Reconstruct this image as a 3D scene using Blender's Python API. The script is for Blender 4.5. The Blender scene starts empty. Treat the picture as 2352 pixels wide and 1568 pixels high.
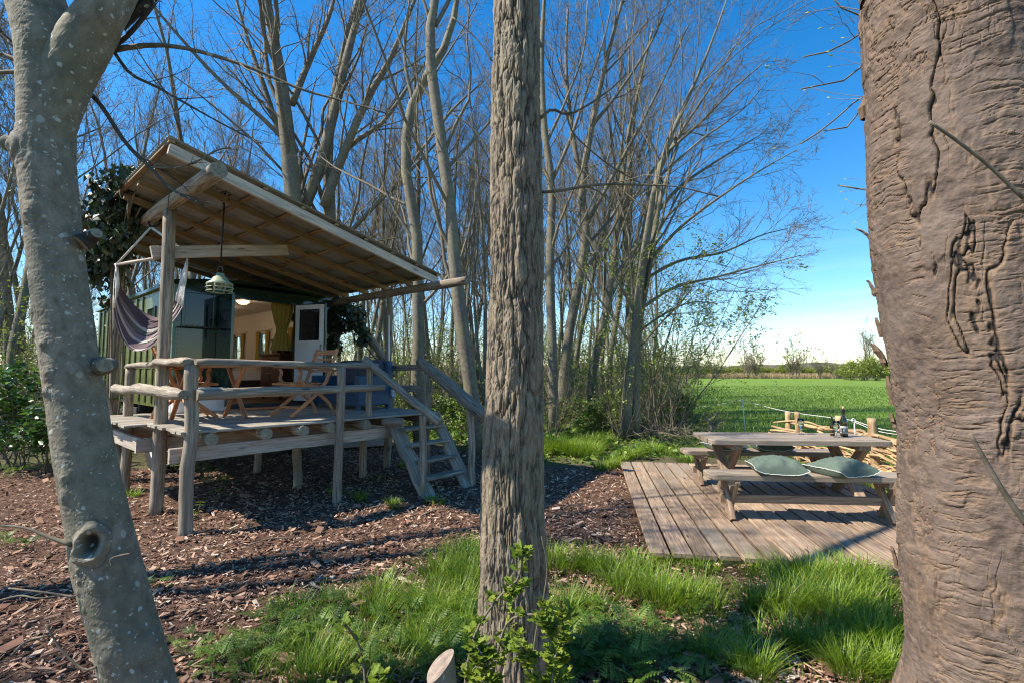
import bpy, math, random
import numpy as np
from mathutils import Vector, Matrix

# ---------------------------------------------------------------- camera, sky, sun, exposure
sc = bpy.context.scene
F, CX, CY, CAMH = 1111.0, 1176.0, 784.0, 1.62      # focal length and centre in a 2352 x 1568 frame
TH = math.atan(71 / F)
cam_d = bpy.data.cameras.new("camera")
cam = bpy.data.objects.new("camera", cam_d)
sc.collection.objects.link(cam)
cam_d.sensor_width = 36.0
cam_d.lens = 36.0 * F / 2352.0
cam_d.clip_start = 0.05
cam_d.clip_end = 2000.0
cam.location = (0, 0, CAMH)
cam.rotation_euler = (math.pi / 2 + TH, 0, 0)
sc.camera = cam

SUN_TO = Vector((-0.98, -0.19, 1.12)).normalized()   # towards the sun
world = bpy.data.worlds.new("World")
sc.world = world
world.use_nodes = True
nt = world.node_tree
nt.nodes.clear()
w_out = nt.nodes.new("ShaderNodeOutputWorld")
w_bg = nt.nodes.new("ShaderNodeBackground")
w_sky = nt.nodes.new("ShaderNodeTexSky")
w_sky.sky_type = 'NISHITA'
w_sky.sun_disc = False
w_sky.sun_elevation = math.asin(SUN_TO.z)
w_sky.sun_rotation = math.atan2(SUN_TO.x, SUN_TO.y)
w_sky.air_density = 1.0
w_sky.dust_density = 0.2
w_sky.ozone_density = 2.2
w_bg.inputs[1].default_value = 0.122
w_hsv = nt.nodes.new("ShaderNodeHueSaturation")
w_hsv.inputs['Saturation'].default_value = 1.42
nt.links.new(w_sky.outputs[0], w_hsv.inputs['Color'])
# thin high cloud streaks, the same all round the horizon
w_tc = nt.nodes.new("ShaderNodeTexCoord")
w_map = nt.nodes.new("ShaderNodeMapping")
w_map.inputs['Scale'].default_value = (1.6, 1.6, 16.0)
w_noi = nt.nodes.new("ShaderNodeTexNoise")
w_noi.inputs['Scale'].default_value = 2.2
w_noi.inputs['Detail'].default_value = 6.0
w_rmp = nt.nodes.new("ShaderNodeMapRange")
w_rmp.inputs['From Min'].default_value = 0.50
w_rmp.inputs['From Max'].default_value = 0.78
w_sep = nt.nodes.new("ShaderNodeSeparateXYZ")
w_low = nt.nodes.new("ShaderNodeMapRange")
w_low.inputs['From Min'].default_value = 0.26
w_low.inputs['From Max'].default_value = 0.03
w_mul = nt.nodes.new("ShaderNodeMath")
w_mul.operation = 'MULTIPLY'
w_mu2 = nt.nodes.new("ShaderNodeMath")
w_mu2.operation = 'MULTIPLY'
w_mu2.inputs[1].default_value = 0.18
w_mix = nt.nodes.new("ShaderNodeMixRGB")
w_mix.inputs['Color2'].default_value = (7.4, 7.9, 8.6, 1)
L = nt.links.new
L(w_tc.outputs['Generated'], w_map.inputs['Vector'])
L(w_map.outputs[0], w_noi.inputs['Vector'])
L(w_noi.outputs[0], w_rmp.inputs[0])
L(w_tc.outputs['Generated'], w_sep.inputs[0])
L(w_sep.outputs[2], w_low.inputs[0])
L(w_rmp.outputs[0], w_mul.inputs[0])
L(w_low.outputs[0], w_mul.inputs[1])
L(w_mul.outputs[0], w_mu2.inputs[0])
L(w_mu2.outputs[0], w_mix.inputs['Fac'])
L(w_hsv.outputs[0], w_mix.inputs['Color1'])
L(w_mix.outputs[0], w_bg.inputs[0])
L(w_bg.outputs[0], w_out.inputs[0])

sun_d = bpy.data.lights.new("sun", 'SUN')
sun_d.energy = 4.8
sun_d.angle = math.radians(0.53)
sun_d.color = (1.0, 0.93, 0.82)
sun = bpy.data.objects.new("sun", sun_d)
sc.collection.objects.link(sun)
sun.rotation_euler = (-SUN_TO).to_track_quat('-Z', 'Y').to_euler()
sun.location = (-10, -6, 14)

vs = sc.view_settings
vs.view_transform = 'Standard'
vs.look = 'None'
vs.exposure = 1.02
vs.gamma = 1.0
vs.use_curve_mapping = False
sc.cycles.use_denoising = True
sc.cycles.pixel_filter_type = 'BLACKMAN_HARRIS'
sc.cycles.filter_width = 1.15
sc.cycles.sample_clamp_indirect = 6.0
sc.cycles.max_bounces = 6
sc.cycles.diffuse_bounces = 3
sc.cycles.transparent_max_bounces = 8

# ---------------------------------------------------------------- helpers
rng = np.random.default_rng(7)
random.seed(7)
COL = sc.collection

def ray(u, v):
    x = (u - CX) / F
    up = -(v - CY) / F
    return np.array([x, math.cos(TH) - math.sin(TH) * up, math.sin(TH) + math.cos(TH) * up])
def U(u, v, Y):                      # survey: the point seen at (u, v) in the vertical plane at distance Y
    d = ray(u, v)
    return np.array([0, 0, CAMH]) + d * (Y / d[1])
def G(u, v, z=0.0):                  # survey: the point seen at (u, v) on a level plane
    d = ray(u, v)
    return np.array([0, 0, CAMH]) + d * ((z - CAMH) / d[2])

def hash3(i, j, k, seed):
    h = (i.astype(np.uint32) * np.uint32(374761393)) ^ (j.astype(np.uint32) * np.uint32(668265263)) ^ (k.astype(np.uint32) * np.uint32(2246822519)) ^ np.uint32((seed * 3266489917) & 0xffffffff)
    h = (h ^ (h >> np.uint32(13))) * np.uint32(1274126177)
    h = h ^ (h >> np.uint32(16))
    return (h & np.uint32(0xffffff)).astype(np.float64) / 0xffffff * 2 - 1
def vnoise(p, seed=0):
    p = np.asarray(p, float)
    i = np.floor(p).astype(np.int64)
    f = p - i
    w = f * f * f * (f * (f * 6 - 15) + 10)
    out = 0
    for dx in (0, 1):
        for dy in (0, 1):
            for dz in (0, 1):
                h = hash3(i[:, 0] + dx, i[:, 1] + dy, i[:, 2] + dz, seed)
                out = out + h * (w[:, 0] if dx else 1 - w[:, 0]) * (w[:, 1] if dy else 1 - w[:, 1]) * (w[:, 2] if dz else 1 - w[:, 2])
    return out
def fbm(p, octv=3, seed=0):
    a, s, o = 1.0, 0.0, 0.0
    p = np.asarray(p, float)
    for k in range(octv):
        o = o + a * vnoise(p, seed + k)
        s += a
        a *= 0.5
        p = p * 2.03
    return o / s

def worley(x, y, per, seed=0):
    """cell noise on a strip that closes after per cells in x: nearest, second distance, cell id, height inside the cell"""
    ix, iy = np.floor(x).astype(np.int64), np.floor(y).astype(np.int64)
    f1 = np.full(len(x), 9.0)
    f2 = np.full(len(x), 9.0)
    cid = np.zeros(len(x))
    dyc = np.zeros(len(x))
    z0 = np.zeros(len(x), np.int64)
    for dx in (-1, 0, 1):
        for dy in (-1, 0, 1):
            cx, cy = ix + dx, iy + dy
            hx = hash3(cx % per, cy, z0, seed) * 0.42 + 0.5
            hy = hash3(cx % per, cy, z0 + 1, seed) * 0.42 + 0.5
            ex, ey = x - (cx + hx), y - (cy + hy)
            d = np.sqrt(ex * ex + ey * ey)
            near = d < f1
            f2 = np.where(near, f1, np.minimum(f2, d))
            cid = np.where(near, hash3(cx % per, cy, z0 + 2, seed), cid)
            dyc = np.where(near, ey, dyc)
            f1 = np.where(near, d, f1)
    return f1, f2, cid, dyc

class MB:
    """collects geometry for one mesh; gr = grain coordinates, rnd = a random number per piece"""
    def __init__(s):
        s.v, s.g, s.r, s.f, s.n = [], [], [], [], 0
    def add(s, v, faces, gr=None, rnd=None, mi=0, smooth=False):
        v = np.asarray(v, float).reshape(-1, 3)
        m = len(v)
        s.v.append(v)
        s.g.append(v if gr is None else np.asarray(gr, float).reshape(-1, 3))
        if rnd is None:
            rnd = rng.random()
        s.r.append(np.full(m, rnd, float) if np.ndim(rnd) == 0 else np.asarray(rnd, float))
        if isinstance(faces, np.ndarray):
            faces = [faces]
        for fa in faces:
            if isinstance(fa, tuple):
                fa, mm, sm = fa
            else:
                mm, sm = mi, smooth
            fa = np.asarray(fa, np.int64)
            if fa.ndim == 1:
                fa = fa[None, :]
            s.f.append((fa + s.n, mm, sm))
        s.n += m
        return s
    def build(s, name, mats, parent=None, loc=None, kind=None):
        me = bpy.data.meshes.new(name)
        if s.n:
            v = np.concatenate(s.v)
            nl = sum(f.size for f, _, _ in s.f)
            npo = sum(len(f) for f, _, _ in s.f)
            me.vertices.add(len(v))
            me.vertices.foreach_set("co", v.astype(np.float32).ravel())
            me.loops.add(nl)
            me.polygons.add(npo)
            me.loops.foreach_set("vertex_index", np.concatenate([f.ravel() for f, _, _ in s.f]).astype(np.int32))
            tot = np.concatenate([np.full(len(f), f.shape[1]) for f, _, _ in s.f])
            me.polygons.foreach_set("loop_start", np.concatenate([[0], np.cumsum(tot)[:-1]]).astype(np.int32))
            me.polygons.foreach_set("material_index", np.concatenate([np.full(len(f), m) for f, m, _ in s.f]).astype(np.int32))
            me.polygons.foreach_set("use_smooth", np.concatenate([np.full(len(f), sm) for f, _, sm in s.f]).astype(bool))
            a = me.attributes.new("gr", 'FLOAT_VECTOR', 'POINT')
            a.data.foreach_set("vector", np.concatenate(s.g).astype(np.float32).ravel())
            a = me.attributes.new("rnd", 'FLOAT', 'POINT')
            a.data.foreach_set("value", np.concatenate(s.r).astype(np.float32))
            me.update(calc_edges=True)
            me.validate()
        for m in (mats if isinstance(mats, (list, tuple)) else [mats]):
            me.materials.append(m)
        o = bpy.data.objects.new(name, me)
        COL.objects.link(o)
        if parent is not None:
            o.parent = parent
        if loc is not None:
            o.location = loc
        if kind:
            o["kind"] = kind
        return o

def tag(o, label, cat, group=None):
    o["label"] = label
    o["category"] = cat
    if group:
        o["group"] = group
    return o
def thing(name, label, cat, loc=(0, 0, 0), rz=0.0, group=None):
    o = bpy.data.objects.new(name, None)
    COL.objects.link(o)
    o.empty_display_size = 0.2
    o.location = loc
    o.rotation_euler = (0, 0, rz)
    return tag(o, label, cat, group)
def dup(root, loc, rz, scale=1.0, label=None, group=None):
    r = root.copy()
    COL.objects.link(r)
    r.location = loc
    r.rotation_euler = (0, 0, rz)
    r.scale = (scale, scale, scale) if np.ndim(scale) == 0 else scale
    if label:
        r["label"] = label
    if group:
        r["group"] = group
    for ch in list(root.children):
        c = ch.copy()
        COL.objects.link(c)
        c.parent = r
        for g2 in ch.children:
            d = g2.copy()
            COL.objects.link(d)
            d.parent = c
    return r

def unit(v):
    v = np.asarray(v, float)
    return v / (np.linalg.norm(v, axis=-1, keepdims=True) + 1e-12)
def frame(d, up=(0, 0, 1)):
    d = unit(d)
    up = np.asarray(up, float)
    if abs(np.dot(d, up)) > 0.97:
        up = np.array([1.0, 0, 0]) if abs(d[0]) < 0.9 else np.array([0, 1.0, 0])
    s = unit(np.cross(up, d))
    return d, s, np.cross(d, s)

def bar(mb, p0, p1, w, h, up=(0, 0, 1), ch=0.006, seg=1, wob=0.0, bow=0.0, mi=0, rnd=None, taper=1.0):
    """a sawn timber w wide, h high (h along up) with eased edges, optional bend"""
    p0, p1 = np.asarray(p0, float), np.asarray(p1, float)
    d, s, u = frame(p1 - p0, up)
    Ln = np.linalg.norm(p1 - p0)
    ch = min(ch, w * 0.3, h * 0.3)
    x, y = w / 2, h / 2
    sec = np.array([(x - ch, -y), (x, -y + ch), (x, y - ch), (x - ch, y), (-x + ch, y), (-x, y - ch), (-x, -y + ch), (-x + ch, -y)])
    off = rng.random(3) * 50
    V, Gr = [], []
    for k in range(seg + 1):
        t = k / seg
        jit = rng.normal(0, 1, 2) * wob if 0 < k < seg else np.zeros(2)
        tp = 1 + (taper - 1) * t
        c = p0 + d * Ln * t + s * jit[0] + u * (jit[1] + bow * 4 * t * (1 - t))
        V.append(c + sec[:, :1] * s * tp + sec[:, 1:] * u * tp)
        Gr.append(np.column_stack([np.full(8, Ln * t), sec[:, 0] * tp, sec[:, 1] * tp]) + off)
    V, Gr = np.concatenate(V), np.concatenate(Gr)
    i = np.arange(8)
    q = np.concatenate([np.column_stack([k * 8 + i, k * 8 + (i + 1) % 8, (k + 1) * 8 + (i + 1) % 8, (k + 1) * 8 + i]) for k in range(seg)])
    caps = np.array([i[::-1], seg * 8 + i])
    mb.add(V, [q, caps], Gr, rnd, mi)
    return mb
def box(mb, lo, hi, ch=0.004, mi=0, rnd=None):
    lo, hi = np.asarray(lo, float), np.asarray(hi, float)
    sz = hi - lo
    c = (lo + hi) / 2
    ax = int(np.argmax(sz))
    d = np.zeros(3)
    d[ax] = sz[ax] / 2
    up = (0, 0, 1) if ax != 2 else (0, 1, 0)
    if ax == 0:
        w, h = sz[1], sz[2]
    elif ax == 1:
        w, h = sz[0], sz[2]
    else:
        w, h = sz[0], sz[1]
    return bar(mb, c - d, c + d, w, h, up, ch, mi=mi, rnd=rnd)
def catmull(pts, n):
    P = np.asarray(pts, float)
    if len(P) < 3:
        t = np.linspace(0, 1, n)[:, None]
        return P[0] * (1 - t) + P[-1] * t
    seg = np.linalg.norm(np.diff(P[:, :3], axis=0), axis=1)
    s = np.concatenate([[0], np.cumsum(seg)])
    ts = np.linspace(0, s[-1], n)
    k = np.clip(np.searchsorted(s, ts, 'right') - 1, 0, len(P) - 2)
    f = ((ts - s[k]) / (seg[k] + 1e-12))[:, None]
    p1, p2 = P[k], P[k + 1]
    p0 = np.where((k > 0)[:, None], P[np.maximum(k - 1, 0)], 2 * P[k] - P[k + 1])
    p3 = np.where((k < len(P) - 2)[:, None], P[np.minimum(k + 2, len(P) - 1)], 2 * P[k + 1] - P[k])
    return 0.5 * (2 * p1 + (p2 - p0) * f + (2 * p0 - 5 * p1 + 4 * p2 - p3) * f ** 2 + (3 * p1 - p0 - 3 * p2 + p3) * f ** 3)
def tubes(mb, P, R, S=5, caps=False, rnd=None, mi=0, cmi=None, smooth=True):
    """P (n,K,3) centre lines, R (n,K) radii"""
    P = np.asarray(P, float)
    R = np.asarray(R, float)
    n, K, _ = P.shape
    T = np.empty_like(P)
    T[:, 1:-1] = P[:, 2:] - P[:, :-2]
    T[:, 0] = P[:, 1] - P[:, 0]
    T[:, -1] = P[:, -1] - P[:, -2]
    T = unit(T)
    m = np.abs(unit(P[:, -1] - P[:, 0]))
    ref = np.zeros((n, 3))
    ref[np.arange(n), np.argmin(m, axis=1)] = 1
    A = unit(np.cross(T, ref[:, None, :]))
    B = np.cross(T, A)
    th = np.arange(S) / S * 2 * math.pi
    c, s_ = np.cos(th), np.sin(th)
    V = P[:, :, None, :] + R[:, :, None, None] * (A[:, :, None, :] * c[None, None, :, None] + B[:, :, None, :] * s_[None, None, :, None])
    Ls = np.concatenate([np.zeros((n, 1)), np.cumsum(np.linalg.norm(np.diff(P, axis=1), axis=2), axis=1)], axis=1)
    off = rng.random((n, 1, 1)) * 40
    Gr = np.stack([np.broadcast_to(Ls[:, :, None], (n, K, S)) + off, R[:, :, None] * c + off, R[:, :, None] * s_ + off], axis=-1)
    i = np.arange(S)
    base = (np.arange(n)[:, None, None] * K + np.arange(K - 1)[None, :, None]) * S
    q = np.stack([base + i, base + (i + 1) % S, base + S + (i + 1) % S, base + S + i], axis=-1).reshape(-1, 4)
    fl = [(q, mi, smooth)]
    if caps:
        b0 = np.arange(n)[:, None] * K * S
        fl.append((np.concatenate([b0 + i[::-1], b0 + (K - 1) * S + i]), mi if cmi is None else cmi, False))
    if rnd is None:
        r = np.repeat(rng.random(n), K * S)
    else:
        r = np.full(n * K * S, rnd) if np.ndim(rnd) == 0 else np.repeat(rnd, K * S)
    mb.add(V.reshape(-1, 3), fl, Gr.reshape(-1, 3), r)
    return mb
def tube(mb, pts, r, S=8, K=None, caps=True, **kw):
    pts = np.asarray(pts, float)
    if K:
        pts = catmull(pts, K)
    rr = np.full(len(pts), r) if np.ndim(r) == 0 else np.interp(np.linspace(0, 1, len(pts)), np.linspace(0, 1, len(r)), r)
    return tubes(mb, pts[None], rr[None], S, caps, **kw)
def log(mb, p0, p1, r0, r1=None, K=14, S=14, bend=0.012, lump=0.06, mids=None):
    """a round pole: slightly bent, lumpy, end grain on material slot 1"""
    r1 = r0 if r1 is None else r1
    p0, p1 = np.asarray(p0, float), np.asarray(p1, float)
    pts = [p0] + (list(mids) if mids is not None else []) + [p1]
    C = catmull(pts, K)
    t = np.linspace(0, 1, K)
    o = rng.random(3) * 30
    for a in range(3):
        C[:, a] += bend * vnoise(np.column_stack([t * 3 + o[a], t * 0 + a, t * 0]), a) * np.sin(math.pi * t)
    R = (r0 + (r1 - r0) * t) * (1 + lump * vnoise(np.column_stack([t * 7 + o[0], t * 0, t * 0 + 4]), 9))
    tubes(mb, C[None], R[None], S, True, cmi=1)
    v = mb.v[-1]
    n = fbm(v * 9 + o, 2, 3)
    ctr = np.concatenate([np.repeat(C, S, axis=0)])
    mb.v[-1] = ctr + (v - ctr) * (1 + lump * 1.2 * n)[:, None]
    return mb
def lathe(mb, prof, S=24, c=(0, 0, 0), mi=0, smooth=True, rnd=None, cap=False):
    prof = np.asarray(prof, float)
    th = np.arange(S) / S * 2 * math.pi
    V = np.stack([prof[:, :1] * np.cos(th), prof[:, :1] * np.sin(th), np.broadcast_to(prof[:, 1:], (len(prof), S))], axis=-1) + np.asarray(c, float)
    i = np.arange(S)
    K = len(prof)
    q = np.concatenate([np.column_stack([k * S + i, k * S + (i + 1) % S, (k + 1) * S + (i + 1) % S, (k + 1) * S + i]) for k in range(K - 1)])
    fl = [(q, mi, smooth)]
    if cap:
        fl.append((np.array([i[::-1], (K - 1) * S + i]), mi, False))
    mb.add(V.reshape(-1, 3), fl, None, rnd)
    return mb
def scatter(mb, tv, tf, pos, X, Y, Z, rnd, gr=None, mi=0, smooth=False):
    """copies of a template: columns X, Y, Z (n,3) are its scaled axes"""
    tv = np.asarray(tv, float)
    n, m = len(pos), len(tv)
    V = pos[:, None, :] + tv[None, :, 0, None] * X[:, None, :] + tv[None, :, 1, None] * Y[:, None, :] + tv[None, :, 2, None] * Z[:, None, :]
    fl = []
    for fa in (tf if isinstance(tf, list) else [tf]):
        fa = np.asarray(fa)
        fl.append(((fa[None] + (np.arange(n) * m)[:, None, None]).reshape(-1, fa.shape[1]), mi, smooth))
    g = np.tile(tv if gr is None else gr, (n, 1))
    mb.add(V.reshape(-1, 3), fl, g, np.repeat(rnd, m))
    return mb
def randframes(n, tilt, r=rng):
    """random yaw, tilted by about tilt radians; returns three (n,3) axes"""
    yaw = r.random(n) * 2 * math.pi
    z = unit(np.column_stack([r.normal(0, tilt, n), r.normal(0, tilt, n), np.ones(n)]))
    x = np.column_stack([np.cos(yaw), np.sin(yaw), np.zeros(n)])
    y = unit(np.cross(z, x))
    return np.cross(y, z), y, z
def inpoly(p, poly):
    x, y = p[:, 0], p[:, 1]
    ins = np.zeros(len(p), bool)
    m = len(poly)
    for i in range(m):
        x1, y1 = poly[i]
        x2, y2 = poly[(i + 1) % m]
        c = ((y1 > y) != (y2 > y)) & (x < (x2 - x1) * (y - y1) / (y2 - y1 + 1e-12) + x1)
        ins ^= c
    return ins

# ---------------------------------------------------------------- materials
def newmat(name):
    m = bpy.data.materials.new(name)
    m.use_nodes = True
    t = m.node_tree
    b = t.nodes["Principled BSDF"]
    return m, t, b
def N(t, typ, **kw):
    n = t.nodes.new(typ)
    for k, v in kw.items():
        if k in n.inputs:
            n.inputs[k].default_value = v
        else:
            setattr(n, k, v)
    return n
def ramp(t, stops, fac=None, interp='LINEAR'):
    r = t.nodes.new("ShaderNodeValToRGB")
    e = r.color_ramp.elements
    r.color_ramp.interpolation = interp
    while len(e) < len(stops):
        e.new(0.5)
    for el, (p, c) in zip(e, stops):
        el.position = p
        el.color = (*c, 1)
    if fac is not None:
        t.links.new(fac, r.inputs[0])
    return r
def attr(t, name):
    return N(t, "ShaderNodeAttribute", attribute_name=name)
def plain(name, c, rough=0.6, metal=0.0, var=0.12, scale=14.0, bump=0.15, coat=0.0, **kw):
    """painted, woven or metal surface: mottled a little, with fine relief"""
    m, t, b = newmat(name)
    tc = N(t, "ShaderNodeTexCoord")
    no = N(t, "ShaderNodeTexNoise", Scale=scale, Detail=5.0)
    t.links.new(tc.outputs['Object'], no.inputs['Vector'])
    c = np.array(c)
    r = ramp(t, [(0.25, c * (1 - var)), (0.75, np.minimum(c * (1 + var), 1))], no.outputs[0])
    t.links.new(r.outputs[0], b.inputs['Base Color'])
    b.inputs['Roughness'].default_value = rough
    b.inputs['Metallic'].default_value = metal
    b.inputs['Coat Weight'].default_value = coat
    if bump:
        bp = N(t, "ShaderNodeBump", Strength=bump, Distance=0.01)
        t.links.new(no.outputs[0], bp.inputs['Height'])
        t.links.new(bp.outputs[0], b.inputs['Normal'])
    for k, v in kw.items():
        b.inputs[k].default_value = v
    return m
def wood(name, dark, mid, light, rough=0.75, along=3.0, across=60.0, bump=0.4, stain=None, rndamt=0.35, knots=True):
    """sawn or weathered wood: grain stretched along the piece, knots, piece to piece tone"""
    m, t, b = newmat(name)
    a = attr(t, "gr")
    mp = N(t, "ShaderNodeMapping")
    mp.inputs['Scale'].default_value = (along, across, across)
    t.links.new(a.outputs['Vector'], mp.inputs['Vector'])
    n1 = N(t, "ShaderNodeTexNoise", Scale=1.0, Detail=4.0, Roughness=0.6, Distortion=0.6)
    t.links.new(mp.outputs[0], n1.inputs['Vector'])
    mp2 = N(t, "ShaderNodeMapping")
    mp2.inputs['Scale'].default_value = (2.0, 7.0, 7.0)
    t.links.new(a.outputs['Vector'], mp2.inputs['Vector'])
    n2 = N(t, "ShaderNodeTexNoise", Scale=1.0, Detail=3.0)
    t.links.new(mp2.outputs[0], n2.inputs['Vector'])
    r1 = ramp(t, [(0.30, dark), (0.52, mid), (0.74, light)], n1.outputs[0])
    rn = attr(t, "rnd")
    add = N(t, "ShaderNodeMath", operation='ADD')
    t.links.new(rn.outputs['Fac'], add.inputs[0])
    t.links.new(n2.outputs[0], add.inputs[1])
    mr = N(t, "ShaderNodeMapRange")
    mr.inputs['From Min'].default_value = 0.2
    mr.inputs['From Max'].default_value = 1.4
    mr.inputs['To Min'].default_value = 1 - rndamt
    mr.inputs['To Max'].default_value = 1 + rndamt
    t.links.new(add.outputs[0], mr.inputs[0])
    hs = N(t, "ShaderNodeHueSaturation")
    t.links.new(r1.outputs[0], hs.inputs['Color'])
    t.links.new(mr.outputs[0], hs.inputs['Value'])
    col = hs.outputs[0]
    if stain is not None:
        mp3 = N(t, "ShaderNodeMapping")
        mp3.inputs['Scale'].default_value = (1.1, 2.5, 2.5)
        mp3.inputs['Location'].default_value = (7, 3, 1)
        t.links.new(a.outputs['Vector'], mp3.inputs['Vector'])
        n3 = N(t, "ShaderNodeTexNoise", Scale=1.0, Detail=5.0)
        t.links.new(mp3.outputs[0], n3.inputs['Vector'])
        fr = N(t, "ShaderNodeMapRange")
        fr.inputs['From Min'].default_value = 0.48
        fr.inputs['From Max'].default_value = 0.70
        fr.inputs['To Max'].default_value = 0.75
        t.links.new(n3.outputs[0], fr.inputs[0])
        mx = N(t, "ShaderNodeMixRGB")
        mx.inputs['Color2'].default_value = (*stain, 1)
        t.links.new(fr.outputs[0], mx.inputs['Fac'])
        t.links.new(col, mx.inputs['Color1'])
        col = mx.outputs[0]
    if knots:
        mp4 = N(t, "ShaderNodeMapping")
        mp4.inputs['Scale'].default_value = (2.2, 9.0, 9.0)
        t.links.new(a.outputs['Vector'], mp4.inputs['Vector'])
        vo = N(t, "ShaderNodeTexVoronoi", Scale=1.0)
        t.links.new(mp4.outputs[0], vo.inputs['Vector'])
        kr = N(t, "ShaderNodeMapRange")
        kr.inputs['From Min'].default_value = 0.09
        kr.inputs['From Max'].default_value = 0.15
        kr.inputs['To Min'].default_value = 0.8
        kr.inputs['To Max'].default_value = 0.0
        t.links.new(vo.outputs['Distance'], kr.inputs[0])
        mx = N(t, "ShaderNodeMixRGB")
        mx.inputs['Color2'].default_value = (*(np.array(dark) * 0.45), 1)
        t.links.new(kr.outputs[0], mx.inputs['Fac'])
        t.links.new(col, mx.inputs['Color1'])
        col = mx.outputs[0]
    t.links.new(col, b.inputs['Base Color'])
    b.inputs['Roughness'].default_value = rough
    bp = N(t, "ShaderNodeBump", Strength=bump, Distance=0.006)
    t.links.new(n1.outputs[0], bp.inputs['Height'])
    t.links.new(bp.outputs[0], b.inputs['Normal'])
    return m
def bark(name, dark, mid, light, along=5.0, across=26.0, bump=0.8, moss=None, mossamt=0.5, mscale=2.6, lichen=False, dist=0.02, crack=None):
    m, t, b = newmat(name)
    a = attr(t, "gr")
    mp = N(t, "ShaderNodeMapping")
    mp.inputs['Scale'].default_value = (along, across, across)
    t.links.new(a.outputs['Vector'], mp.inputs['Vector'])
    n1 = N(t, "ShaderNodeTexNoise", Scale=1.0, Detail=6.0, Roughness=0.65)
    t.links.new(mp.outputs[0], n1.inputs['Vector'])
    r1 = ramp(t, [(0.30, dark), (0.5, mid), (0.72, light)], n1.outputs[0])
    col = r1.outputs[0]
    rn = attr(t, "rnd")
    if moss is not None:
        n3 = N(t, "ShaderNodeTexNoise", Scale=mscale, Detail=5.0)
        t.links.new(a.outputs['Vector'], n3.inputs['Vector'])
        fr = N(t, "ShaderNodeMapRange")
        fr.inputs['From Min'].default_value = 0.42
        fr.inputs['From Max'].default_value = 0.66
        fr.inputs['To Max'].default_value = mossamt
        t.links.new(n3.outputs[0], fr.inputs[0])
        mx = N(t, "ShaderNodeMixRGB")
        mx.inputs['Color2'].default_value = (*moss, 1)
        t.links.new(fr.outputs[0], mx.inputs['Fac'])
        t.links.new(col, mx.inputs['Color1'])
        col = mx.outputs[0]
    if crack is not None:
        mx = N(t, "ShaderNodeMixRGB")
        if isinstance(crack, list):          # fresh tan inner bark first, dark gap where it is deepest
            cr_ = ramp(t, [(0.35, crack[0]), (0.75, crack[1])], rn.outputs['Fac'])
            t.links.new(cr_.outputs[0], mx.inputs['Color2'])
            fm_ = N(t, "ShaderNodeMapRange")
            fm_.inputs['From Max'].default_value = 0.5
            t.links.new(rn.outputs['Fac'], fm_.inputs[0])
            t.links.new(fm_.outputs[0], mx.inputs['Fac'])
        else:
            mx.inputs['Color2'].default_value = (*crack, 1)
            t.links.new(rn.outputs['Fac'], mx.inputs['Fac'])
        t.links.new(col, mx.inputs['Color1'])
        col = mx.outputs[0]
    if lichen:
        for scl, thr, c, am in ((9.0, 0.19, (0.40, 0.42, 0.35), 0.6), (19.0, 0.24, (0.46, 0.48, 0.41), 0.75), (44.0, 0.26, (0.50, 0.51, 0.45), 0.75)):
            w = N(t, "ShaderNodeTexNoise", Scale=scl * 1.6, Detail=2.0)
            t.links.new(a.outputs['Vector'], w.inputs['Vector'])
            sc_ = N(t, "ShaderNodeVectorMath", operation='SCALE')
            sc_.inputs['Scale'].default_value = 0.035
            t.links.new(w.outputs['Color'], sc_.inputs[0])
            ad = N(t, "ShaderNodeVectorMath", operation='ADD')
            t.links.new(a.outputs['Vector'], ad.inputs[0])
            t.links.new(sc_.outputs[0], ad.inputs[1])
            vo = N(t, "ShaderNodeTexVoronoi", Scale=scl)
            t.links.new(ad.outputs[0], vo.inputs['Vector'])
            sx = N(t, "ShaderNodeSeparateColor")
            t.links.new(vo.outputs['Color'], sx.inputs[0])
            th = N(t, "ShaderNodeMath", operation='MULTIPLY')
            th.inputs[1].default_value = thr
            t.links.new(sx.outputs[0], th.inputs[0])
            sb = N(t, "ShaderNodeMath", operation='SUBTRACT')
            t.links.new(th.outputs[0], sb.inputs[0])
            t.links.new(vo.outputs['Distance'], sb.inputs[1])
            fr = N(t, "ShaderNodeMapRange")
            fr.inputs['From Min'].default_value = 0.0
            fr.inputs['From Max'].default_value = 0.04
            fr.inputs['To Max'].default_value = am
            t.links.new(sb.outputs[0], fr.inputs[0])
            mx = N(t, "ShaderNodeMixRGB")
            mx.inputs['Color2'].default_value = (*c, 1)
            t.links.new(fr.outputs[0], mx.inputs['Fac'])
            t.links.new(col, mx.inputs['Color1'])
            col = mx.outputs[0]
    t.links.new(col, b.inputs['Base Color'])
    b.inputs['Roughness'].default_value = 0.85
    bp = N(t, "ShaderNodeBump", Strength=bump, Distance=dist)
    t.links.new(n1.outputs[0], bp.inputs['Height'])
    t.links.new(bp.outputs[0], b.inputs['Normal'])
    return m
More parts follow.
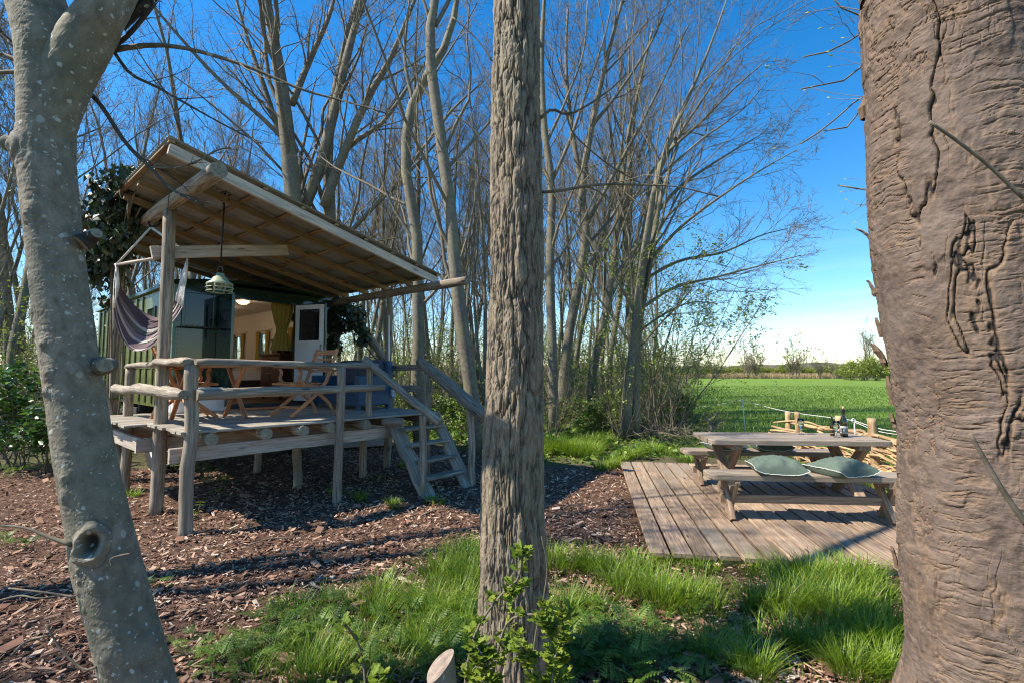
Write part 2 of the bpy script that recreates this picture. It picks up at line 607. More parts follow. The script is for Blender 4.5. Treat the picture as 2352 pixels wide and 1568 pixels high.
def leafmat(name, stops, rough=0.5, trans=0.35, tip=None, spec=0.5):
    """foliage: colour by piece, some light passing through"""
    m, t, b = newmat(name)
    rn = attr(t, "rnd")
    r = ramp(t, stops, rn.outputs['Fac'])
    col = r.outputs[0]
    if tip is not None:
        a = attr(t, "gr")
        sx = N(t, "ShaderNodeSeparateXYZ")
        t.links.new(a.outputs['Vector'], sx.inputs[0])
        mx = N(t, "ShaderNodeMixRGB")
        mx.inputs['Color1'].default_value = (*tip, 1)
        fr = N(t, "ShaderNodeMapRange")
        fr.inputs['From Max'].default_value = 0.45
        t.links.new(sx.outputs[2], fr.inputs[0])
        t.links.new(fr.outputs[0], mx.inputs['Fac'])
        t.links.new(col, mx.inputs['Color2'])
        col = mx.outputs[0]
    t.links.new(col, b.inputs['Base Color'])
    b.inputs['Roughness'].default_value = rough
    b.inputs['Specular IOR Level'].default_value = spec
    tr = N(t, "ShaderNodeBsdfTranslucent")
    t.links.new(col, tr.inputs['Color'])
    ms = N(t, "ShaderNodeMixShader")
    ms.inputs[0].default_value = trans
    out = t.nodes["Material Output"]
    t.links.new(b.outputs[0], ms.inputs[1])
    t.links.new(tr.outputs[0], ms.inputs[2])
    t.links.new(ms.outputs[0], out.inputs['Surface'])
    return m
def glassmat(name, c=(0.9, 0.95, 0.95), rough=0.02, ior=1.45):
    m, t, b = newmat(name)
    b.inputs['Base Color'].default_value = (*c, 1)
    b.inputs['Roughness'].default_value = rough
    b.inputs['Transmission Weight'].default_value = 1.0
    b.inputs['IOR'].default_value = ior
    return m

M = {}
M['grey'] = wood('weathered_wood', (0.092, 0.072, 0.05), (0.25, 0.205, 0.15), (0.46, 0.40, 0.315), rough=0.85, stain=(0.17, 0.13, 0.09), bump=0.7)
M['greypost'] = wood('weathered_post', (0.09, 0.067, 0.045), (0.25, 0.197, 0.138), (0.43, 0.36, 0.27), rough=0.85, stain=(0.19, 0.15, 0.11), bump=0.9, across=45)
M['stumpface'] = wood('old_saw_cut', (0.11, 0.075, 0.055), (0.19, 0.14, 0.105), (0.27, 0.21, 0.16), along=40, across=40, knots=False)
M['endgrain'] = wood('end_grain', (0.10, 0.085, 0.055), (0.19, 0.165, 0.11), (0.28, 0.25, 0.175), along=40, across=40, knots=False)
M['beam'] = wood('pale_beam', (0.20, 0.15, 0.11), (0.36, 0.29, 0.23), (0.50, 0.43, 0.36), stain=(0.26, 0.23, 0.20))
M['fascia'] = wood('fascia_pine', (0.26, 0.20, 0.14), (0.46, 0.37, 0.28), (0.60, 0.52, 0.42), stain=(0.33, 0.29, 0.25))
M['rafter'] = wood('honey_pine', (0.14, 0.09, 0.043), (0.255, 0.168, 0.082), (0.36, 0.255, 0.135), rndamt=0.25)
M['teak'] = wood('orange_teak', (0.22, 0.078, 0.027), (0.42, 0.165, 0.06), (0.56, 0.26, 0.11), rough=0.5, rndamt=0.25, knots=False, bump=0.2)
M['plat'] = wood('platform_larch', (0.115, 0.075, 0.046), (0.265, 0.18, 0.115), (0.42, 0.305, 0.205), stain=(0.26, 0.215, 0.155), rndamt=0.42, bump=0.55)
M['oak'] = wood('table_oak', (0.125, 0.088, 0.057), (0.245, 0.187, 0.13), (0.36, 0.29, 0.215), stain=(0.235, 0.205, 0.175), rndamt=0.15, bump=0.45)
M['oakleg'] = wood('leg_oak', (0.13, 0.08, 0.05), (0.27, 0.18, 0.115), (0.38, 0.28, 0.19), rndamt=0.15)
M['deckw'] = wood('deck_boards', (0.13, 0.11, 0.085), (0.27, 0.235, 0.19), (0.42, 0.38, 0.32), stain=(0.24, 0.20, 0.12))
M['weave'] = wood('peeled_sticks', (0.20, 0.11, 0.045), (0.42, 0.27, 0.13), (0.58, 0.43, 0.26), along=5, across=40, rndamt=0.4, knots=False, stain=(0.20, 0.15, 0.10))
M['darkwood'] = wood('mahogany', (0.03, 0.013, 0.009), (0.075, 0.032, 0.02), (0.13, 0.06, 0.035), rough=0.35, knots=False, bump=0.1)
M['mulchsoil'] = None
M['bk_smooth'] = bark('smooth_grey_bark', (0.115, 0.092, 0.062), (0.205, 0.17, 0.118), (0.30, 0.258, 0.188), along=14, across=20, bump=0.45, moss=(0.12, 0.125, 0.075), mossamt=0.5, lichen=True, dist=0.008, crack=(0.035, 0.026, 0.018))
M['bk_center'] = bark('furrowed_bark', (0.12, 0.086, 0.053), (0.215, 0.162, 0.106), (0.33, 0.26, 0.182), along=14, across=55, bump=0.7, moss=(0.17, 0.165, 0.10), mossamt=0.35, dist=0.008, crack=(0.03, 0.022, 0.015))
M['bk_right'] = bark('peeling_bark', (0.044, 0.029, 0.021), (0.09, 0.061, 0.045), (0.165, 0.116, 0.088), along=40, across=26, bump=0.8, moss=(0.145, 0.106, 0.083), mossamt=0.8, mscale=8.0, dist=0.006, crack=[(0.19, 0.12, 0.07), (0.018, 0.012, 0.009)])
M['bk_wood'] = bark('woodland_bark', (0.075, 0.062, 0.043), (0.145, 0.124, 0.093), (0.225, 0.197, 0.155), along=9, across=22, bump=0.5, moss=(0.17, 0.165, 0.07), mossamt=0.6)
M['bk_pale'] = bark('pale_bark', (0.08, 0.065, 0.046), (0.142, 0.12, 0.09), (0.215, 0.188, 0.147), along=16, across=14, bump=0.4, moss=(0.21, 0.20, 0.10), mossamt=0.45)
M['twig'] = bark('twig_bark', (0.075, 0.056, 0.037), (0.14, 0.11, 0.077), (0.22, 0.18, 0.13), along=20, across=20, bump=0.0, moss=(0.20, 0.18, 0.08), mossamt=0.4)
M['bud'] = leafmat('young_leaves', [(0.0, (0.12, 0.19, 0.02)), (0.6, (0.23, 0.285, 0.04)), (1.0, (0.33, 0.30, 0.06))])
M['shrub'] = leafmat('shrub_leaves', [(0.0, (0.06, 0.125, 0.015)), (0.6, (0.15, 0.235, 0.027)), (1.0, (0.27, 0.31, 0.045))])
M['laurel'] = leafmat('laurel_leaves', [(0.0, (0.022, 0.065, 0.012)), (0.6, (0.05, 0.13, 0.018)), (1.0, (0.13, 0.23, 0.03))], rough=0.28, trans=0.22)
M['ivy'] = leafmat('ivy_leaves', [(0.0, (0.017, 0.034, 0.012)), (0.7, (0.037, 0.064, 0.022)), (0.93, (0.07, 0.085, 0.035)), (1.0, (0.13, 0.06, 0.026))], rough=0.48, trans=0.1)
M['hawthorn'] = leafmat('hawthorn_leaves', [(0.0, (0.10, 0.165, 0.015)), (0.6, (0.18, 0.255, 0.025)), (1.0, (0.28, 0.31, 0.04))], rough=0.6, trans=0.42, spec=0.25)
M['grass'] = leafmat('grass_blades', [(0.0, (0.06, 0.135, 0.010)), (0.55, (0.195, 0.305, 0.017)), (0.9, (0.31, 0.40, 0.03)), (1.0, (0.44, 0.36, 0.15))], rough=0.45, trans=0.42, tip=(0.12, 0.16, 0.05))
M['fieldgrass'] = leafmat('field_blades', [(0.0, (0.075, 0.14, 0.014)), (0.55, (0.135, 0.225, 0.022)), (1.0, (0.21, 0.29, 0.042))], rough=0.45, trans=0.35)
M['parsley'] = leafmat('cow_parsley_leaves', [(0.0, (0.045, 0.10, 0.014)), (0.6, (0.10, 0.19, 0.022)), (1.0, (0.20, 0.29, 0.04))], rough=0.5, trans=0.35)
M['reed'] = leafmat('dry_reeds', [(0.0, (0.36, 0.26, 0.13)), (1.0, (0.60, 0.47, 0.28))], rough=0.8, trans=0.2)
M['chip'] = leafmat('bark_chips', [(0.0, (0.045, 0.024, 0.016)), (0.25, (0.155, 0.077, 0.049)), (0.5, (0.30, 0.173, 0.113)), (0.75, (0.47, 0.315, 0.215)), (1.0, (0.68, 0.53, 0.39))], rough=0.85, trans=0.0, spec=0.2)
M['green'] = plain('green_gloss_paint', (0.014, 0.032, 0.022), rough=0.07, var=0.3, scale=3.0, bump=0.015, coat=0.0)
M['olive'] = plain('olive_paint', (0.10, 0.115, 0.036), rough=0.25, var=0.35, scale=5.0, bump=0.1)
M['trimgreen'] = plain('green_trim_paint', (0.10, 0.19, 0.13), rough=0.35, var=0.2)
M['cream'] = plain('cream_lining', (0.46, 0.41, 0.345), rough=0.6, var=0.06, bump=0.05)
M['white'] = plain('white_paint', (0.74, 0.75, 0.74), rough=0.45, var=0.05, bump=0.05)
M['mustard'] = plain('mustard_cloth', (0.30, 0.20, 0.035), rough=0.9, var=0.25, scale=60, bump=0.3)
M['black'] = plain('black_rubber', (0.02, 0.02, 0.02), rough=0.6, var=0.3)
M['chassis'] = plain('chassis_steel', (0.03, 0.035, 0.032), rough=0.6, var=0.4)
M['rim'] = plain('muddy_rim', (0.30, 0.29, 0.27), rough=0.6, var=0.4, scale=8)
M['rope'] = plain('white_rope', (0.66, 0.64, 0.60), rough=0.9, var=0.15, scale=120, bump=0.6)
M['blackrope'] = plain('black_rope', (0.012, 0.012, 0.014), rough=0.8, var=0.2)
M['lantern'] = plain('sage_enamel', (0.26, 0.31, 0.20), rough=0.4, var=0.15)
M['rattan'] = None
M['seatcloth'] = plain('slate_cushion', (0.075, 0.075, 0.10), rough=0.95, var=0.15, scale=90, bump=0.3)
M['sage'] = plain('sage_linen', (0.088, 0.118, 0.088), rough=0.95, var=0.12, scale=30, bump=0.25)
M['piping'] = plain('pale_fray', (0.55, 0.57, 0.52), rough=0.95)
M['galv'] = plain('corrugated_steel', (0.30, 0.30, 0.27), rough=0.55, metal=0.25, var=0.2, scale=6, bump=0.08)
M['glass'] = glassmat('clear_glass')
M['pane'] = plain('window_glass', (0.012, 0.016, 0.02), rough=0.03, var=0.1, bump=0.0)
M['wine'] = glassmat('white_wine', (0.95, 0.85, 0.45), 0.0, 1.33)
M['bottle'] = plain('dark_bottle_glass', (0.018, 0.02, 0.008), rough=0.06, var=0.2, bump=0.0, coat=0.5)
M['cork'] = plain('cork', (0.55, 0.30, 0.17), rough=0.8, var=0.2, scale=200)
M['paperdark'] = plain('label_grey', (0.16, 0.16, 0.17), rough=0.7, var=0.35, scale=120, bump=0)
M['paperlight'] = plain('label_pale', (0.66, 0.63, 0.57), rough=0.7, var=0.05, bump=0)
M['gold'] = plain('label_gold', (0.45, 0.30, 0.09), rough=0.5, bump=0)
M['fibre'] = plain('white_fibreglass', (0.75, 0.76, 0.74), rough=0.4, var=0.05)
M['metal'] = plain('dark_metal', (0.10, 0.10, 0.10), rough=0.35, metal=0.8)
M['sheet'] = plain('white_sheet', (0.70, 0.71, 0.74), rough=0.9, var=0.05, scale=20, bump=0.4)
M['yellow'] = plain('yellow_bristle', (0.60, 0.48, 0.03), rough=0.8)
M['bluebr'] = plain('blue_white_bristle', (0.35, 0.45, 0.62), rough=0.8, var=0.4, scale=80)
M['soil'] = None

def emit(name, c, s):
    m, t, b = newmat(name)
    b.inputs['Base Color'].default_value = (*c, 1)
    b.inputs['Emission Color'].default_value = (*c, 1)
    b.inputs['Emission Strength'].default_value = s
    return m
M['lampglow'] = emit('lamp_glow', (1.0, 0.62, 0.28), 5.0)
M['bulbglow'] = emit('bulb_glow', (1.0, 0.35, 0.06), 3.0)

def rattan():
    m, t, b = newmat('blue_rattan')
    tc = N(t, "ShaderNodeTexCoord")
    br = N(t, "ShaderNodeTexChecker", Scale=55.0)
    t.links.new(tc.outputs['Object'], br.inputs['Vector'])
    br.inputs['Color1'].default_value = (0.018, 0.055, 0.105, 1)
    br.inputs['Color2'].default_value = (0.035, 0.095, 0.165, 1)
    t.links.new(br.outputs['Color'], b.inputs['Base Color'])
    bp = N(t, "ShaderNodeBump", Strength=0.8, Distance=0.006)
    t.links.new(br.outputs['Fac'], bp.inputs['Height'])
    t.links.new(bp.outputs[0], b.inputs['Normal'])
    b.inputs['Roughness'].default_value = 0.5
    return m
M['rattan'] = rattan()
def hammockmat():
    m, t, b = newmat('striped_hammock_cloth')
    a = attr(t, "gr")
    sx = N(t, "ShaderNodeSeparateXYZ")
    t.links.new(a.outputs['Vector'], sx.inputs[0])
    pur, cre, mau, grn = (0.115, 0.075, 0.085), (0.50, 0.44, 0.37), (0.23, 0.16, 0.165), (0.12, 0.13, 0.10)
    st = [(0, pur), (0.10, cre), (0.14, pur), (0.27, mau), (0.33, cre), (0.43, grn), (0.48, pur), (0.58, mau), (0.66, cre), (0.73, grn), (0.79, pur), (0.88, cre), (0.92, pur)]
    r = ramp(t, st, sx.outputs[1], 'CONSTANT')
    no = N(t, "ShaderNodeTexNoise", Scale=220.0)
    t.links.new(a.outputs['Vector'], no.inputs['Vector'])
    bp = N(t, "ShaderNodeBump", Strength=0.3, Distance=0.004)
    t.links.new(no.outputs[0], bp.inputs['Height'])
    t.links.new(bp.outputs[0], b.inputs['Normal'])
    t.links.new(r.outputs[0], b.inputs['Base Color'])
    b.inputs['Roughness'].default_value = 0.95
    return m
M['hammock'] = hammockmat()

def groundmat(name, cols, s1, s2, bump, dist, rough=0.95):
    m, t, b = newmat(name)
    tc = N(t, "ShaderNodeTexCoord")
    n1 = N(t, "ShaderNodeTexNoise", Scale=s1, Detail=8.0, Roughness=0.7)
    n2 = N(t, "ShaderNodeTexNoise", Scale=s2, Detail=6.0, Roughness=0.65)
    t.links.new(tc.outputs['Object'], n1.inputs['Vector'])
    t.links.new(tc.outputs['Object'], n2.inputs['Vector'])
    mx = N(t, "ShaderNodeMixRGB")
    mx.inputs['Fac'].default_value = 0.5
    t.links.new(n1.outputs[0], mx.inputs['Color1'])
    t.links.new(n2.outputs[0], mx.inputs['Color2'])
    k = len(cols)
    r = ramp(t, [(0.36 + 0.28 * i / (k - 1), c) for i, c in enumerate(cols)], mx.outputs[0])
    t.links.new(r.outputs[0], b.inputs['Base Color'])
    b.inputs['Roughness'].default_value = rough
    b.inputs['Specular IOR Level'].default_value = 0.2
    bp = N(t, "ShaderNodeBump", Strength=bump, Distance=dist)
    t.links.new(n2.outputs[0], bp.inputs['Height'])
    t.links.new(bp.outputs[0], b.inputs['Normal'])
    return m
M['soil'] = groundmat('forest_floor', [(0.05, 0.038, 0.022), (0.10, 0.075, 0.045), (0.085, 0.10, 0.03), (0.16, 0.115, 0.07)], 1.3, 22.0, 0.8, 0.05)
M['mulch'] = groundmat('mulch_bed', [(0.03, 0.018, 0.012), (0.085, 0.045, 0.028), (0.17, 0.10, 0.065), (0.10, 0.055, 0.035)], 9.0, 60.0, 0.9, 0.03)
M['field'] = groundmat('meadow_grass', [(0.08, 0.14, 0.018), (0.12, 0.195, 0.023), (0.16, 0.24, 0.035), (0.135, 0.215, 0.029)], 0.35, 9.0, 0.9, 0.15)
M['farwood'] = groundmat('far_wood', [(0.07, 0.07, 0.04), (0.12, 0.10, 0.075), (0.16, 0.125, 0.10)], 0.2, 1.5, 0.8, 0.5)

# ---------------------------------------------------------------- ground
def sheet(name, poly, z, mat, sub=None):
    mb = MB()
    p = np.array([(x, y, z) for x, y in poly], float)
    mb.add(p, [np.arange(len(p))])
    o = mb.build(name, mat)
    o["kind"] = "structure"
    return o
sheet('ground', [(-900, -200), (900, -200), (900, 1500), (-900, 1500)], 0.0, M['soil'])
FIELD = [(2.3, 9.6), (3.4, 9.4), (5.1, 9.8), (5.2, 8.0), (4.9, 6.0), (4.8, 3.0), (60, 3.0), (300, 60), (300, 137), (49.5, 141), (16.5, 48), (6.6, 18.0), (4.4, 12.6), (3.0, 11.0)]
sheet('field', FIELD, 0.004, M['field'])
MULCH = [(-11, -0.5), (-0.9, 0.4), (-0.7, 2.2), (-0.35, 3.4), (0.2, 3.9), (1.3, 3.7), (3.4, 3.2), (3.4, 4.6), (2.0, 5.0), (2.1, 8.2), (1.2, 8.6), (0.3, 8.3), (-0.3, 9.3), (-1.2, 10.5), (-3.5, 11.5), (-6.0, 8.3), (-8.2, 8.3), (-11, 7.6)]
sheet('mulch', MULCH, 0.008, M['mulch'])
FAR = [(x, 165 + 6 * math.sin(x * 0.05)) for x in range(-260, 340, 6)]
mb = MB()
hh = [4.3 + 0.6 * math.sin(x * 0.07) + 0.5 * math.sin(x * 0.31 + 1) for x, _ in FAR]
n_ = len(FAR)
V = [(x, y, 0) for x, y in FAR] + [(x, y + 3, h) for (x, y), h in zip(FAR, hh)] + [(x, y + 30, h * 0.9) for (x, y), h in zip(FAR, hh)]
i = np.arange(n_ - 1)
mb.add(V, [np.column_stack([i, i + 1, n_ + i + 1, n_ + i]), np.column_stack([n_ + i, n_ + i + 1, 2 * n_ + i + 1, 2 * n_ + i])], smooth=True)
o = mb.build('far_woodland', M['farwood'])
o["kind"] = "stuff"
o["label"] = "low dark belt of distant woodland along the horizon"

# ---------------------------------------------------------------- veranda deck (its own axes: a along the front, b back to the wagon)
PHI = math.radians(49.8)
AO = np.array([-3.26, 4.96, 0.0])
E1 = np.array([math.cos(PHI), math.sin(PHI), 0])
E2 = np.array([-math.sin(PHI), math.cos(PHI), 0])
def W(a, b, z):
    return AO + E1 * a + E2 * b + np.array([0, 0, z])
def toL(p):
    d = np.asarray(p) - AO
    return np.array([d @ E1, d @ E2, p[2]])
ZD = 1.03
deck = thing('veranda_deck', 'raised weathered wooden deck on log posts with rustic railing before the green wagon', 'deck', AO, PHI)
def part(name, mats, parent, f, *a, **k):
    mb = MB()
    f(mb, *a, **k)
    return mb.build(name, mats, parent)
LOGM = [M['greypost'], M['endgrain']]
nb = 20
for k in range(nb):                                    # floor boards
    b0 = -0.06 + k * 0.153
    a0 = (-0.10 if b0 < 1.15 else -0.30) + rng.normal(0, 0.012)
    a1 = 3.28 + rng.normal(0, 0.012)
    part('plank', M['deckw'], deck, bar, (a0, b0 + 0.07, ZD - 0.014 + rng.normal(0, 0.0012)), (a1, b0 + 0.07, ZD - 0.014), 0.142, 0.028, seg=5, wob=0.0015)
for a in (0.16, 0.72, 1.13, 1.50, 1.98, 2.42, 3.1):    # round joists, their ends showing under the front board
    r = 0.062 + rng.random() * 0.006
    part('joist_log', [M['greypost'], M['endgrain']], deck, log, (a, -0.09 + rng.normal(0, 0.02), ZD - 0.03 - r), (a, 2.9, ZD - 0.03 - r), r, lump=0.03, bend=0.002)
ZB = ZD - 0.16
for (b, a0, a1) in ((0.085, -0.16, 2.52), (1.16, -0.2, 3.3), (2.66, -0.2, 3.3)):
    part('beam', M['beam'], deck, bar, (a0, b, ZB - 0.085), (a1, b, ZB - 0.085), 0.055, 0.15, seg=4, wob=0.003)
part('beam', M['beam'], deck, bar, (-0.13, 1.2, ZB - 0.09), (-0.13, 2.75, ZB - 0.09), 0.05, 0.16, seg=3, wob=0.003)
def post(parent, a, b, z0, z1, r0, r1=None, name='post', lean=(0, 0)):
    return part(name, LOGM, parent, log, (a, b, z0), (a + lean[0], b + lean[1], z1), r0, r1 or r0 * 0.94, K=18, bend=0.02, lump=0.05)
post(deck, -0.02, -0.02, -0.05, 1.70, 0.066, 0.062)
post(deck, 0.01, 2.60, -0.05, 1.68, 0.060, 0.056)
post(deck, 1.58, -0.10, -0.05, 1.69, 0.056, 0.052, lean=(0.02, 0))
post(deck, 2.09, 0.03, ZD - 0.02, 1.69, 0.042)
post(deck, 1.66, 1.09, -0.05, ZB, 0.062, lean=(-0.05, 0))
post(deck, 1.72, 2.60, -0.05, ZB, 0.056)
post(deck, 2.62, 0.95, -0.05, ZB, 0.055)
post(deck, 3.24, 0.25, -0.05, ZD - 0.03, 0.055)
post(deck, 3.15, 2.60, -0.05, ZB, 0.055)
# railings: split half-log on top, round pole in the middle
def halflog(mb, p0, p1, w, h, K=16, seed=0):
    p0, p1 = np.asarray(p0, float), np.asarray(p1, float)
    d, s, u = frame(p1 - p0)
    sec = np.array([(-.5, -.42), (-.2, -.5), (.25, -.5), (.5, -.40), (.52, .1), (.36, .42), (.1, .5), (-.2, .5), (-.42, .36), (-.52, .05)])
    V, Gr = [], []
    o = rng.random(3) * 20
    Ln = np.linalg.norm(p1 - p0)
    for k in range(K + 1):
        t = k / K
        w1 = w * (1 + 0.16 * vnoise(np.array([[t * 6 + o[0], 0, seed]]))[0])
        h1 = h * (1 + 0.14 * vnoise(np.array([[t * 7 + o[1], 3, seed]]))[0])
        if k in (0, K):
            w1 *= 0.8
            h1 *= 0.7
        jx, jz = 0.012 * vnoise(np.array([[t * 4 + o[2], 5, seed], [t * 4 + o[2], 9, seed]]))
        c = p0 + d * Ln * t + s * jx + u * jz
        V.append(c + sec[:, :1] * w1 * s + sec[:, 1:] * h1 * u)
        Gr.append(np.column_stack([np.full(10, Ln * t), sec[:, 0] * w1, sec[:, 1] * h1]) + o)
    i = np.arange(10)
    q = np.concatenate([np.column_stack([k * 10 + i, k * 10 + (i + 1) % 10, (k + 1) * 10 + (i + 1) % 10, (k + 1) * 10 + i]) for k in range(K)])
    mb.add(np.concatenate(V), [(q, 0, True), (np.array([i[::-1], K * 10 + i]), 1, False)], np.concatenate(Gr))
RM = [M['grey'], M['endgrain']]
part('rail', RM, deck, halflog, (-0.02, -0.10, 1.722), (2.2, 0.02, 1.715), 0.12, 0.072, K=22, seed=1)
part('rail', RM, deck, halflog, (-0.05, -0.06, 1.728), (-0.02, 1.12, 1.745), 0.15, 0.075, seed=2)
part('rail', RM, deck, halflog, (0.0, 1.20, 1.72), (0.02, 2.72, 1.71), 0.13, 0.065, seed=3)
part('rail', RM, deck, log, (0.0, -0.115, 1.395), (2.25, -0.075, 1.415), 0.056, 0.047, K=24, lump=0.10, bend=0.02)
part('rail', RM, deck, log, (-0.10, -0.10, 1.40), (-0.10, 2.78, 1.40), 0.054, 0.060, K=30, lump=0.22, bend=0.03)
# right-hand side railing
part('rail', RM, deck, bar, (3.27, 0.15, 1.70), (3.27, 1.25, 1.70), 0.05, 0.09, seg=4, wob=0.004)
part('rail', RM, deck, bar, (3.27, 0.1, 1.36), (3.27, 1.25, 1.36), 0.05, 0.11, seg=4, wob=0.004)
post(deck, 3.22, 0.18, -0.05, 1.60, 0.055)

# ---------------------------------------------------------------- stairs
st = thing('wooden_stairs', 'steep rustic wooden stairs with four open treads and log handrails leading up to the deck', 'stairs', AO, PHI)
part('stringer', RM, st, bar, (2.50, 0.04, ZD - 0.10), (2.50, -0.76, -0.03), 0.07, 0.24, up=(0, 1, 0.6), ch=0.03, seg=8, wob=0.006)
part('stringer', RM, st, bar, (3.24, 0.04, ZD - 0.02), (3.24, -0.74, -0.03), 0.06, 0.22, up=(0, 1, 0.6), ch=0.02, seg=8, wob=0.005)
for k in range(4):
    z = ZD - 0.205 * (k + 1)
    b = -0.10 - 0.155 * k
    part('tread', M['grey'], st, bar, (2.535, b, z), (3.21, b, z), 0.21, 0.042, seg=4, wob=0.002, ch=0.012)
part('post', LOGM, st, log, (2.44, -0.70, -0.04), (2.45, -0.66, 1.06), 0.050, 0.046)
part('post', LOGM, st, log, (3.32, -0.72, -0.04), (3.32, -0.66, 1.12), 0.058, 0.052)
part('handrail', RM, st, log, (2.06, 0.10, 1.80), (2.47, -0.98, 0.98), 0.050, 0.055, K=20, lump=0.06, bend=0.02)
part('handrail', RM, st, log, (3.26, 0.42, 1.80), (3.32, -0.98, 0.99), 0.075, 0.105, K=20, lump=0.08, bend=0.02)
part('log_end', LOGM, st, log, (2.30, 0.0, 0.945), (2.44, -0.26, 0.94), 0.06, 0.055)

# ---------------------------------------------------------------- canopy roof
roof = thing('canopy_roof', 'sloping corrugated steel canopy on log beams and posts over the deck', 'roof', AO, PHI)
ZR0, SL = 3.90, -0.194                                  # sheet height at a=-0.34 and fall along a
def zr(a):
    return ZR0 + SL * (a + 0.34)
def front(a):
    return -0.20 + 0.085 * a
RA0, RA1, RD = -0.36, 3.42, 5.0
def corr(mb, b0, b1):
    per, amp, th = 0.076, 0.0085, 0.0012
    nx = int((b1 - b0) / per * 6)
    ys = np.linspace(b0, b1, nx + 1)
    aa = np.linspace(RA0, RA1, 9)
    top = []
    for s in (0, 1):
        for a in aa:
            for y in ys:
                top.append((a, y + front(a) + 0.20, zr(a) + amp * math.sin(2 * math.pi * y / per) - s * th * 2))
    V = np.array(top)
    m, k = len(aa), nx + 1
    i, j = np.meshgrid(np.arange(m - 1), np.arange(k - 1), indexing='ij')
    q = np.column_stack([(i * k + j).ravel(), ((i + 1) * k + j).ravel(), ((i + 1) * k + j + 1).ravel(), (i * k + j + 1).ravel()])
    e = np.arange(k - 1)
    off = m * k
    edges = np.concatenate([np.column_stack([e, e + 1, off + e + 1, off + e]), np.column_stack([(m - 1) * k + e + 1, (m - 1) * k + e, off + (m - 1) * k + e, off + (m - 1) * k + e + 1])])
    mb.add(V, [(q, 0, True), (q[:, ::-1] + off, 0, True), (edges, 0, False)])
nsh = 6
for k in range(nsh):
    part('roof_sheet', M['galv'], roof, corr, -0.20 + RD / nsh * k, -0.20 + RD / nsh * (k + 1) + 0.02)
zoff = -0.012
for k, a in enumerate(np.linspace(RA0 + 0.04, RA1 - 0.05, 9)):   # battens under the sheets, across the slope
    part('batten', M['rafter'], roof, bar, (a, front(a) + 0.03, zr(a) + zoff - 0.016), (a, front(a) + RD - 0.05, zr(a) + zoff - 0.016), 0.055, 0.026)
for k, b in enumerate(np.linspace(0.0, 4.6, 8)):         # rafters down the slope
    mt = M['fascia'] if k == 0 else M['rafter']
    b0 = b + (0.02 if k == 0 else 0)
    a0 = RA0 + 0.02 if k == 0 else RA0 + 0.06
    hr = 0.115 if k == 0 else 0.082
    part('rafter', mt, roof, bar, (a0, front(a0) + 0.05 + b0, zr(a0) + zoff - 0.03 - hr / 2), (RA1 - 0.03, front(RA1) + 0.05 + b0, zr(RA1) + zoff - 0.03 - hr / 2), 0.045, hr, seg=6, wob=0.002)
BL, BR = zr(0.0) - 0.155 - 0.075, zr(3.3) - 0.155 - 0.065
part('log_beam', LOGM, roof, log, (0.0, -0.50, BL), (0.0, 4.3, BL - 0.02), 0.078, 0.074, K=26, lump=0.04, bend=0.02)
part('log_beam', LOGM, roof, log, (3.3, -0.62, BR), (3.3, 4.4, BR), 0.066, 0.062, K=26, lump=0.05, bend=0.02)
post(roof, 0.0, 1.07, -0.05, BL - 0.03, 0.072, 0.068)
post(roof, 3.30, 1.30, -0.05, BR - 0.02, 0.060, 0.055)
post(roof, 0.02, 3.62, -0.05, BL - 0.03, 0.075, 0.07)
post(roof, 3.30, 4.2, -0.05, BR - 0.02, 0.065)
part('brace', M['beam'], roof, bar, (-0.14, 1.16, 3.02), (1.45, 1.16, 3.36), 0.045, 0.15, seg=4, wob=0.003)

# ---------------------------------------------------------------- green wagon
wag = thing('green_wagon', 'dark green army wagon on wheels turned into a cabin, double doors standing open', 'wagon', AO, PHI)
WA0, WA1, WB0, WB1, WZ0, WZ1 = 0.60, 3.10, 3.02, 8.5, 1.07, 3.04
def panel(mb, o, u, v, n, Wd, Hd, th, holes=(), mi=0):
    """a wall Wd x Hd from corner o along u and v, th thick along n, with rectangular holes (x0,x1,y0,y1)"""
    o, u, v, n = (np.asarray(q, float) for q in (o, u, v, n))
    xs = sorted({0, Wd, *[h[0] for h in holes], *[h[1] for h in holes]})
    ys = sorted({0, Hd, *[h[2] for h in holes], *[h[3] for h in holes]})
    for x0, x1 in zip(xs, xs[1:]):
        for y0, y1 in zip(ys, ys[1:]):
            cx, cy = (x0 + x1) / 2, (y0 + y1) / 2
            if any(h[0] < cx < h[1] and h[2] < cy < h[3] for h in holes):
                continue
            c = [o + u * x + v * y + n * z for z in (0, th) for y in (y0, y1) for x in (x0, x1)]
            mb.add(c, [np.array([(0, 2, 3, 1), (4, 5, 7, 6), (0, 1, 5, 4), (2, 6, 7, 3), (0, 4, 6, 2), (1, 3, 7, 5)])], None, 0.5, mi)
X, Y, Z = np.eye(3)
LW = WB1 - WB0
HW = WZ1 - WZ0
OPEN = (1.225, 2.47)
LWIN = [(0.95, 1.35, 1.05, 1.62), (3.1, 3.8, 0.95, 1.62)]
RWIN = [(1.25, 1.70, 0.88, 1.42), (2.35, 2.85, 0.88, 1.42), (3.7, 4.3, 0.88, 1.42)]
part('front_wall', M['green'], wag, panel, (WA0, WB0, WZ0), X, Z, Y, WA1 - WA0, HW, 0.045, [(OPEN[0] - WA0, OPEN[1] - WA0, 0.03, 1.78)])
part('side_wall', M['olive'], wag, panel, (WA0, WB0 + 0.045, WZ0), Y, Z, X, LW - 0.045, HW, 0.04, LWIN)
part('side_wall', M['olive'], wag, panel, (WA1 - 0.04, WB0 + 0.045, WZ0), Y, Z, X, LW - 0.045, HW, 0.04, RWIN)
part('rear_wall', M['olive'], wag, panel, (WA0 + 0.04, WB1 - 0.045, WZ0), X, Z, Y, WA1 - WA0 - 0.08, HW, 0.045)
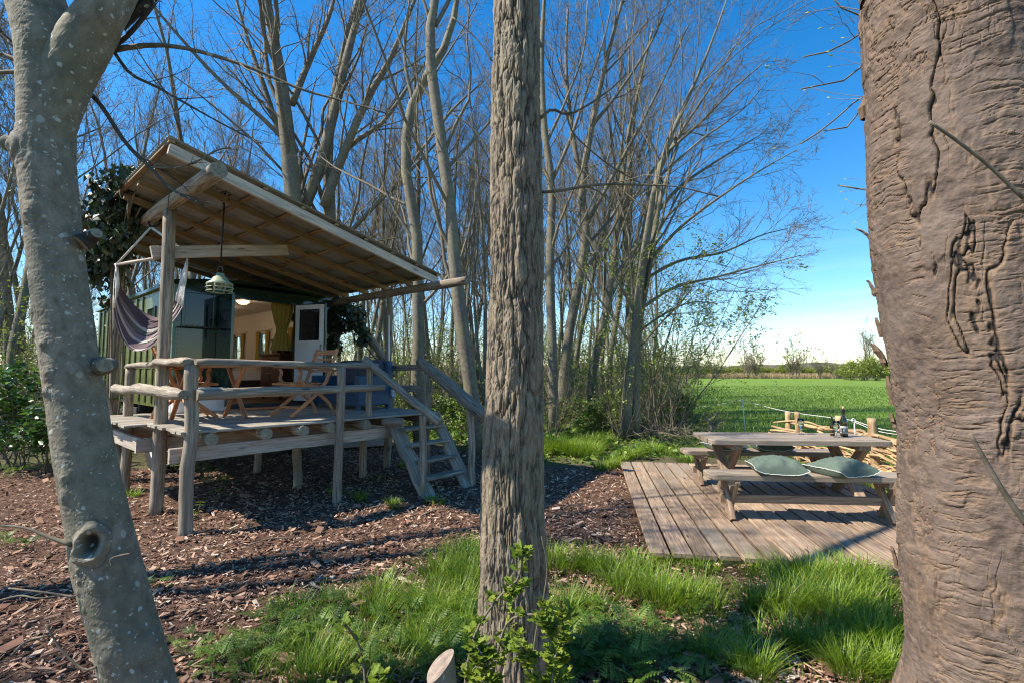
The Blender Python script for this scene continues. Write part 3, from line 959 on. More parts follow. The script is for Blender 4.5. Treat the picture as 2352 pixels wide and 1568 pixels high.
# lining
part('lining', M['cream'], wag, panel, (WA1 - 0.06, WB0 + 0.05, WZ0 + 0.03), Y, Z, X, LW - 0.12, HW - 0.05, 0.018, [(a, b, c - 0.03, d - 0.03) for a, b, c, d in RWIN])
part('lining', M['cream'], wag, panel, (WA0 + 0.042, WB0 + 0.05, WZ0 + 0.03), Y, Z, X, LW - 0.12, HW - 0.05, 0.018, [(a, b, c - 0.03, d - 0.03) for a, b, c, d in LWIN])
part('lining', M['cream'], wag, panel, (WA0 + 0.065, WB1 - 0.07, WZ0 + 0.03), X, Z, Y, WA1 - WA0 - 0.13, HW - 0.05, 0.018)
part('ceiling', M['cream'], wag, panel, (WA0 + 0.065, WB0 + 0.05, WZ1 - 0.055), X, Y, Z, WA1 - WA0 - 0.13, LW - 0.125, 0.02)
part('floor', M['darkwood'], wag, panel, (WA0 + 0.065, WB0 + 0.05, WZ0 + 0.002), X, Y, Z, WA1 - WA0 - 0.13, LW - 0.125, 0.025)
def wagroof(mb):
    xs = np.linspace(WA0 - 0.06, WA1 + 0.06, 13)
    c = (WA0 + WA1) / 2
    prof = [(x, WZ1 + 0.10 - 0.10 * (abs(x - c) / (WA1 - c)) ** 2.5) for x in xs]
    V = [(x, b, z + dz) for dz in (0, -0.05) for b in (WB0 - 0.07, WB1 + 0.05) for x, z in prof]
    k = 13
    i = np.arange(k - 1)
    f = [np.column_stack([i, i + 1, k + i + 1, k + i]), np.column_stack([2 * k + i, 3 * k + i, 3 * k + i + 1, 2 * k + i + 1]), np.column_stack([i, 2 * k + i, 2 * k + i + 1, i + 1]), np.column_stack([k + i, k + i + 1, 3 * k + i + 1, 3 * k + i]),
         np.array([[0, k, 3 * k, 2 * k], [k - 1, 3 * k - 1, 4 * k - 1, 2 * k - 1]])]
    mb.add(V, [(q, 0, False) for q in f])
part('roof', M['green'], wag, wagroof)
part('rain_gutter', M['green'], wag, box, (WA0 - 0.05, WB0 - 0.06, WZ1 - 0.05), (WA1 + 0.05, WB0 - 0.005, WZ1 - 0.005))
part('rain_gutter', M['olive'], wag, box, (WA0 - 0.05, WB0 + 0.0, WZ1 - 0.07), (WA0 - 0.005, WB1, WZ1 - 0.02))
part('corner_strip', M['trimgreen'], wag, box, (WA0 - 0.012, WB0 - 0.012, WZ0), (WA0 + 0.03, WB0 + 0.05, WZ1 - 0.07))
for k in range(26):
    mbr = MB()
    z = WZ0 + 0.08 + k * 0.07
    lathe(mbr, [(0.006, 0), (0.005, 0.004), (0.0005, 0.006)], 8)
    o = mbr.build('rivet', M['green'], wag)
    o.location = (WA0 + 0.055, WB0 - 0.0, z)
    o.rotation_euler = (math.pi / 2, 0, 0)
for k in range(14):                                      # pressed ribs on the long side
    b = WB0 + 0.2 + k * 0.385
    cutz = [(WZ0 + 0.05, WZ1 - 0.1)]
    for h in LWIN:
        if WB0 + 0.045 + h[0] - 0.08 < b < WB0 + 0.045 + h[1] + 0.08:
            cutz = [(WZ0 + 0.05, WZ0 + h[2] - 0.06)]
    for z0, z1 in cutz:
        part('rib', M['olive'], wag, bar, (WA0 - 0.012, b, z0), (WA0 - 0.012, b, z1), 0.05, 0.03, up=(1, 0, 0), ch=0.012)
part('skirt_strip', M['olive'], wag, box, (WA0 - 0.02, WB0, WZ0 + 0.62), (WA0 - 0.002, WB1, WZ0 + 0.66))
def window(parent, side, b0, b1, z0, z1, curt=True, mats=('trimgreen',)):
    x = WA0 if side < 0 else WA1
    s = -1 if side < 0 else 1
    wn = MB()
    t = 0.03
    for (p, q) in (((x, b0 - t, z0 - t), (x + s * 0.022, b1 + t, z0)), ((x, b0 - t, z1), (x + s * 0.022, b1 + t, z1 + t)), ((x, b0 - t, z0), (x + s * 0.022, b0, z1)), ((x, b1, z0), (x + s * 0.022, b1 + t, z1))):
        lo, hi = np.minimum(p, q), np.maximum(p, q)
        box(wn, lo, hi)
    w = wn.build('window', M[mats[0]], parent)
    part('pane', M['glass'], w, box, (x - s * 0.022, b0, z0), (x - s * 0.018, b1, z1), ch=0.0002)
    return w
def curtain(mb, x, b0, b1, z0, z1, n=(1, 0), tie=0.45, wid=1.0, ax=1):
    """cloth hanging in folds, gathered at a tie; ax=1 hangs along b"""
    K, S = 14, 28
    V, Gr = [], []
    c = (b0 + b1) / 2
    for k in range(K):
        t = k / (K - 1)
        z = z1 + (z0 - z1) * t
        g = 0.42 + 0.58 * min(1, abs(t - (1 - tie)) / 0.45) ** 0.8
        for j in range(S):
            u = j / (S - 1)
            y = c + (u - 0.5) * (b1 - b0) * g
            d = 0.018 * math.sin(u * 2 * math.pi * 4.5 + t * 1.5) * (0.6 + 0.4 * g)
            V.append((x + d, y, z) if ax == 1 else (y, x + d, z))
            Gr.append((t, u, 0))
    i, j = np.meshgrid(np.arange(K - 1), np.arange(S - 1), indexing='ij')
    q = np.column_stack([(i * S + j).ravel(), (i * S + j + 1).ravel(), ((i + 1) * S + j + 1).ravel(), ((i + 1) * S + j).ravel()])
    n_ = len(V)
    V2 = [(p[0] + (0.004 if ax == 1 else 0), p[1] + (0 if ax == 1 else 0.004), p[2]) for p in V]
    mb.add(np.array(V + V2), [(q, 0, True), (q[:, ::-1] + n_, 0, True)], np.array(Gr + Gr))
for h in LWIN:
    b0, b1, z0, z1 = WB0 + 0.045 + h[0], WB0 + 0.045 + h[1], WZ0 + h[2], WZ0 + h[3]
    w = window(wag, -1, b0, b1, z0, z1)
    part('curtain', M['mustard'], w, curtain, WA0 + 0.09, b0 - 0.02, b0 + (b1 - b0) * 0.42, z0 - 0.03, z1 + 0.03)
    part('curtain', M['mustard'], w, curtain, WA0 + 0.09, b1 - (b1 - b0) * 0.42, b1 + 0.02, z0 - 0.03, z1 + 0.03)
for h in RWIN:
    b0, b1, z0, z1 = WB0 + 0.045 + h[0], WB0 + 0.045 + h[1], WZ0 + h[2], WZ0 + h[3]
    w = window(wag, 1, b0, b1, z0, z1)
    part('curtain', M['mustard'], w, curtain, WA1 - 0.10, b0 - 0.09, b0 + 0.09, z0 - 0.22, z1 + 0.05, tie=0.5)
    part('curtain', M['mustard'], w, curtain, WA1 - 0.10, b1 - 0.09, b1 + 0.09, z0 - 0.22, z1 + 0.05, tie=0.5)
    fm = MB()
    for (p, q) in (((WA1 - 0.085, b0 - 0.16, z1 + 0.07), (WA1 - 0.062, b1 + 0.16, z1 + 0.10)), ((WA1 - 0.085, b0 - 0.16, z0 - 0.28), (WA1 - 0.062, b1 + 0.16, z0 - 0.25))):
        box(fm, p, q)
    fm.build('ledge', M['cream'], w)
# the small window with a drop flap on the front wall
fw = MB()
a0, a1, z0, z1 = 0.74, 1.13, 2.36, 2.86
for (p, q) in (((a0 - .04, WB0 - .03, z0 - .03), (a1 + .04, WB0 - .001, z0)), ((a0 - .04, WB0 - .03, z1), (a1 + .04, WB0 - .001, z1 + .035)), ((a0 - .04, WB0 - .03, z0), (a0, WB0 - .001, z1)), ((a1, WB0 - .03, z0), (a1 + .04, WB0 - .001, z1))):
    box(fw, p, q)
fwo = fw.build('window', M['green'], wag)
part('pane', M['pane'], fwo, box, (a0, WB0 - 0.014, z0), (a1, WB0 - 0.006, z1), ch=0.001)
part('flap', M['chassis'], fwo, box, (a0 - 0.06, WB0 - 0.17, z0 - 0.045), (a1 + 0.06, WB0 - 0.032, z0 - 0.03))
for q in range(6):
    part('bolt', M['metal'], fwo, box, (a0 + q * 0.075, WB0 - 0.10, z0 - 0.03), (a0 + q * 0.075 + 0.02, WB0 - 0.08, z0 - 0.015))
# doors
def door(parent, hinge, ang, wdt, z0, z1, outer, inner, vent=False, mirror=1):
    """leaf hinged at `hinge` (a, b); ang is its direction in the a-b plane, inner face on the left of it"""
    d = np.array([math.cos(ang), math.sin(ang), 0])
    nn = np.array([-d[1], d[0], 0]) * mirror
    h = np.array([hinge[0], hinge[1], 0])
    wx0, wx1, wz0, wz1 = 0.10, wdt - 0.10, z1 - z0 - 0.66, z1 - z0 - 0.10
    mb1 = MB()
    panel(mb1, h + Z * z0 + nn * 0.001, d, Z, -nn, wdt, z1 - z0, 0.036, [(wx0, wx1, wz0, wz1)])
    o = mb1.build('door', M[outer], parent)
    mb2 = MB()
    panel(mb2, h + Z * (z0 + 0.02) + nn * 0.002 + d * 0.02, d, Z, nn, wdt - 0.04, z1 - z0 - 0.04, 0.012, [(wx0 - 0.02, wx1 - 0.02, wz0 - 0.02, wz1 - 0.02)])
    mb2.build('inner_skin', M[inner], o)
    mb3 = MB()
    panel(mb3, h + Z * z0 + d * (wx0 - 0.03) + Z * (wz0 - 0.03) + nn * 0.015, d, Z, nn, wx1 - wx0 + 0.06, wz1 - wz0 + 0.06, 0.014, [(0.03, 0.03 + wx1 - wx0, 0.03, 0.03 + wz1 - wz0)])
    mb3.build('window_frame', M[inner], o)
    mb4 = MB()
    panel(mb4, h + Z * z0 + d * wx0 + Z * wz0 - nn * 0.02, d, Z, nn, wx1 - wx0, wz1 - wz0, 0.004)
    mb4.build('pane', M['pane'], o)
    mb5 = MB()
    c = h + d * (wdt - 0.05) + Z * (z0 + 0.95) + nn * 0.02
    tube(mb5, [c - Z * 0.05, c + nn * 0.03 - Z * 0.05, c + nn * 0.03 + Z * 0.06, c + Z * 0.06], 0.008, 8)
    mb5.build('handle', M['metal'], o)
    if vent:
        for k in range(9):
            for r_ in range(2):
                mbv = MB()
                p = h + d * (0.17 + k * 0.035) + Z * (z0 + 0.22 + r_ * 0.085) + nn * 0.0145
                bar(mbv, p, p + Z * 0.06, 0.012, 0.003, up=tuple(nn), ch=0.0005)
                mbv.build('vent_slot', M['black'], o)
    return o
DZ0, DZ1 = WZ0 + 0.03, WZ0 + 1.78
door(wag, (OPEN[1], WB0 - 0.02), math.radians(-90 + 22), 0.66, DZ0, DZ1, 'green', 'white', vent=True, mirror=-1)
door(wag, (OPEN[0], WB0 - 0.02), math.radians(-90), 0.60, DZ0, DZ1, 'green', 'trimgreen')
part('door_sill', M['chassis'], wag, box, (OPEN[0] - 0.1, WB0 - 0.05, WZ0 - 0.10), (OPEN[1] + 0.1, WB0 - 0.002, WZ0 + 0.025))
part('curtain', M['mustard'], wag, curtain, WB0 + 0.16, 2.12, 2.52, WZ0 + 0.95, WZ0 + 1.80, tie=0.42, ax=0)
# chassis and wheels
for a in (1.15, 2.55):
    part('chassis_rail', M['chassis'], wag, box, (a - 0.05, WB0 + 0.1, 0.80), (a + 0.05, WB1 - 0.1, WZ0 - 0.002))
for b in (3.4, 5.0, 6.6, 8.1):
    part('cross_member', M['chassis'], wag, box, (WA0 + 0.05, b - 0.04, 0.94), (WA1 - 0.05, b + 0.04, WZ0 - 0.003))
part('tool_locker', M['chassis'], wag, box, (WA0 + 0.02, 5.0, 0.55), (WA0 + 0.5, 6.4, 1.0))
for b in (4.05, 7.4):
    part('axle', M['chassis'], wag, tube, [(WA0 + 0.2, b, 0.47), (WA1 - 0.2, b, 0.47)], 0.05, 10)
    for a, sg in ((WA0 + 0.16, -1), (WA1 - 0.16, 1)):
        wt = MB()
        lathe(wt, [(0.27, -0.11), (0.40, -0.125), (0.455, -0.11), (0.475, -0.06), (0.478, 0), (0.475, 0.06), (0.455, 0.11), (0.40, 0.125), (0.27, 0.11), (0.27, -0.11)], 36)
        w = wt.build('wheel', M['black'], wag)
        w.location = (a, b, 0.475)
        w.rotation_euler = (0, math.pi / 2, 0)
        wr = MB()
        lathe(wr, [(0.01, 0.06 * sg), (0.10, 0.07 * sg), (0.12, 0.02 * sg), (0.23, -0.01 * sg), (0.26, 0.09 * sg), (0.275, 0.10 * sg), (0.272, -0.10 * sg)], 30)
        wr.build('rim', M['rim'], w)
        for k in range(30):
            th = k / 30 * 2 * math.pi
            tb = MB()
            c = np.array([0.478 * math.cos(th), 0.478 * math.sin(th), 0])
            bar(tb, c + Z * -0.10, c + Z * 0.10, 0.03, 0.02, up=tuple(c / 0.478), ch=0.004)
            tb.build('tread_block', M['black'], w)
# ceiling lamps, lit
for (a, b) in ((1.95, 4.0), (1.95, 5.3), (1.95, 7.2)):
    lm = MB()
    lathe(lm, [(0.15, 0), (0.15, -0.02), (0.115, -0.03)], 24)
    l = lm.build('ceiling_lamp', M['cream'], wag)
    l.location = (a, b, WZ1 - 0.057)
    part('lamp_glass', M['lampglow'], l, lathe, [(0.115, -0.025), (0.105, -0.055), (0.07, -0.08), (0.001, -0.088)], 24)
    for k in range(4):
        th = k * math.pi / 4
        part('cage_wire', M['metal'], l, tube, [(0.12 * math.cos(th), 0.12 * math.sin(th), -0.03), (0.075 * math.cos(th), 0.075 * math.sin(th), -0.092), (0, 0, -0.1), (-0.075 * math.cos(th), -0.075 * math.sin(th), -0.092), (-0.12 * math.cos(th), -0.12 * math.sin(th), -0.03)], 0.004, 6, 12)
    ld = bpy.data.lights.new('ceiling_lamp_light', 'POINT')
    ld.energy = 3
    ld.color = (1.0, 0.80, 0.58)
    ld.shadow_soft_size = 0.1
    lo = bpy.data.objects.new('ceiling_lamp_light', ld)
    COL.objects.link(lo)
    lo.parent = l
    lo.location = (0, 0, -0.16)

# ---------------------------------------------------------------- inside the wagon
def at(name, label, cat, a, b, z, rz=0.0, group=None):
    return thing(name, label, cat, W(a, b, z), PHI + rz, group)
cab = at('cabinet', 'dark mahogany cabinet standing inside the wagon doorway', 'cabinet', 2.75, 4.1, WZ0 + 0.03)
part('carcass', M['darkwood'], cab, box, (-0.22, -0.42, 0.12), (0.22, 0.42, 0.86))
part('top', M['darkwood'], cab, box, (-0.25, -0.45, 0.86), (0.24, 0.45, 0.89))
for s in (-1, 1):
    d_ = part('door', M['darkwood'], cab, box, (-0.235, 0.01 if s > 0 else -0.40, 0.15), (-0.222, 0.40 if s > 0 else -0.01, 0.83))
    part('knob', M['gold'], d_, lathe, [(0.012, 0), (0.014, 0.012), (0.002, 0.02)], 10, (-0.24, s * 0.05, 0.5))
    for q in (-0.36, 0.36):
        pass
for x in (-0.18, 0.18):
    for y in (-0.38, 0.38):
        part('leg', M['darkwood'], cab, bar, (x, y, 0), (x, y, 0.12), 0.04, 0.04)
cm = at('coffee_maker', 'black coffee maker on top of the dark cabinet', 'coffee maker', 2.74, 4.22, WZ0 + 0.92)
part('body', M['black'], cm, box, (-0.09, -0.13, 0), (0.12, 0.13, 0.24), ch=0.02)
part('head', M['black'], cm, box, (-0.13, -0.10, 0.24), (0.12, 0.12, 0.30), ch=0.015)
kt = at('kettle', 'steel and black kettle at the near end of the dark cabinet', 'kettle', 2.72, 3.86, WZ0 + 0.92)
part('body', M['metal'], kt, lathe, [(0.001, 0), (0.075, 0), (0.078, 0.06), (0.062, 0.19), (0.03, 0.205), (0.001, 0.215)], 24)
part('handle', M['black'], kt, tube, [(-0.05, -0.05, 0.17), (-0.10, -0.10, 0.19), (-0.115, -0.115, 0.10), (-0.055, -0.055, 0.03)], 0.012, 8, 14)
part('spout', M['metal'], kt, tube, [(0.05, 0.05, 0.13), (0.08, 0.08, 0.18)], (0.02, 0.012), 10)
bed = at('bed', 'low bed with white sheet and dark base at the back of the wagon', 'bed', 1.95, 6.6, WZ0 + 0.03)
part('base', M['black'], bed, box, (-1.05, -1.2, 0), (1.05, 1.5, 0.36))
part('mattress', M['sheet'], bed, box, (-1.06, -1.21, 0.36), (1.06, 1.5, 0.56), ch=0.06)
for s in (-0.5, 0.5):
    part('pillow', M['sheet'], bed, box, (s - 0.3, 1.0, 0.56), (s + 0.3, 1.4, 0.68), ch=0.05)
ol = at('wall_lamp', 'small dark wall lamp under the window inside the wagon', 'lamp', WA1 - 0.11, 5.05, WZ0 + 0.62)
part('bracket', M['black'], ol, box, (-0.02, -0.03, 0), (0.04, 0.03, 0.04))
part('font', M['black'], ol, lathe, [(0.001, 0.04), (0.05, 0.05), (0.055, 0.08), (0.02, 0.105), (0.028, 0.12), (0.03, 0.16), (0.018, 0.2), (0.015, 0.22)], 16)
fan = at('wall_fan', 'black wall fan high up inside the wagon', 'fan', WA1 - 0.25, 3.95, WZ1 - 0.32)
part('motor', M['black'], fan, lathe, [(0.001, -0.05), (0.05, -0.05), (0.06, 0), (0.05, 0.08), (0.001, 0.09)], 16)
part('bracket', M['black'], fan, bar, (0, 0, 0.03), (0.19, 0, 0.03), 0.04, 0.03)
for k in range(4):
    th = k * math.pi / 2 + 0.4
    part('blade', M['black'], fan, bar, (0, 0, -0.06), (0.19 * math.cos(th), 0.19 * math.sin(th), -0.07), 0.09, 0.006, taper=1.3)
part('guard', M['metal'], fan, tube, [(0.2 * math.cos(q), 0.2 * math.sin(q), -0.065) for q in np.linspace(0, 2 * math.pi, 25)], 0.006, 6)

# ---------------------------------------------------------------- things on the deck
chest = at('storage_chest', 'low white storage chest on the deck below the wagon window', 'chest', 0.92, 2.76, ZD + 0.002)
part('body', M['white'], chest, box, (-0.36, -0.20, 0), (0.30, 0.2, 0.32), ch=0.012)
part('lid', M['white'], chest, box, (-0.375, -0.215, 0.323), (0.315, 0.215, 0.36), ch=0.012)
mat_ = at('door_mat', 'thin brown door mat lying on the deck before the wagon door', 'mat', 1.85, 2.55, ZD + 0.004)
part('mat', M['teak'], mat_, box, (-0.4, -0.22, 0), (0.4, 0.22, 0.012))

tab = at('folding_table', 'orange teak folding table with crossed legs on the deck', 'table', 0.50, 1.10, ZD + 0.003)
for k in range(7):
    y = -0.33 + k * 0.11
    part('slat', M['teak'], tab, bar, (-0.52, y, 0.735), (0.58, y, 0.735), 0.10, 0.022)
for s in (-1, 1):
    part('apron', M['teak'], tab, bar, (-0.44, s * 0.30, 0.685), (0.46, s * 0.30, 0.685), 0.025, 0.07)
    x = s * 0.30
    part('leg', M['teak'], tab, bar, (x - 0.02, -0.33, 0.66), (x + 0.0, 0.30, 0.02), 0.05, 0.028)
    part('leg', M['teak'], tab, bar, (x + 0.03, 0.33, 0.66), (x + 0.03, -0.30, 0.02), 0.05, 0.028)
    part('foot_rail', M['teak'], tab, bar, (x - 0.02, -0.02, 0.0), (x - 0.02, 0.32, 0.0), 0.001, 0.001) if False else None
part('stretcher', M['teak'], tab, bar, (-0.34, 0.06, 0.26), (0.36, 0.06, 0.26), 0.05, 0.028)

def chair(label, a, b, rz):
    c = at('folding_chair', label, 'chair', a, b, ZD + 0.003, rz, 'teak folding armchairs on the deck')
    # faces +x: crossed legs in the x-z plane on both sides
    for s in (-1, 1):
        y = s * 0.25
        tb = MB()
        bar(tb, (0.30, y, 0.01), (-0.06, y, 0.30), 0.028, 0.045, up=(0, 0, 1))
        bar(tb, (-0.055, y, 0.295), (-0.20, y, 0.47), 0.028, 0.045)
        bar(tb, (-0.196, y, 0.465), (-0.36, y, 0.92), 0.028, 0.045)
        tb.build('back_upright', M['teak'], c)
        cv = MB()
        pts = catmull([(-0.34, 0, 0.0), (-0.27, 0, 0.16), (-0.10, 0, 0.30), (0.08, 0, 0.36)], 8)
        yy = y - s * 0.032
        for p, q in zip(pts[:-1], pts[1:]):
            bar(cv, (p[0], yy, p[2]), (q[0] + (q[0] - p[0]) * .1, yy, q[2] + (q[2] - p[2]) * .1), 0.028, 0.045)
        cv.build('curved_leg', M['teak'], c)
        sp = MB()
        pts = catmull([(0.12, 0, 0.42), (0.19, 0, 0.50), (0.17, 0, 0.58), (0.20, 0, 0.64)], 7)
        for p, q in zip(pts[:-1], pts[1:]):
            bar(sp, (p[0], y, p[2]), (q[0], y, q[2] + 0.005), 0.026, 0.04)
        sp.build('arm_support', M['teak'], c)
        part('arm', M['teak'], c, bar, (-0.34, y, 0.615), (0.28, y, 0.66), 0.06, 0.024, seg=4, bow=0.012)
        part('seat_rail', M['teak'], c, bar, (-0.22, y - s * 0.06, 0.40), (0.22, y - s * 0.06, 0.425), 0.028, 0.04)
    for k in range(6):
        x = -0.19 + k * 0.08
        part('seat_slat', M['teak'], c, bar, (x, -0.21, 0.44 + 0.003 * k), (x, 0.21, 0.44 + 0.003 * k), 0.062, 0.016)
    part('seat_front', M['teak'], c, bar, (0.27, -0.23, 0.435), (0.27, 0.23, 0.435), 0.07, 0.03, ch=0.012)
    for z, h in ((0.87, 0.075), (0.77, 0.035), (0.69, 0.035), (0.61, 0.035)):
        x = -0.196 - (z - 0.465) * 0.36
        part('back_slat', M['teak'], c, bar, (x, -0.23, z), (x, 0.23, z), 0.018, h, up=(-0.35, 0, 1), seg=4, bow=0)
    part('stretcher', M['teak'], c, bar, (0.17, -0.25, 0.12), (0.17, 0.25, 0.12), 0.03, 0.03)
    return c
chair('orange teak folding armchair facing the table from the right, near the blue sofa', 1.55, 0.80, math.pi + 0.06)
chair('orange teak folding armchair half hidden behind the tall roof post, left of the table', 0.42, 1.62, -0.12)

sofa = at('rattan_sofa', 'blue woven rattan sofa with slate cushions at the far end of the deck', 'sofa', 2.88, 1.75, ZD + 0.003)
def cushion_box(mb, lo, hi, puff=0.03):
    lo, hi = np.array(lo, float), np.array(hi, float)
    n = 10
    V, Fq = [], []
    g = np.linspace(-1, 1, n)
    k = 0
    for ax in range(3):
        for s in (-1, 1):
            pts = []
            for a in g:
                for b in g:
                    p = np.zeros(3)
                    p[ax] = s
                    p[(ax + 1) % 3] = a
                    p[(ax + 2) % 3] = b
                    pts.append(p)
            P_ = np.array(pts)
            q = np.abs(P_)
            shr = 1 - 0.10 * (q ** 4).prod(axis=1, keepdims=True)
            e = P_ / (np.sum(q ** 8, axis=1, keepdims=True) ** (1 / 8)) * shr
            i, j = np.meshgrid(np.arange(n - 1), np.arange(n - 1), indexing='ij')
            f = np.column_stack([(i * n + j).ravel(), ((i + 1) * n + j).ravel(), ((i + 1) * n + j + 1).ravel(), (i * n + j + 1).ravel()])
            if s < 0:
                f = f[:, ::-1]
            V.append(e)
            Fq.append(f + k)
            k += n * n
    V = np.concatenate(V)
    V = (lo + hi) / 2 + V * (hi - lo) / 2
    mb.add(V, [(np.concatenate(Fq), 0, True)])
part('seat_base', M['rattan'], sofa, box, (-0.30, -0.62, 0.06), (0.26, 0.62, 0.28), ch=0.015)
part('backrest', M['rattan'], sofa, bar, (0.27, -0.72, 0.43), (0.27, 0.72, 0.43), 0.09, 0.70, ch=0.03)
for s in (-1, 1):
    part('arm', M['rattan'], sofa, box, (-0.33, s * 0.68 - 0.06, 0.06), (0.23, s * 0.68 + 0.06, 0.54), ch=0.02)
for x in (-0.29, 0.27):
    for y in (-0.68, 0.68):
        part('leg', M['rattan'], sofa, bar, (x, y, 0), (x, y, 0.07), 0.06, 0.06)
for s in (-0.31, 0.31):
    part('seat_cushion', M['seatcloth'], sofa, cushion_box, (-0.32, s - 0.30, 0.28), (0.20, s + 0.30, 0.38))
    part('back_cushion', M['seatcloth'], sofa, cushion_box, (0.10, s - 0.30, 0.36), (0.24, s + 0.30, 0.80))

# broom head hung on the roof post
brm = at('broom', 'broom with blue and yellow bristles leaning by the roof post', 'broom', 3.19, 1.10, ZD + 0.003)
part('handle', M['fibre'], brm, tube, [(0.0, 0.05, 1.55), (0, 0.02, 0.30)], 0.012, 8)
part('head', M['fibre'], brm, box, (-0.03, -0.13, 0.27), (0.03, 0.15, 0.31))
part('bristles', M['bluebr'], brm, bar, (-0.0, -0.12, 0.23), (0.0, 0.06, 0.23), 0.07, 0.09, ch=0.02)
part('bristles', M['yellow'], brm, bar, (-0.0, 0.065, 0.23), (0.0, 0.15, 0.23), 0.07, 0.09, ch=0.02)

# hanging lantern
lp = U(505, 650, 5.75)
lan = thing('hanging_lantern', 'sage green caged lantern hanging on a black cord under the canopy', 'lantern', lp, 0)
part('cap', M['lantern'], lan, lathe, [(0.001, 0.115), (0.045, 0.115), (0.048, 0.08), (0.075, 0.065), (0.10, 0.02), (0.138, -0.005), (0.142, -0.02), (0.13, -0.022), (0.09, 0.012), (0.06, 0.05), (0.001, 0.06)], 28)
for z, r in ((-0.02, 0.138), (-0.062, 0.142), (-0.105, 0.136)):
    part('ring', M['lantern'], lan, tube, [(r * math.cos(q), r * math.sin(q), z) for q in np.linspace(0, 2 * math.pi, 33)], 0.008, 6)
for k in range(8):
    th = k * math.pi / 4 + 0.2
    part('cage_bar', M['lantern'], lan, tube, [(0.138 * math.cos(th), 0.138 * math.sin(th), -0.015), (0.142 * math.cos(th), 0.142 * math.sin(th), -0.06), (0.136 * math.cos(th), 0.136 * math.sin(th), -0.108)], 0.006, 6)
part('bulb', M['glass'], lan, lathe, [(0.001, -0.085), (0.02, -0.08), (0.032, -0.055), (0.026, -0.02), (0.014, 0.01), (0.012, 0.05)], 16)
part('bail', M['metal'], lan, tube, [(-0.03, 0, 0.115), (-0.03, 0, 0.18), (0, 0, 0.20), (0.03, 0, 0.18), (0.03, 0, 0.115)], 0.006, 6)
hp = U(517, 432, 5.62) - lp
part('cord', M['blackrope'], lan, tube, [(0, 0, 0.20), hp * 0.5, hp], 0.009, 6)
kn = MB()
for k in range(10):
    q = hp * (1 - 0.012 * k) + rng.normal(0, 0.012, 3)
    tube(kn, [q + rng.normal(0, 0.03, 3), q, q + rng.normal(0, 0.03, 3) - np.array([0, 0, 0.05])], 0.008, 5, 7)
kn.build('knot', M['blackrope'], lan)

# hammock chair
hm = thing('hammock_chair', 'striped purple and cream hammock chair hanging from the left log beam', 'hammock', W(0.0, 1.72, BL), 0)
hb = W(0.0, 1.72, BL)
YH = hb[1]
def hl(u, v, dy=0.0):
    return U(u, v, YH + dy) - hb
ring = hl(347, 522)
part('strap', M['blackrope'], hm, tube, [(0.03, 0, 0.085), (-0.09, 0, 0.05), (-0.06, 0, -0.10), ring], 0.014, 6, 16)
part('strap', M['blackrope'], hm, tube, [(0.03, 0, 0.085), (0.10, 0, 0.03), (0.06, 0, -0.10), ring], 0.014, 6, 16)
bl, br_ = hl(268, 608), hl(432, 582)
part('spreader_bar', [M['beam'], M['endgrain']], hm, tube, [bl - (br_ - bl) * 0.02, br_], 0.021, 10)
for e in (bl, br_):
    rp = MB()
    for k in range(3):
        j = rng.normal(0, 0.008, 3)
        tube(rp, [ring + j, ring * 0.5 + e * 0.5 + j, e + j], 0.010, 6)
    rp.build('rope', M['rope'], hm)
# corners of the cloth: left and right end of the back edge, the front edge and the foot
LB, LF = hl(274, 662, 0.16), hl(262, 708, -0.18)
RB, RF = hl(402, 690, 0.16), hl(420, 706, -0.16)
def sheetpt(u, v):
    p = (LB * (1 - v) + LF * v) * (1 - u) + (RB * (1 - v) + RF * v) * u
    sag = 0.30 + 0.26 * v
    s = (math.sin(math.pi * u) ** 0.8)
    dy = -0.24 * (v - 0.45) * s
    fold = 0.018 * math.sin(v * 31 + u * 5) * (0.4 + s) + 0.010 * math.sin(v * 57 - u * 9)
    return p + np.array([0.05 * (0.5 - u) * s, dy + fold, -sag * s + fold * 0.7])
hs_ = MB()
nu, nv = 36, 60
V = np.array([sheetpt(i / (nu - 1), j / (nv - 1)) for i in range(nu) for j in range(nv)])
Gr = np.array([(i / (nu - 1), j / (nv - 1), 0) for i in range(nu) for j in range(nv)])
i, j = np.meshgrid(np.arange(nu - 1), np.arange(nv - 1), indexing='ij')
q = np.column_stack([(i * nv + j).ravel(), ((i + 1) * nv + j).ravel(), ((i + 1) * nv + j + 1).ravel(), (i * nv + j + 1).ravel()])
hs_.add(np.concatenate([V, V + np.array([0, 0.004, 0.004])]), [(q, 0, True), (q[:, ::-1] + nu * nv, 0, True)], np.concatenate([Gr, Gr]))
hs_.build('seat_cloth', M['hammock'], hm)
for (e, B_, F_) in ((bl, LB, LF), (br_, RB, RF)):
    cd = MB()
    for k in range(14):
        t = k / 13
        tgt = B_ * (1 - t) + F_ * t
        j = rng.normal(0, 0.006, 3)
        tube(cd, [e + j, (e * 0.45 + tgt * 0.55) + rng.normal(0, 0.008, 3), tgt], 0.0055, 5, 6)
    cd.build('cords', M['rope'], hm)

# leaning pole and pallet
pl = G(292, 1130)
pole = thing('leaning_pole', 'pale peeled pole leaning behind the left foreground tree', 'pole', pl)
part('pole', [M['beam'], M['endgrain']], pole, log, (0, 0, -0.02), U(232, 870, 6.9) - pl, 0.045, 0.038)
pal = thing('pallet', 'small wooden boardwalk panel lying on the ground behind the deck', 'pallet', G(835, 1025), math.radians(20))
for k in range(7):
    part('board', M['plat'], pal, bar, (-0.55, k * 0.15 - 0.4, 0.075), (0.6, k * 0.15 - 0.4, 0.075), 0.135, 0.025)
for x in (-0.45, 0.0, 0.5):
    part('bearer', M['plat'], pal, bar, (x, -0.45, 0.03), (x, 0.55, 0.03), 0.07, 0.058)

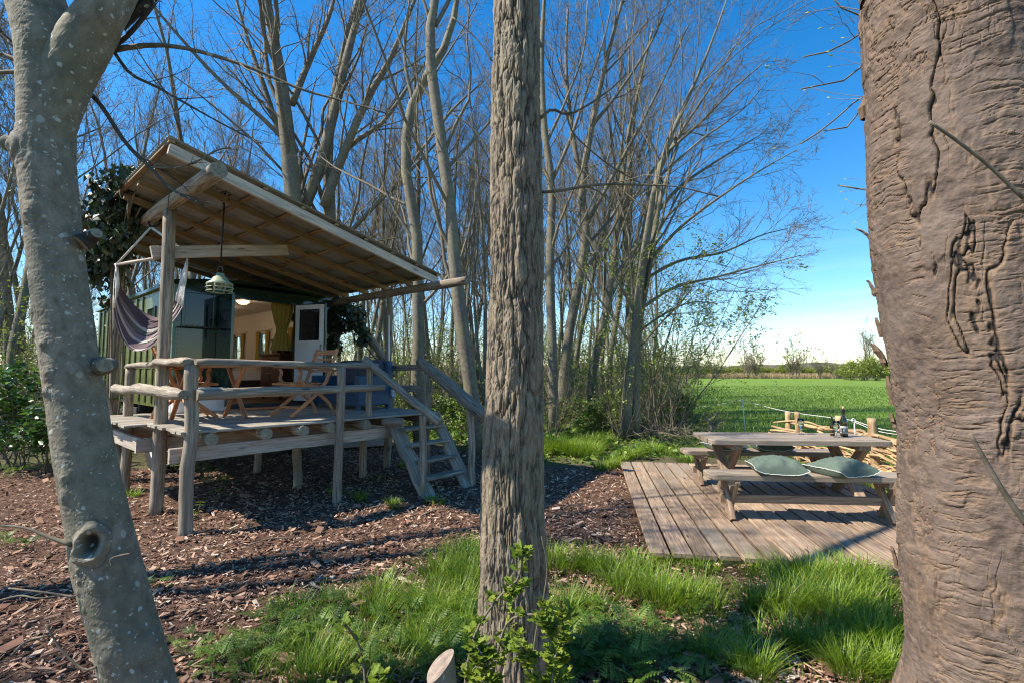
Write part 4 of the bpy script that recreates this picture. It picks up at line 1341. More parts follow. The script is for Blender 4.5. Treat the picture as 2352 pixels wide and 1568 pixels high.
# ---------------------------------------------------------------- picnic platform
PA = math.radians(-9.3)
plat = thing('wooden_platform', 'low platform of wide tan wooden boards under the picnic table', 'platform', (1.16, 4.20, 0), PA)
for k in range(17):
    x = 0.09 + k * 0.187
    y0, y1 = rng.normal(0, 0.012), 4.25 + rng.normal(0, 0.012)
    part('plank', M['plat'], plat, bar, (x, y0, 0.090 + rng.normal(0, 0.0015)), (x + rng.normal(0, 0.004), y1, 0.090), 0.163 + rng.normal(0, 0.003), 0.034, seg=6, wob=0.0012, ch=0.005)
for y in (0.10, 1.1, 2.1, 3.1, 4.1):
    part('bearer', M['plat'], plat, bar, (0.45 if y < 1 else 0.03, y, 0.034), (3.16, y, 0.034), 0.07, 0.074)
scr = MB()
lathe(scr, [(0.0055, 0), (0.005, 0.0015), (0.0005, 0.002)], 7, cap=False)
screw0 = None
for k in range(17):
    for y in (0.10, 1.1, 2.1, 3.1, 4.1):
        for dx in (-0.055, 0.055):
            if screw0 is None:
                screw0 = scr.build('screw', M['metal'], plat)
                o = screw0
            else:
                o = screw0.copy()
                COL.objects.link(o)
            o.location = (0.09 + k * 0.187 + dx + rng.normal(0, 0.006), y + rng.normal(0, 0.008), 0.1078)

ZP = 0.109
def slab(mb, x0, x1, y0, y1, z0, z1, r=0.09):
    """thick board with clipped, rounded corners"""
    pts = []
    for cx, cy, a0 in ((x1 - r, y1 - r, 0), (x0 + r, y1 - r, 90), (x0 + r, y0 + r, 180), (x1 - r, y0 + r, 270)):
        for k in range(5):
            a = math.radians(a0 + 22.5 * k)
            pts.append((cx + r * math.cos(a), cy + r * math.sin(a)))
    P_ = np.array(pts)
    c = P_.mean(0)
    n = len(P_)
    ch = 0.008
    lay = [(z0, 1 - ch), (z0 + ch, 1), (z1 - ch, 1), (z1, 1 - ch)]
    V = np.concatenate([np.column_stack([c + (P_ - c) * np.where(s < 1, 1 - ch / np.abs(P_ - c).max(), 1), np.full(n, z)]) for z, s in lay])
    i = np.arange(n)
    qd = np.concatenate([np.column_stack([k * n + i, k * n + (i + 1) % n, (k + 1) * n + (i + 1) % n, (k + 1) * n + i]) for k in range(3)])
    off = rng.random(3) * 20
    mb.add(V, [qd, i[::-1].copy(), 3 * n + i], V + off)
def trestle(parent, x, half, top, w=0.09, t=0.06):
    """crossed legs at one end, with a short rail on top"""
    part('leg', M['oakleg'], parent, bar, (x - t / 2, half * 0.92, top), (x - t / 2, -half, 0), t, w, up=(0, 1, 0.4), ch=0.008)
    part('leg', M['oakleg'], parent, bar, (x + t / 2 + 0.002, -half * 0.92, top), (x + t / 2 + 0.002, half, 0), t, w, up=(0, 1, 0.4), ch=0.008)
    part('top_rail', M['oakleg'], parent, bar, (x, -half * 1.05, top - 0.03), (x, half * 1.05, top - 0.03), 0.13, 0.055)
pt = thing('picnic_table', 'heavy oak picnic table with thick clipped-corner top on the platform', 'table', (3.40, 6.08, ZP), math.radians(-4))
for k in range(4):
    y0 = -0.40 + 0.2 * k
    if k in (0, 3):
        part('top_board', M['oak'], pt, slab, -1.02, 1.02, y0, y0 + 0.198, 0.665, 0.72, r=0.05)
    else:
        part('top_board', M['oak'], pt, bar, (-1.02, y0 + 0.1, 0.692), (1.02, y0 + 0.1, 0.692), 0.198, 0.055)
for x in (-0.72, 0.72):
    trestle(pt, x, 0.34, 0.664, 0.11, 0.07)
part('stretcher', M['oakleg'], pt, bar, (-0.92, 0, 0.27), (0.92, 0, 0.27), 0.05, 0.12)
def bench(label, x, y, rz, Lh=1.02):
    b = thing('picnic_bench', label, 'bench', (x, y, ZP), rz, 'oak benches at the picnic table')
    part('seat', M['oak'], b, slab, -Lh, Lh, -0.16, 0.16, 0.405, 0.46, r=0.07)
    for s in (-1, 1):
        trestle(b, s * (Lh - 0.24), 0.14, 0.405, 0.085, 0.05)
    part('stretcher', M['oakleg'], b, bar, (-Lh + 0.14, 0, 0.19), (Lh - 0.14, 0, 0.19), 0.04, 0.085)
    return b
bench('oak bench on the near side of the picnic table with two sage cushions', 3.08, 5.14, math.radians(-5))
bench('oak bench behind the picnic table with two sage cushions', 3.36, 6.68, math.radians(-4))

def cushion(label, x, y, rz, s=0.46, tx=0.0):
    c = thing('seat_cushion', label, 'cushion', (x, y, ZP + 0.462), rz, 'sage cushions on the benches')
    n = 25
    g = np.linspace(-1, 1, n)
    A_, B_ = np.meshgrid(g, g, indexing='ij')
    hgt = ((1 - np.abs(A_) ** 2.6) * (1 - np.abs(B_) ** 2.6)) ** 0.55
    pinch = 1 - 0.10 * (1 - np.abs(A_) ** 2) * np.abs(B_) ** 3 
    pin2 = 1 - 0.10 * (1 - np.abs(B_) ** 2) * np.abs(A_) ** 3
    wr = (0.016 * vnoise(np.column_stack([A_.ravel() * 3.1 + x * 9, B_.ravel() * 3.1, A_.ravel() * 0])).reshape(n, n) + 0.010 * vnoise(np.column_stack([A_.ravel() * 8 + x * 5, B_.ravel() * 8, A_.ravel() * 0])).reshape(n, n)) * hgt ** 0.5
    Xc = A_ * s / 2 * pin2
    Yc = B_ * s / 2 * pinch * 0.92
    lift = 0.055 * (np.abs(A_) ** 4) + 0.018 + tx * B_
    top = np.stack([Xc, Yc, lift + 0.145 * hgt + wr], -1).reshape(-1, 3)
    bot = np.stack([Xc, Yc, lift - (lift - 0.002) * np.minimum(1, hgt * 1.6) - 0.004], -1).reshape(-1, 3)
    i, j = np.meshgrid(np.arange(n - 1), np.arange(n - 1), indexing='ij')
    q = np.column_stack([(i * n + j).ravel(), ((i + 1) * n + j).ravel(), ((i + 1) * n + j + 1).ravel(), (i * n + j + 1).ravel()])
    mb = MB()
    mb.add(np.concatenate([top, bot]), [(q, 0, True), (q[:, ::-1] + n * n, 0, True)])
    mb.build('cover', M['sage'], c)
    e = []
    for k in range(n): e.append((k, 0))
    for k in range(1, n): e.append((n - 1, k))
    for k in range(n - 2, -1, -1): e.append((k, n - 1))
    for k in range(n - 2, -1, -1): e.append((0, k))
    P_ = np.array([top[a * n + b] for a, b in e])
    ctr = P_.mean(0)
    P_[:, :2] = ctr[:2] + (P_[:, :2] - ctr[:2]) * 1.015
    P_ += rng.normal(0, 0.0022, P_.shape)
    m2 = MB()
    tube(m2, P_, 0.0042, 5)
    m2.build('frayed_edge', M['piping'], c)
    return c
cushion('left sage cushion on the near bench', 2.78, 5.17, math.radians(-14), 0.50)
cushion('right sage cushion on the near bench, one corner over the edge', 3.40, 5.08, math.radians(16), 0.50)
cushion('left sage cushion on the bench behind the table', 2.92, 6.72, math.radians(8), 0.46)
cushion('sage cushion lying towards the middle of the bench behind the table', 3.52, 6.67, math.radians(-8), 0.46)

ZT = ZP + 0.721
def wineglass(label, x, y, wz):
    g = thing('wine_glass', label, 'glass', (x, y, ZT), 0, 'wine glasses on the picnic table')
    part('bowl', M['glass'], g, lathe, [(0.001, 0), (0.034, 0.001), (0.034, 0.003), (0.006, 0.008), (0.0042, 0.02), (0.004, 0.085), (0.012, 0.095), (0.033, 0.112), (0.040, 0.145), (0.038, 0.20), (0.0372, 0.20), (0.0392, 0.145), (0.0322, 0.113), (0.001, 0.099)], 28)
    part('wine', M['wine'], g, lathe, [(0.001, 0.1), (0.0318, 0.1135), (0.0386, wz), (0.001, wz)], 28)
wineglass('left wine glass on the picnic table, half full of white wine', 3.73, 6.30, 0.135)
wineglass('wine glass standing just left of the small dark bottle', 3.98, 5.99, 0.142)
def bottle(label, x, y, h, r, tall):
    b = thing('wine_bottle' if tall else 'small_bottle', label, 'bottle', (x, y, ZT))
    part('glass', M['bottle'], b, lathe, [(0.001, 0.004), (r * 0.9, 0.0), (r, 0.01), (r, h * 0.52), (r * 0.93, h * 0.60), (r * 0.62, h * 0.70), (r * 0.40, h * 0.78), (r * 0.37, h * 0.97), (r * 0.43, h * 0.972), (r * 0.43, h), (0.001, h)], 32)
    def wrap(mb, z0, z1, k=1.006):
        lathe(mb, [(r * k, z0), (r * k, z1)], 32)
    lb = part('label', M['paperdark'] if tall else M['black'], b, wrap, h * 0.13, h * 0.40)
    part('band', M['paperlight'] if tall else M['gold'], lb, wrap, h * 0.33, h * 0.385, 1.010)
    part('band', M['paperlight'] if tall else M['gold'], lb, wrap, h * 0.135, h * 0.155, 1.010)
    if tall:
        em = MB()
        lathe(em, [(0.016, 0), (0.014, 0.0005), (0.001, 0.0008)], 14)
        e = em.build('emblem', M['paperlight'], lb)
        e.scale = (0.55, 1, 1)
        th = math.atan2(-y, -x) + 0.0
        e.location = (r * 1.012 * math.cos(th), r * 1.012 * math.sin(th), h * 0.25)
        e.rotation_euler = (math.pi / 2, 0, th + math.pi / 2)
        for k in range(9):
            t2 = th - 0.7 + k * 0.175
            d = np.array([math.cos(t2), math.sin(t2), 0])
            part('print_stroke', M['black'], lb, bar, d * r * 1.012 + Z * h * 0.345, d * r * 1.012 + Z * h * (0.358 + 0.01 * (k % 3)), 0.003, 0.0006, up=tuple(d), ch=0.0001)
    part('foil', M['black'], b, lathe, [(r * 0.385, h * 0.80), (r * 0.385, h * 0.965), (r * 0.445, h * 0.968), (r * 0.445, h * 1.002)], 24)
    if tall:
        part('cork', M['cork'], b, lathe, [(0.001, h + 0.0), (0.0115, h), (0.012, h + 0.036), (0.001, h + 0.038)], 16)
bottle('tall dark wine bottle with cork and grey label on the picnic table', 4.12, 6.06, 0.335, 0.042, True)
bottle('small dark bottle with gold bands beside the tall wine bottle', 4.02, 6.13, 0.235, 0.026, False)

# ---------------------------------------------------------------- woven stick fence
fence_line = np.array([(5.05, 9.6), (5.28, 8.9), (5.30, 7.8), (5.14, 6.75), (4.92, 5.6), (4.75, 4.6)])
wf = thing('woven_fence', 'low woven fence of peeled sticks and stakes behind the picnic table', 'fence', (5.1, 7.0, 0))
def fl_(t):
    return catmull(fence_line, 101)[int(round(np.clip(t, 0, 1) * 100))]
o5 = np.array([5.1, 7.0, 0])
for (t, h, r) in ((0.08, 0.88, 0.055), (0.13, 0.90, 0.045), (0.33, 0.92, 0.058), (0.52, 0.97, 0.062), (0.73, 0.95, 0.06), (0.93, 0.95, 0.06)):
    p = fl_(t)
    part('stake', [M['weave'], M['endgrain']], wf, log, np.array([p[0], p[1], -0.05]) - o5, np.array([p[0] + rng.normal(0, 0.02), p[1], h]) - o5, r, r * 0.95)
for k in range(64):
    z = 0.04 + 0.70 * (k / 64) + rng.normal(0, 0.012)
    t0 = rng.uniform(-0.05, 0.62)
    ln = rng.uniform(0.25, 0.5)
    pts = []
    ph = k % 2
    r = rng.uniform(0.011, 0.024) * (1.3 if k > 58 else 1)
    for t in np.linspace(t0, t0 + ln, 8):
        t = min(max(t, 0), 1)
        p = fl_(t)
        d = fl_(min(t + 0.02, 1)) - fl_(max(t - 0.02, 0))
        nrm = unit(np.array([-d[1], d[0]]))
        o_ = 0.055 * math.sin(t * 26 + ph * math.pi) + rng.normal(0, 0.012)
        pts.append(np.array([p[0] + nrm[0] * o_, p[1] + nrm[1] * o_, z + rng.normal(0, 0.022) + 0.03 * math.sin(t * 9 + k)]) - o5)
    part('stick', [M['weave'], M['endgrain']], wf, tube, pts, (r, r * 0.95, r * 0.6), 7, 14, cmi=1)

# electric fence: plastic pins and white cord
def pin(label, p, h, lean=0.0):
    o = thing('fence_pin', label, 'fence post', p, 0, 'white fence pins at the field edge')
    pts = [(0, 0, -0.05), (lean * 0.5, 0, h * 0.5), (lean, 0, h - 0.04)]
    part('rod', M['fibre'], o, tube, pts, 0.008, 7)
    th = np.linspace(-1.4, 4.2, 14)
    part('pigtail', M['fibre'], o, tube, [(lean, 0, h - 0.04)] + [(lean + 0.028 * math.cos(q) - 0.01, 0, h + 0.002 + 0.028 * math.sin(q)) for q in th], 0.007, 6)
    return np.array(p) + np.array([lean, 0, h])
p1 = pin('white fence pin standing in the grass left of the table', G(1713, 1003) * np.array([1, 1, 0]), 0.92, -0.06)
p2_ = U(1962, 965, 7.55)
p2 = pin('white hooked fence pin beside the woven fence stakes', (p2_[0], p2_[1], 0), p2_[2], 0.0)
p3 = U(2080, 993, 6.4)
p0 = U(1560, 935, 17.0)
rp = thing('electric_line', 'thin white electric cord strung between the fence pins', 'cord', (p1[0], p1[1], 0))
b_ = np.array([p1[0], p1[1], 0])
for a_, c_, sg in ((p0, p1, 0.05), (p1, p2, 0.06), (p2, p3, 0.03)):
    part('strand', M['rope'], rp, tube, [a_ - b_, (a_ + c_) / 2 - b_ - Z * sg, c_ - b_], 0.0055, 6, 14)
part('strand', M['rope'], rp, tube, [p2 - b_ - Z * 0.02, (p2 + p3) / 2 - b_ - Z * 0.07, p3 - b_ - Z * 0.035], 0.0045, 6, 14)

# ---------------------------------------------------------------- foreground trunks
def trunkmesh(axis, S, Nr, disp, seed=0, smooth=True, dense=None):
    """axis: rows (x, y, z, r). Returns MB of a trunk with real relief; disp(s, th, R, P) -> (offset, tint)"""
    A = catmull(axis, Nr)
    P_, R = A[:, :3], A[:, 3]
    T = unit(np.gradient(P_, axis=0))
    ref = np.array([0, 1.0, 0])
    e1 = unit(np.cross(T, ref))
    e2 = np.cross(T, e1)
    s = np.concatenate([[0], np.cumsum(np.linalg.norm(np.diff(P_, axis=0), axis=1))])
    th = np.arange(S) / S * 2 * math.pi
    if dense is not None:                     # finer relief on the side one can walk up to
        th = th - 0.62 * np.sin(th - math.radians(dense))
    TH_, SS = np.meshgrid(th, s)
    RR = np.repeat(R[:, None], S, 1)
    N_ = e1[:, None, :] * np.cos(th)[None, :, None] + e2[:, None, :] * np.sin(th)[None, :, None]
    base = P_[:, None, :] + N_ * RR[..., None]
    d, tint = disp(SS.ravel(), TH_.ravel(), RR.ravel(), base.reshape(-1, 3))
    V = base.reshape(-1, 3) + N_.reshape(-1, 3) * d[:, None]
    i, j = np.meshgrid(np.arange(Nr - 1), np.arange(S), indexing='ij')
    j2 = (j + 1) % S
    q = np.column_stack([(i * S + j).ravel(), (i * S + j2).ravel(), ((i + 1) * S + j2).ravel(), ((i + 1) * S + j).ravel()])
    g = np.column_stack([SS.ravel(), RR.ravel() * np.cos(TH_.ravel()), RR.ravel() * np.sin(TH_.ravel())])
    mb = MB()
    mb.add(V, [(q, 0, smooth)], g + seed, tint)
    return mb
def camdir(p):
    """unit vector from p towards the standing point"""
    return unit(np.array([0, 0, CAMH]) - p)

# left tree: smooth grey bark, knots, a fork at the top
YL = 2.30
def lax(rows):
    out = []
    for u, v, w, *y_ in rows:
        yy = y_[0] if y_ else YL
        p = U(u, v, yy)
        out.append((*p, w / 2 * YL / F / math.sqrt(1 + (p[0] / yy) ** 2) * 0.985))
    return np.array(out)
laxis = lax([(352, 1720, 185), (320, 1568, 160), (283, 1430, 156), (248, 1300, 160), (222, 1180, 152), (196, 1050, 147), (172, 900, 143), (146, 720, 143), (122, 520, 146), (108, 360, 150), (110, 220, 158), (112, 110, 176), (92, 30, 170), (62, -80, 150), (10, -260, 130, 2.05), (-60, -560, 110, 1.65), (-120, -1100, 80, 1.3)])
def hit(axis, u, v, Yc):
    """survey: where the line of sight (u, v) meets a trunk given by its axis rows"""
    o_ = np.argsort(axis[:, 2])
    best, bd = None, 9
    for y in np.linspace(Yc - 0.35, Yc + 0.05, 81):
        p = U(u, v, y)
        kx = np.interp(p[2], axis[o_, 2], axis[o_, 0])
        ky = np.interp(p[2], axis[o_, 2], axis[o_, 1])
        rr = np.interp(p[2], axis[o_, 2], axis[o_, 3])
        e = math.hypot(p[0] - kx, p[1] - ky) - rr
        if e < bd:
            best, bd = p, e
        if e <= 0:
            break
    return best
KN = [  # knots: image position, radius m, height m, hollow
    (208, 1248, 0.052, 0.022, True), (66, 487, 0.05, 0.022, False), (190, 345, 0.045, 0.02, False), (28, 335, 0.06, 0.05, False),
    (112, 855, 0.035, 0.016, False), (105, 900, 0.02, 0.02, False), (150, 1095, 0.03, 0.018, False), (222, 1340, 0.026, 0.016, False),
    (262, 1290, 0.035, 0.016, False), (180, 1310, 0.014, 0.014, False), (182, 1335, 0.012, 0.012, False), (180, 1360, 0.012, 0.012, False), (195, 1400, 0.012, 0.01, False),
    (100, 790, 0.022, 0.02, False), (143, 780, 0.016, 0.014, False), (250, 1510, 0.06, 0.022, False), (350, 1480, 0.07, 0.03, False), (75, 720, 0.03, 0.016, False),
    (130, 620, 0.02, 0.008, False), (160, 950, 0.02, 0.008, False), (240, 105, 0.06, 0.03, False), (100, 120, 0.05, -0.025, False), (150, 1140, 0.03, 0.02, False)]
def ldisp(s, th, R, P_):
    d = 0.004 * fbm(P_ * 4, 2, 1) + 0.0009 * vnoise(P_ * np.array([26, 26, 60]), 5) + 0.0009 * vnoise(P_ * np.array([9, 9, 120]), 8) + 0.0007 * vnoise(P_ * 150, 9)
    tint = np.clip(0.22 * fbm(P_ * np.array([30, 30, 14]), 3, 12) + 0.25 * fbm(P_ * np.array([4, 4, 1.5]), 2, 15) - 0.02, 0, 0.4)
    for (u, v, r, h, hol) in KN:
        c2 = hit(laxis, u, v, YL)
        q = np.linalg.norm((P_ - c2) * np.array([1, 1, 0.8]), axis=1) / r
        q = q * (1 + 0.14 * vnoise(P_ * 22, 77) + 0.05 * vnoise(P_ * 70, 78))
        if hol:
            d += h * np.exp(-((q - 1.0) / 0.33) ** 2) - 0.055 * np.exp(-(q / 0.62) ** 4)
            tint = np.maximum(tint, np.exp(-(q / 0.66) ** 4))
            tint = np.maximum(tint, 0.55 * np.exp(-((q - 1.52) / 0.08) ** 2))
        else:
            d += 0.62 * h * np.exp(-(q / 0.8) ** 2) + 0.05 * h * np.sin(q * 11) * np.exp(-(q / 1.8) ** 2)
            tint = np.maximum(tint, 0.22 * np.exp(-((q - 0.95) / 0.10) ** 2) + 0.15 * np.exp(-(q / 0.3) ** 2))
    return d, tint
lt = thing('grey_tree', 'smooth grey leaning tree with knots and lichen spots at the left edge', 'tree', (laxis[0][0], laxis[0][1], 0))
def rebase(mb, o):
    mb.v = [v - np.asarray(o, float) for v in mb.v]
    return mb
LO = np.array([laxis[0][0], laxis[0][1], 0])
rebase(trunkmesh(laxis, 140, 620, ldisp, smooth=False, dense=130), LO).build('trunk', M['bk_smooth'], lt)
lim = lax([(112, 420, 60), (122, 310, 110), (150, 190, 142), (195, 95, 148), (245, 10, 128), (300, -110, 118, 2.42), (370, -300, 100, 2.85), (440, -560, 70, 3.35), (470, -800, 40, 3.8)])
def l2disp(s, th, R, P_):
    return 0.006 * fbm(P_ * 5, 3, 1) + 0.0016 * vnoise(P_ * np.array([26, 26, 60]), 5) + 0.0007 * vnoise(P_ * 150, 9), np.clip(0.22 * fbm(P_ * np.array([30, 30, 14]), 3, 12) + 0.25 * fbm(P_ * np.array([4, 4, 1.5]), 2, 15) - 0.02, 0, 0.4)
rebase(trunkmesh(lim, 110, 260, l2disp, smooth=False), LO).build('limb', M['bk_smooth'], lt)
# sawn stubs
for pts, r0, r1 in (([(232, 935 - 95, YL + .02), (252, 838, YL - .03), (240, 838, YL - 0.12)], 0.035, 0.030), ([(185, 560, YL), (205, 548, YL + 0.02), (222, 535, YL + 0.0)], 0.034, 0.026), ([(45, 335, YL), (22, 330, YL - 0.02), (8, 322, YL - 0.03)], 0.042, 0.03)):
    mb = MB()
    P_ = [U(u, v, y) for u, v, y in pts]
    tube(mb, P_, (r0 * 1.3, r0, r1), 14, 10, cmi=1)
    rebase(mb, LO).build('stub', [M['bk_smooth'], M['endgrain']], lt)

# ---- growing branches, a whole level at a time
def grow(P_, R, n, t0, t1, ang, lf, K=5, wander=0.12, trop=0.05, bias=(0, 0, 0), rr=0.55, rmin=0.0016, rg=rng, taper=0.25, lmin=0.0):
    m, Kp, _ = P_.shape
    idx = np.repeat(np.arange(m), n)
    t = rg.uniform(t0, t1, len(idx))
    x = t * (Kp - 1)
    i0 = np.clip(x.astype(int), 0, Kp - 2)
    f = (x - i0)[:, None]
    pos = P_[idx, i0] * (1 - f) + P_[idx, i0 + 1] * f
    rad = R[idx, i0] * (1 - f[:, 0]) + R[idx, i0 + 1] * f[:, 0]
    tan = unit(P_[idx, i0 + 1] - P_[idx, i0])
    ref = unit(rg.normal(0, 1, (len(idx), 3)))
    side = unit(np.cross(tan, ref))
    a = rg.uniform(ang[0], ang[1], len(idx))[:, None]
    d = np.cos(a) * tan + np.sin(a) * side
    Lp = np.sum(np.linalg.norm(np.diff(P_, axis=1), axis=2), axis=1)
    ln = np.maximum(Lp[idx] * rg.uniform(lf[0], lf[1], len(idx)) * (1.15 - 0.6 * t), lmin)
    r0 = np.maximum(rad * rr * rg.uniform(0.7, 1.05, len(idx)), rmin)
    Q = np.empty((len(idx), K, 3))
    Q[:, 0] = pos
    bias = np.asarray(bias, float)
    for k in range(1, K):
        d = unit(d + rg.normal(0, wander, d.shape) + np.array([0, 0, trop]) + bias)
        Q[:, k] = Q[:, k - 1] + d * (ln / (K - 1))[:, None]
    Rq = np.maximum(r0[:, None] * np.linspace(1, taper, K)[None], rmin * 0.75)
    return Q, Rq
LEAF = (np.array([(0, 0, 0), (0.35, -0.32, 0.04), (1, 0, 0), (0.35, 0.32, 0.04)]), [np.array([(0, 1, 2), (0, 2, 3)])])
def leaves(mb, Q, n, size, tilt=0.9, rg=rng, spread=0.03):
    m, K, _ = Q.shape
    idx = rg.integers(0, m, n)
    x = rg.uniform(0.3, 1, n) * (K - 1)
    i0 = np.clip(x.astype(int), 0, K - 2)
    f = (x - i0)[:, None]
    pos = Q[idx, i0] * (1 - f) + Q[idx, i0 + 1] * f + rg.normal(0, spread, (n, 3))
    X_, Y_, Z_ = randframes(n, tilt, rg)
    s = (size * rg.uniform(0.6, 1.4, n))[:, None]
    scatter(mb, LEAF[0], LEAF[1], pos, X_ * s, Y_ * s, Z_ * s, rg.random(n))
def seedbranch(list_, Y, org):
    """surveyed limbs: lists of (u, v, width) at distance Y -> resampled centre lines and radii"""
    out = []
    for rows in list_:
        A = np.array([(*(U(w[0], w[1], w[3] if len(w) > 3 else Y) - org), w[2] / 2 * (w[3] if len(w) > 3 else Y) / F) for w in rows])
        out.append(catmull(A, 16))
    A = np.array(out)
    return A[:, :, :3], np.maximum(A[:, :, 3], 0.004)
def surveyed_tree(name, label, stems, Y, mat, lv=((7, 0.25, 0.98, (0.35, 0.8), (0.28, 0.5)), (5, 0.2, 1.0, (0.4, 0.9), (0.3, 0.55)), (5, 0.15, 1.0, (0.4, 1.0), (0.3, 0.6))), bias=(0, 0, 0), nleaf=0, trop=0.09, seed=1, group=None, lsize=0.035, wiggle=0.05, deep=0.0):
    rg = np.random.default_rng(seed)
    org = np.array([*(U(stems[0][0][0], stems[0][0][1], Y)[:2]), 0])
    t = thing(name, label, 'tree', org, 0, group)
    P_, R = seedbranch(stems, Y, org)
    for k in range(len(P_)):                       # limbs also lean to and fro in depth
        ph = rg.random() * 6
        s = np.linspace(0, 1, P_.shape[1])
        P_[k, :, 1] += wiggle * np.sin(s * 5 + ph) * s + deep * (k % 3 - 1) * s
    P_[0, 0, 2] = -0.1
    tr = MB()
    tubes(tr, P_, R, 12, True)
    v = tr.v[-1]
    tr.v[-1] = v + 0.012 * np.stack([fbm((v + org) * 4, 2, 3 + a) for a in range(3)], 1) * np.repeat(np.clip(R.ravel() / 0.1, 0.2, 1), 12)[:, None]
    tr.build('trunk', mat, t)
    cr = MB()
    Q, Rq = P_, R
    for k, (n, t0, t1, an, lf) in enumerate(lv):
        Q, Rq = grow(Q, Rq, n, t0, t1, an, lf, K=7 if k == 0 else 5, wander=0.15 if k == 0 else 0.20, trop=trop if k == 0 else trop * 0.7, bias=bias, rr=0.42 if k == 0 else 0.55, rmin=0.0042, rg=rg, lmin=0.25 if k < 2 else 0.12)
        tubes(cr, Q, Rq, 5 if k == 0 else 3)
    cr.build('crown', M['twig'], t)
    if nleaf:
        lf_ = MB()
        leaves(lf_, Q, nleaf, lsize, rg=rg)
        lf_.build('young_leaves', M['bud'], t)
    return t
LVB = ((9, 0.25, 0.98, (0.3, 0.75), (0.30, 0.55)), (6, 0.15, 1.0, (0.35, 0.9), (0.3, 0.6)), (5, 0.15, 1.0, (0.4, 1.0), (0.3, 0.6)))
surveyed_tree('multi_stem_tree', 'big pale many-stemmed tree rising behind the canopy roof', [
    [(705, 1020, 44), (697, 620, 40), (690, 470, 36), (680, 330, 33), (668, 200, 27), (650, 80, 20), (638, 0, 16), (615, -120, 9)],
    [(697, 480, 26), (735, 380, 25), (770, 250, 21), (800, 120, 17), (830, 0, 13), (855, -110, 7)],
    [(735, 1010, 36), (742, 650, 31), (744, 480, 28), (735, 330, 24), (745, 200, 20), (762, 90, 15), (795, -60, 9)],
    [(745, 475, 23), (790, 370, 20), (850, 250, 16), (910, 160, 12), (965, 50, 7), (1010, -40, 3)],
    [(690, 410, 20), (640, 300, 15), (600, 180, 12), (560, 60, 8), (530, -60, 4)],
    [(670, 240, 17), (700, 120, 14), (735, 0, 10), (750, -90, 6)],
    [(682, 350, 12), (610, 280, 10), (520, 200, 8), (430, 100, 6), (360, 10, 3)],
    [(742, 450, 14), (800, 340, 12), (880, 280, 9), (960, 170, 6), (1030, 90, 3)]], 13.0, M['bk_pale'], lv=LVB, seed=11, deep=0.9)
surveyed_tree('leaning_tree', 'slim leaning tree trunk beside the right end of the canopy', [
    [(1095, 1045, 36), (1088, 940, 34), (1076, 850, 32), (1060, 740, 31), (1046, 620, 30), (1030, 450, 28), (1006, 270, 26), (986, 110, 24), (1000, 0, 21), (1012, -120, 17), (1020, -260, 10)],
    [(1015, 400, 9), (1080, 330, 7), (1130, 270, 5), (1180, 180, 3)], [(1005, 250, 8), (960, 180, 6), (920, 100, 4), (900, 20, 2)], [(1000, 60, 10), (1040, -20, 9), (1080, -140, 6)]], 9.7, M['bk_pale'], seed=12)
surveyed_tree('crooked_tree', 'crooked tree with a swan-neck trunk left of the leaning tree', [
    [(965, 1015, 30), (958, 850, 28), (962, 740, 26), (956, 650, 25), (962, 580, 25), (950, 500, 25), (933, 400, 24), (931, 320, 24), (948, 235, 22), (985, 165, 20), (1030, 90, 17), (1050, 0, 14), (1060, -100, 9)],
    [(933, 390, 10), (980, 330, 8), (1040, 250, 6), (1110, 190, 3)], [(950, 240, 10), (930, 140, 8), (935, 40, 6), (950, -60, 4)], [(955, 560, 8), (900, 470, 6), (870, 380, 4), (860, 300, 2)]], 10.6, M['bk_pale'], seed=13)
LVE = ((12, 0.22, 0.98, (0.25, 0.7), (0.35, 0.65)), (6, 0.15, 1.0, (0.35, 0.85), (0.3, 0.6)), (5, 0.15, 1.0, (0.4, 1.0), (0.3, 0.6)))
surveyed_tree('edge_tree', 'double-stemmed tree at the wood edge spreading bare branches over the field', [
    [(1437, 1010, 27), (1440, 900, 23), (1455, 780, 21), (1466, 650, 20), (1486, 520, 17), (1502, 420, 14), (1530, 330, 11), (1575, 230, 8), (1620, 120, 5), (1650, 30, 3)],
    [(1462, 1010, 19), (1463, 800, 17), (1478, 680, 16), (1500, 560, 14), (1512, 470, 12), (1535, 400, 9), (1560, 320, 6), (1570, 230, 3)],
    [(1487, 515, 9), (1560, 430, 8), (1640, 370, 6), (1720, 318, 3), (1775, 285, 2)],
    [(1470, 625, 9), (1560, 525, 7), (1660, 450, 5), (1740, 400, 3), (1800, 368, 2)],
    [(1466, 650, 8), (1560, 600, 7), (1660, 580, 5), (1750, 540, 3), (1810, 525, 2)],
    [(1502, 420, 9), (1560, 310, 7), (1640, 190, 5), (1700, 90, 3), (1740, 20, 2)],
    [(1458, 720, 8), (1540, 665, 7), (1640, 640, 5), (1740, 615, 3), (1812, 598, 2)],
    [(1520, 360, 8), (1600, 290, 6), (1690, 200, 4), (1770, 130, 2)],
    [(1455, 770, 6), (1530, 720, 5), (1600, 690, 3), (1670, 690, 2)]], 11.8, M['bk_wood'], lv=LVE, bias=(0.035, 0, 0.0), seed=14, nleaf=400, trop=0.06, deep=0.5)
surveyed_tree('pale_tree', 'pale slender tree just right of the central trunk', [
    [(1272, 1005, 25), (1268, 800, 22), (1263, 600, 20), (1268, 440, 18), (1251, 300, 16), (1244, 150, 13), (1250, 0, 9), (1262, -120, 5)],
    [(1266, 420, 9), (1310, 320, 8), (1350, 200, 6), (1390, 80, 4), (1410, -20, 2)], [(1255, 330, 8), (1300, 230, 6), (1340, 120, 4), (1350, 0, 3)], [(1263, 620, 7), (1320, 540, 5), (1370, 440, 4), (1400, 350, 2)]], 12.2, M['bk_pale'], lv=LVB, seed=15, nleaf=300)
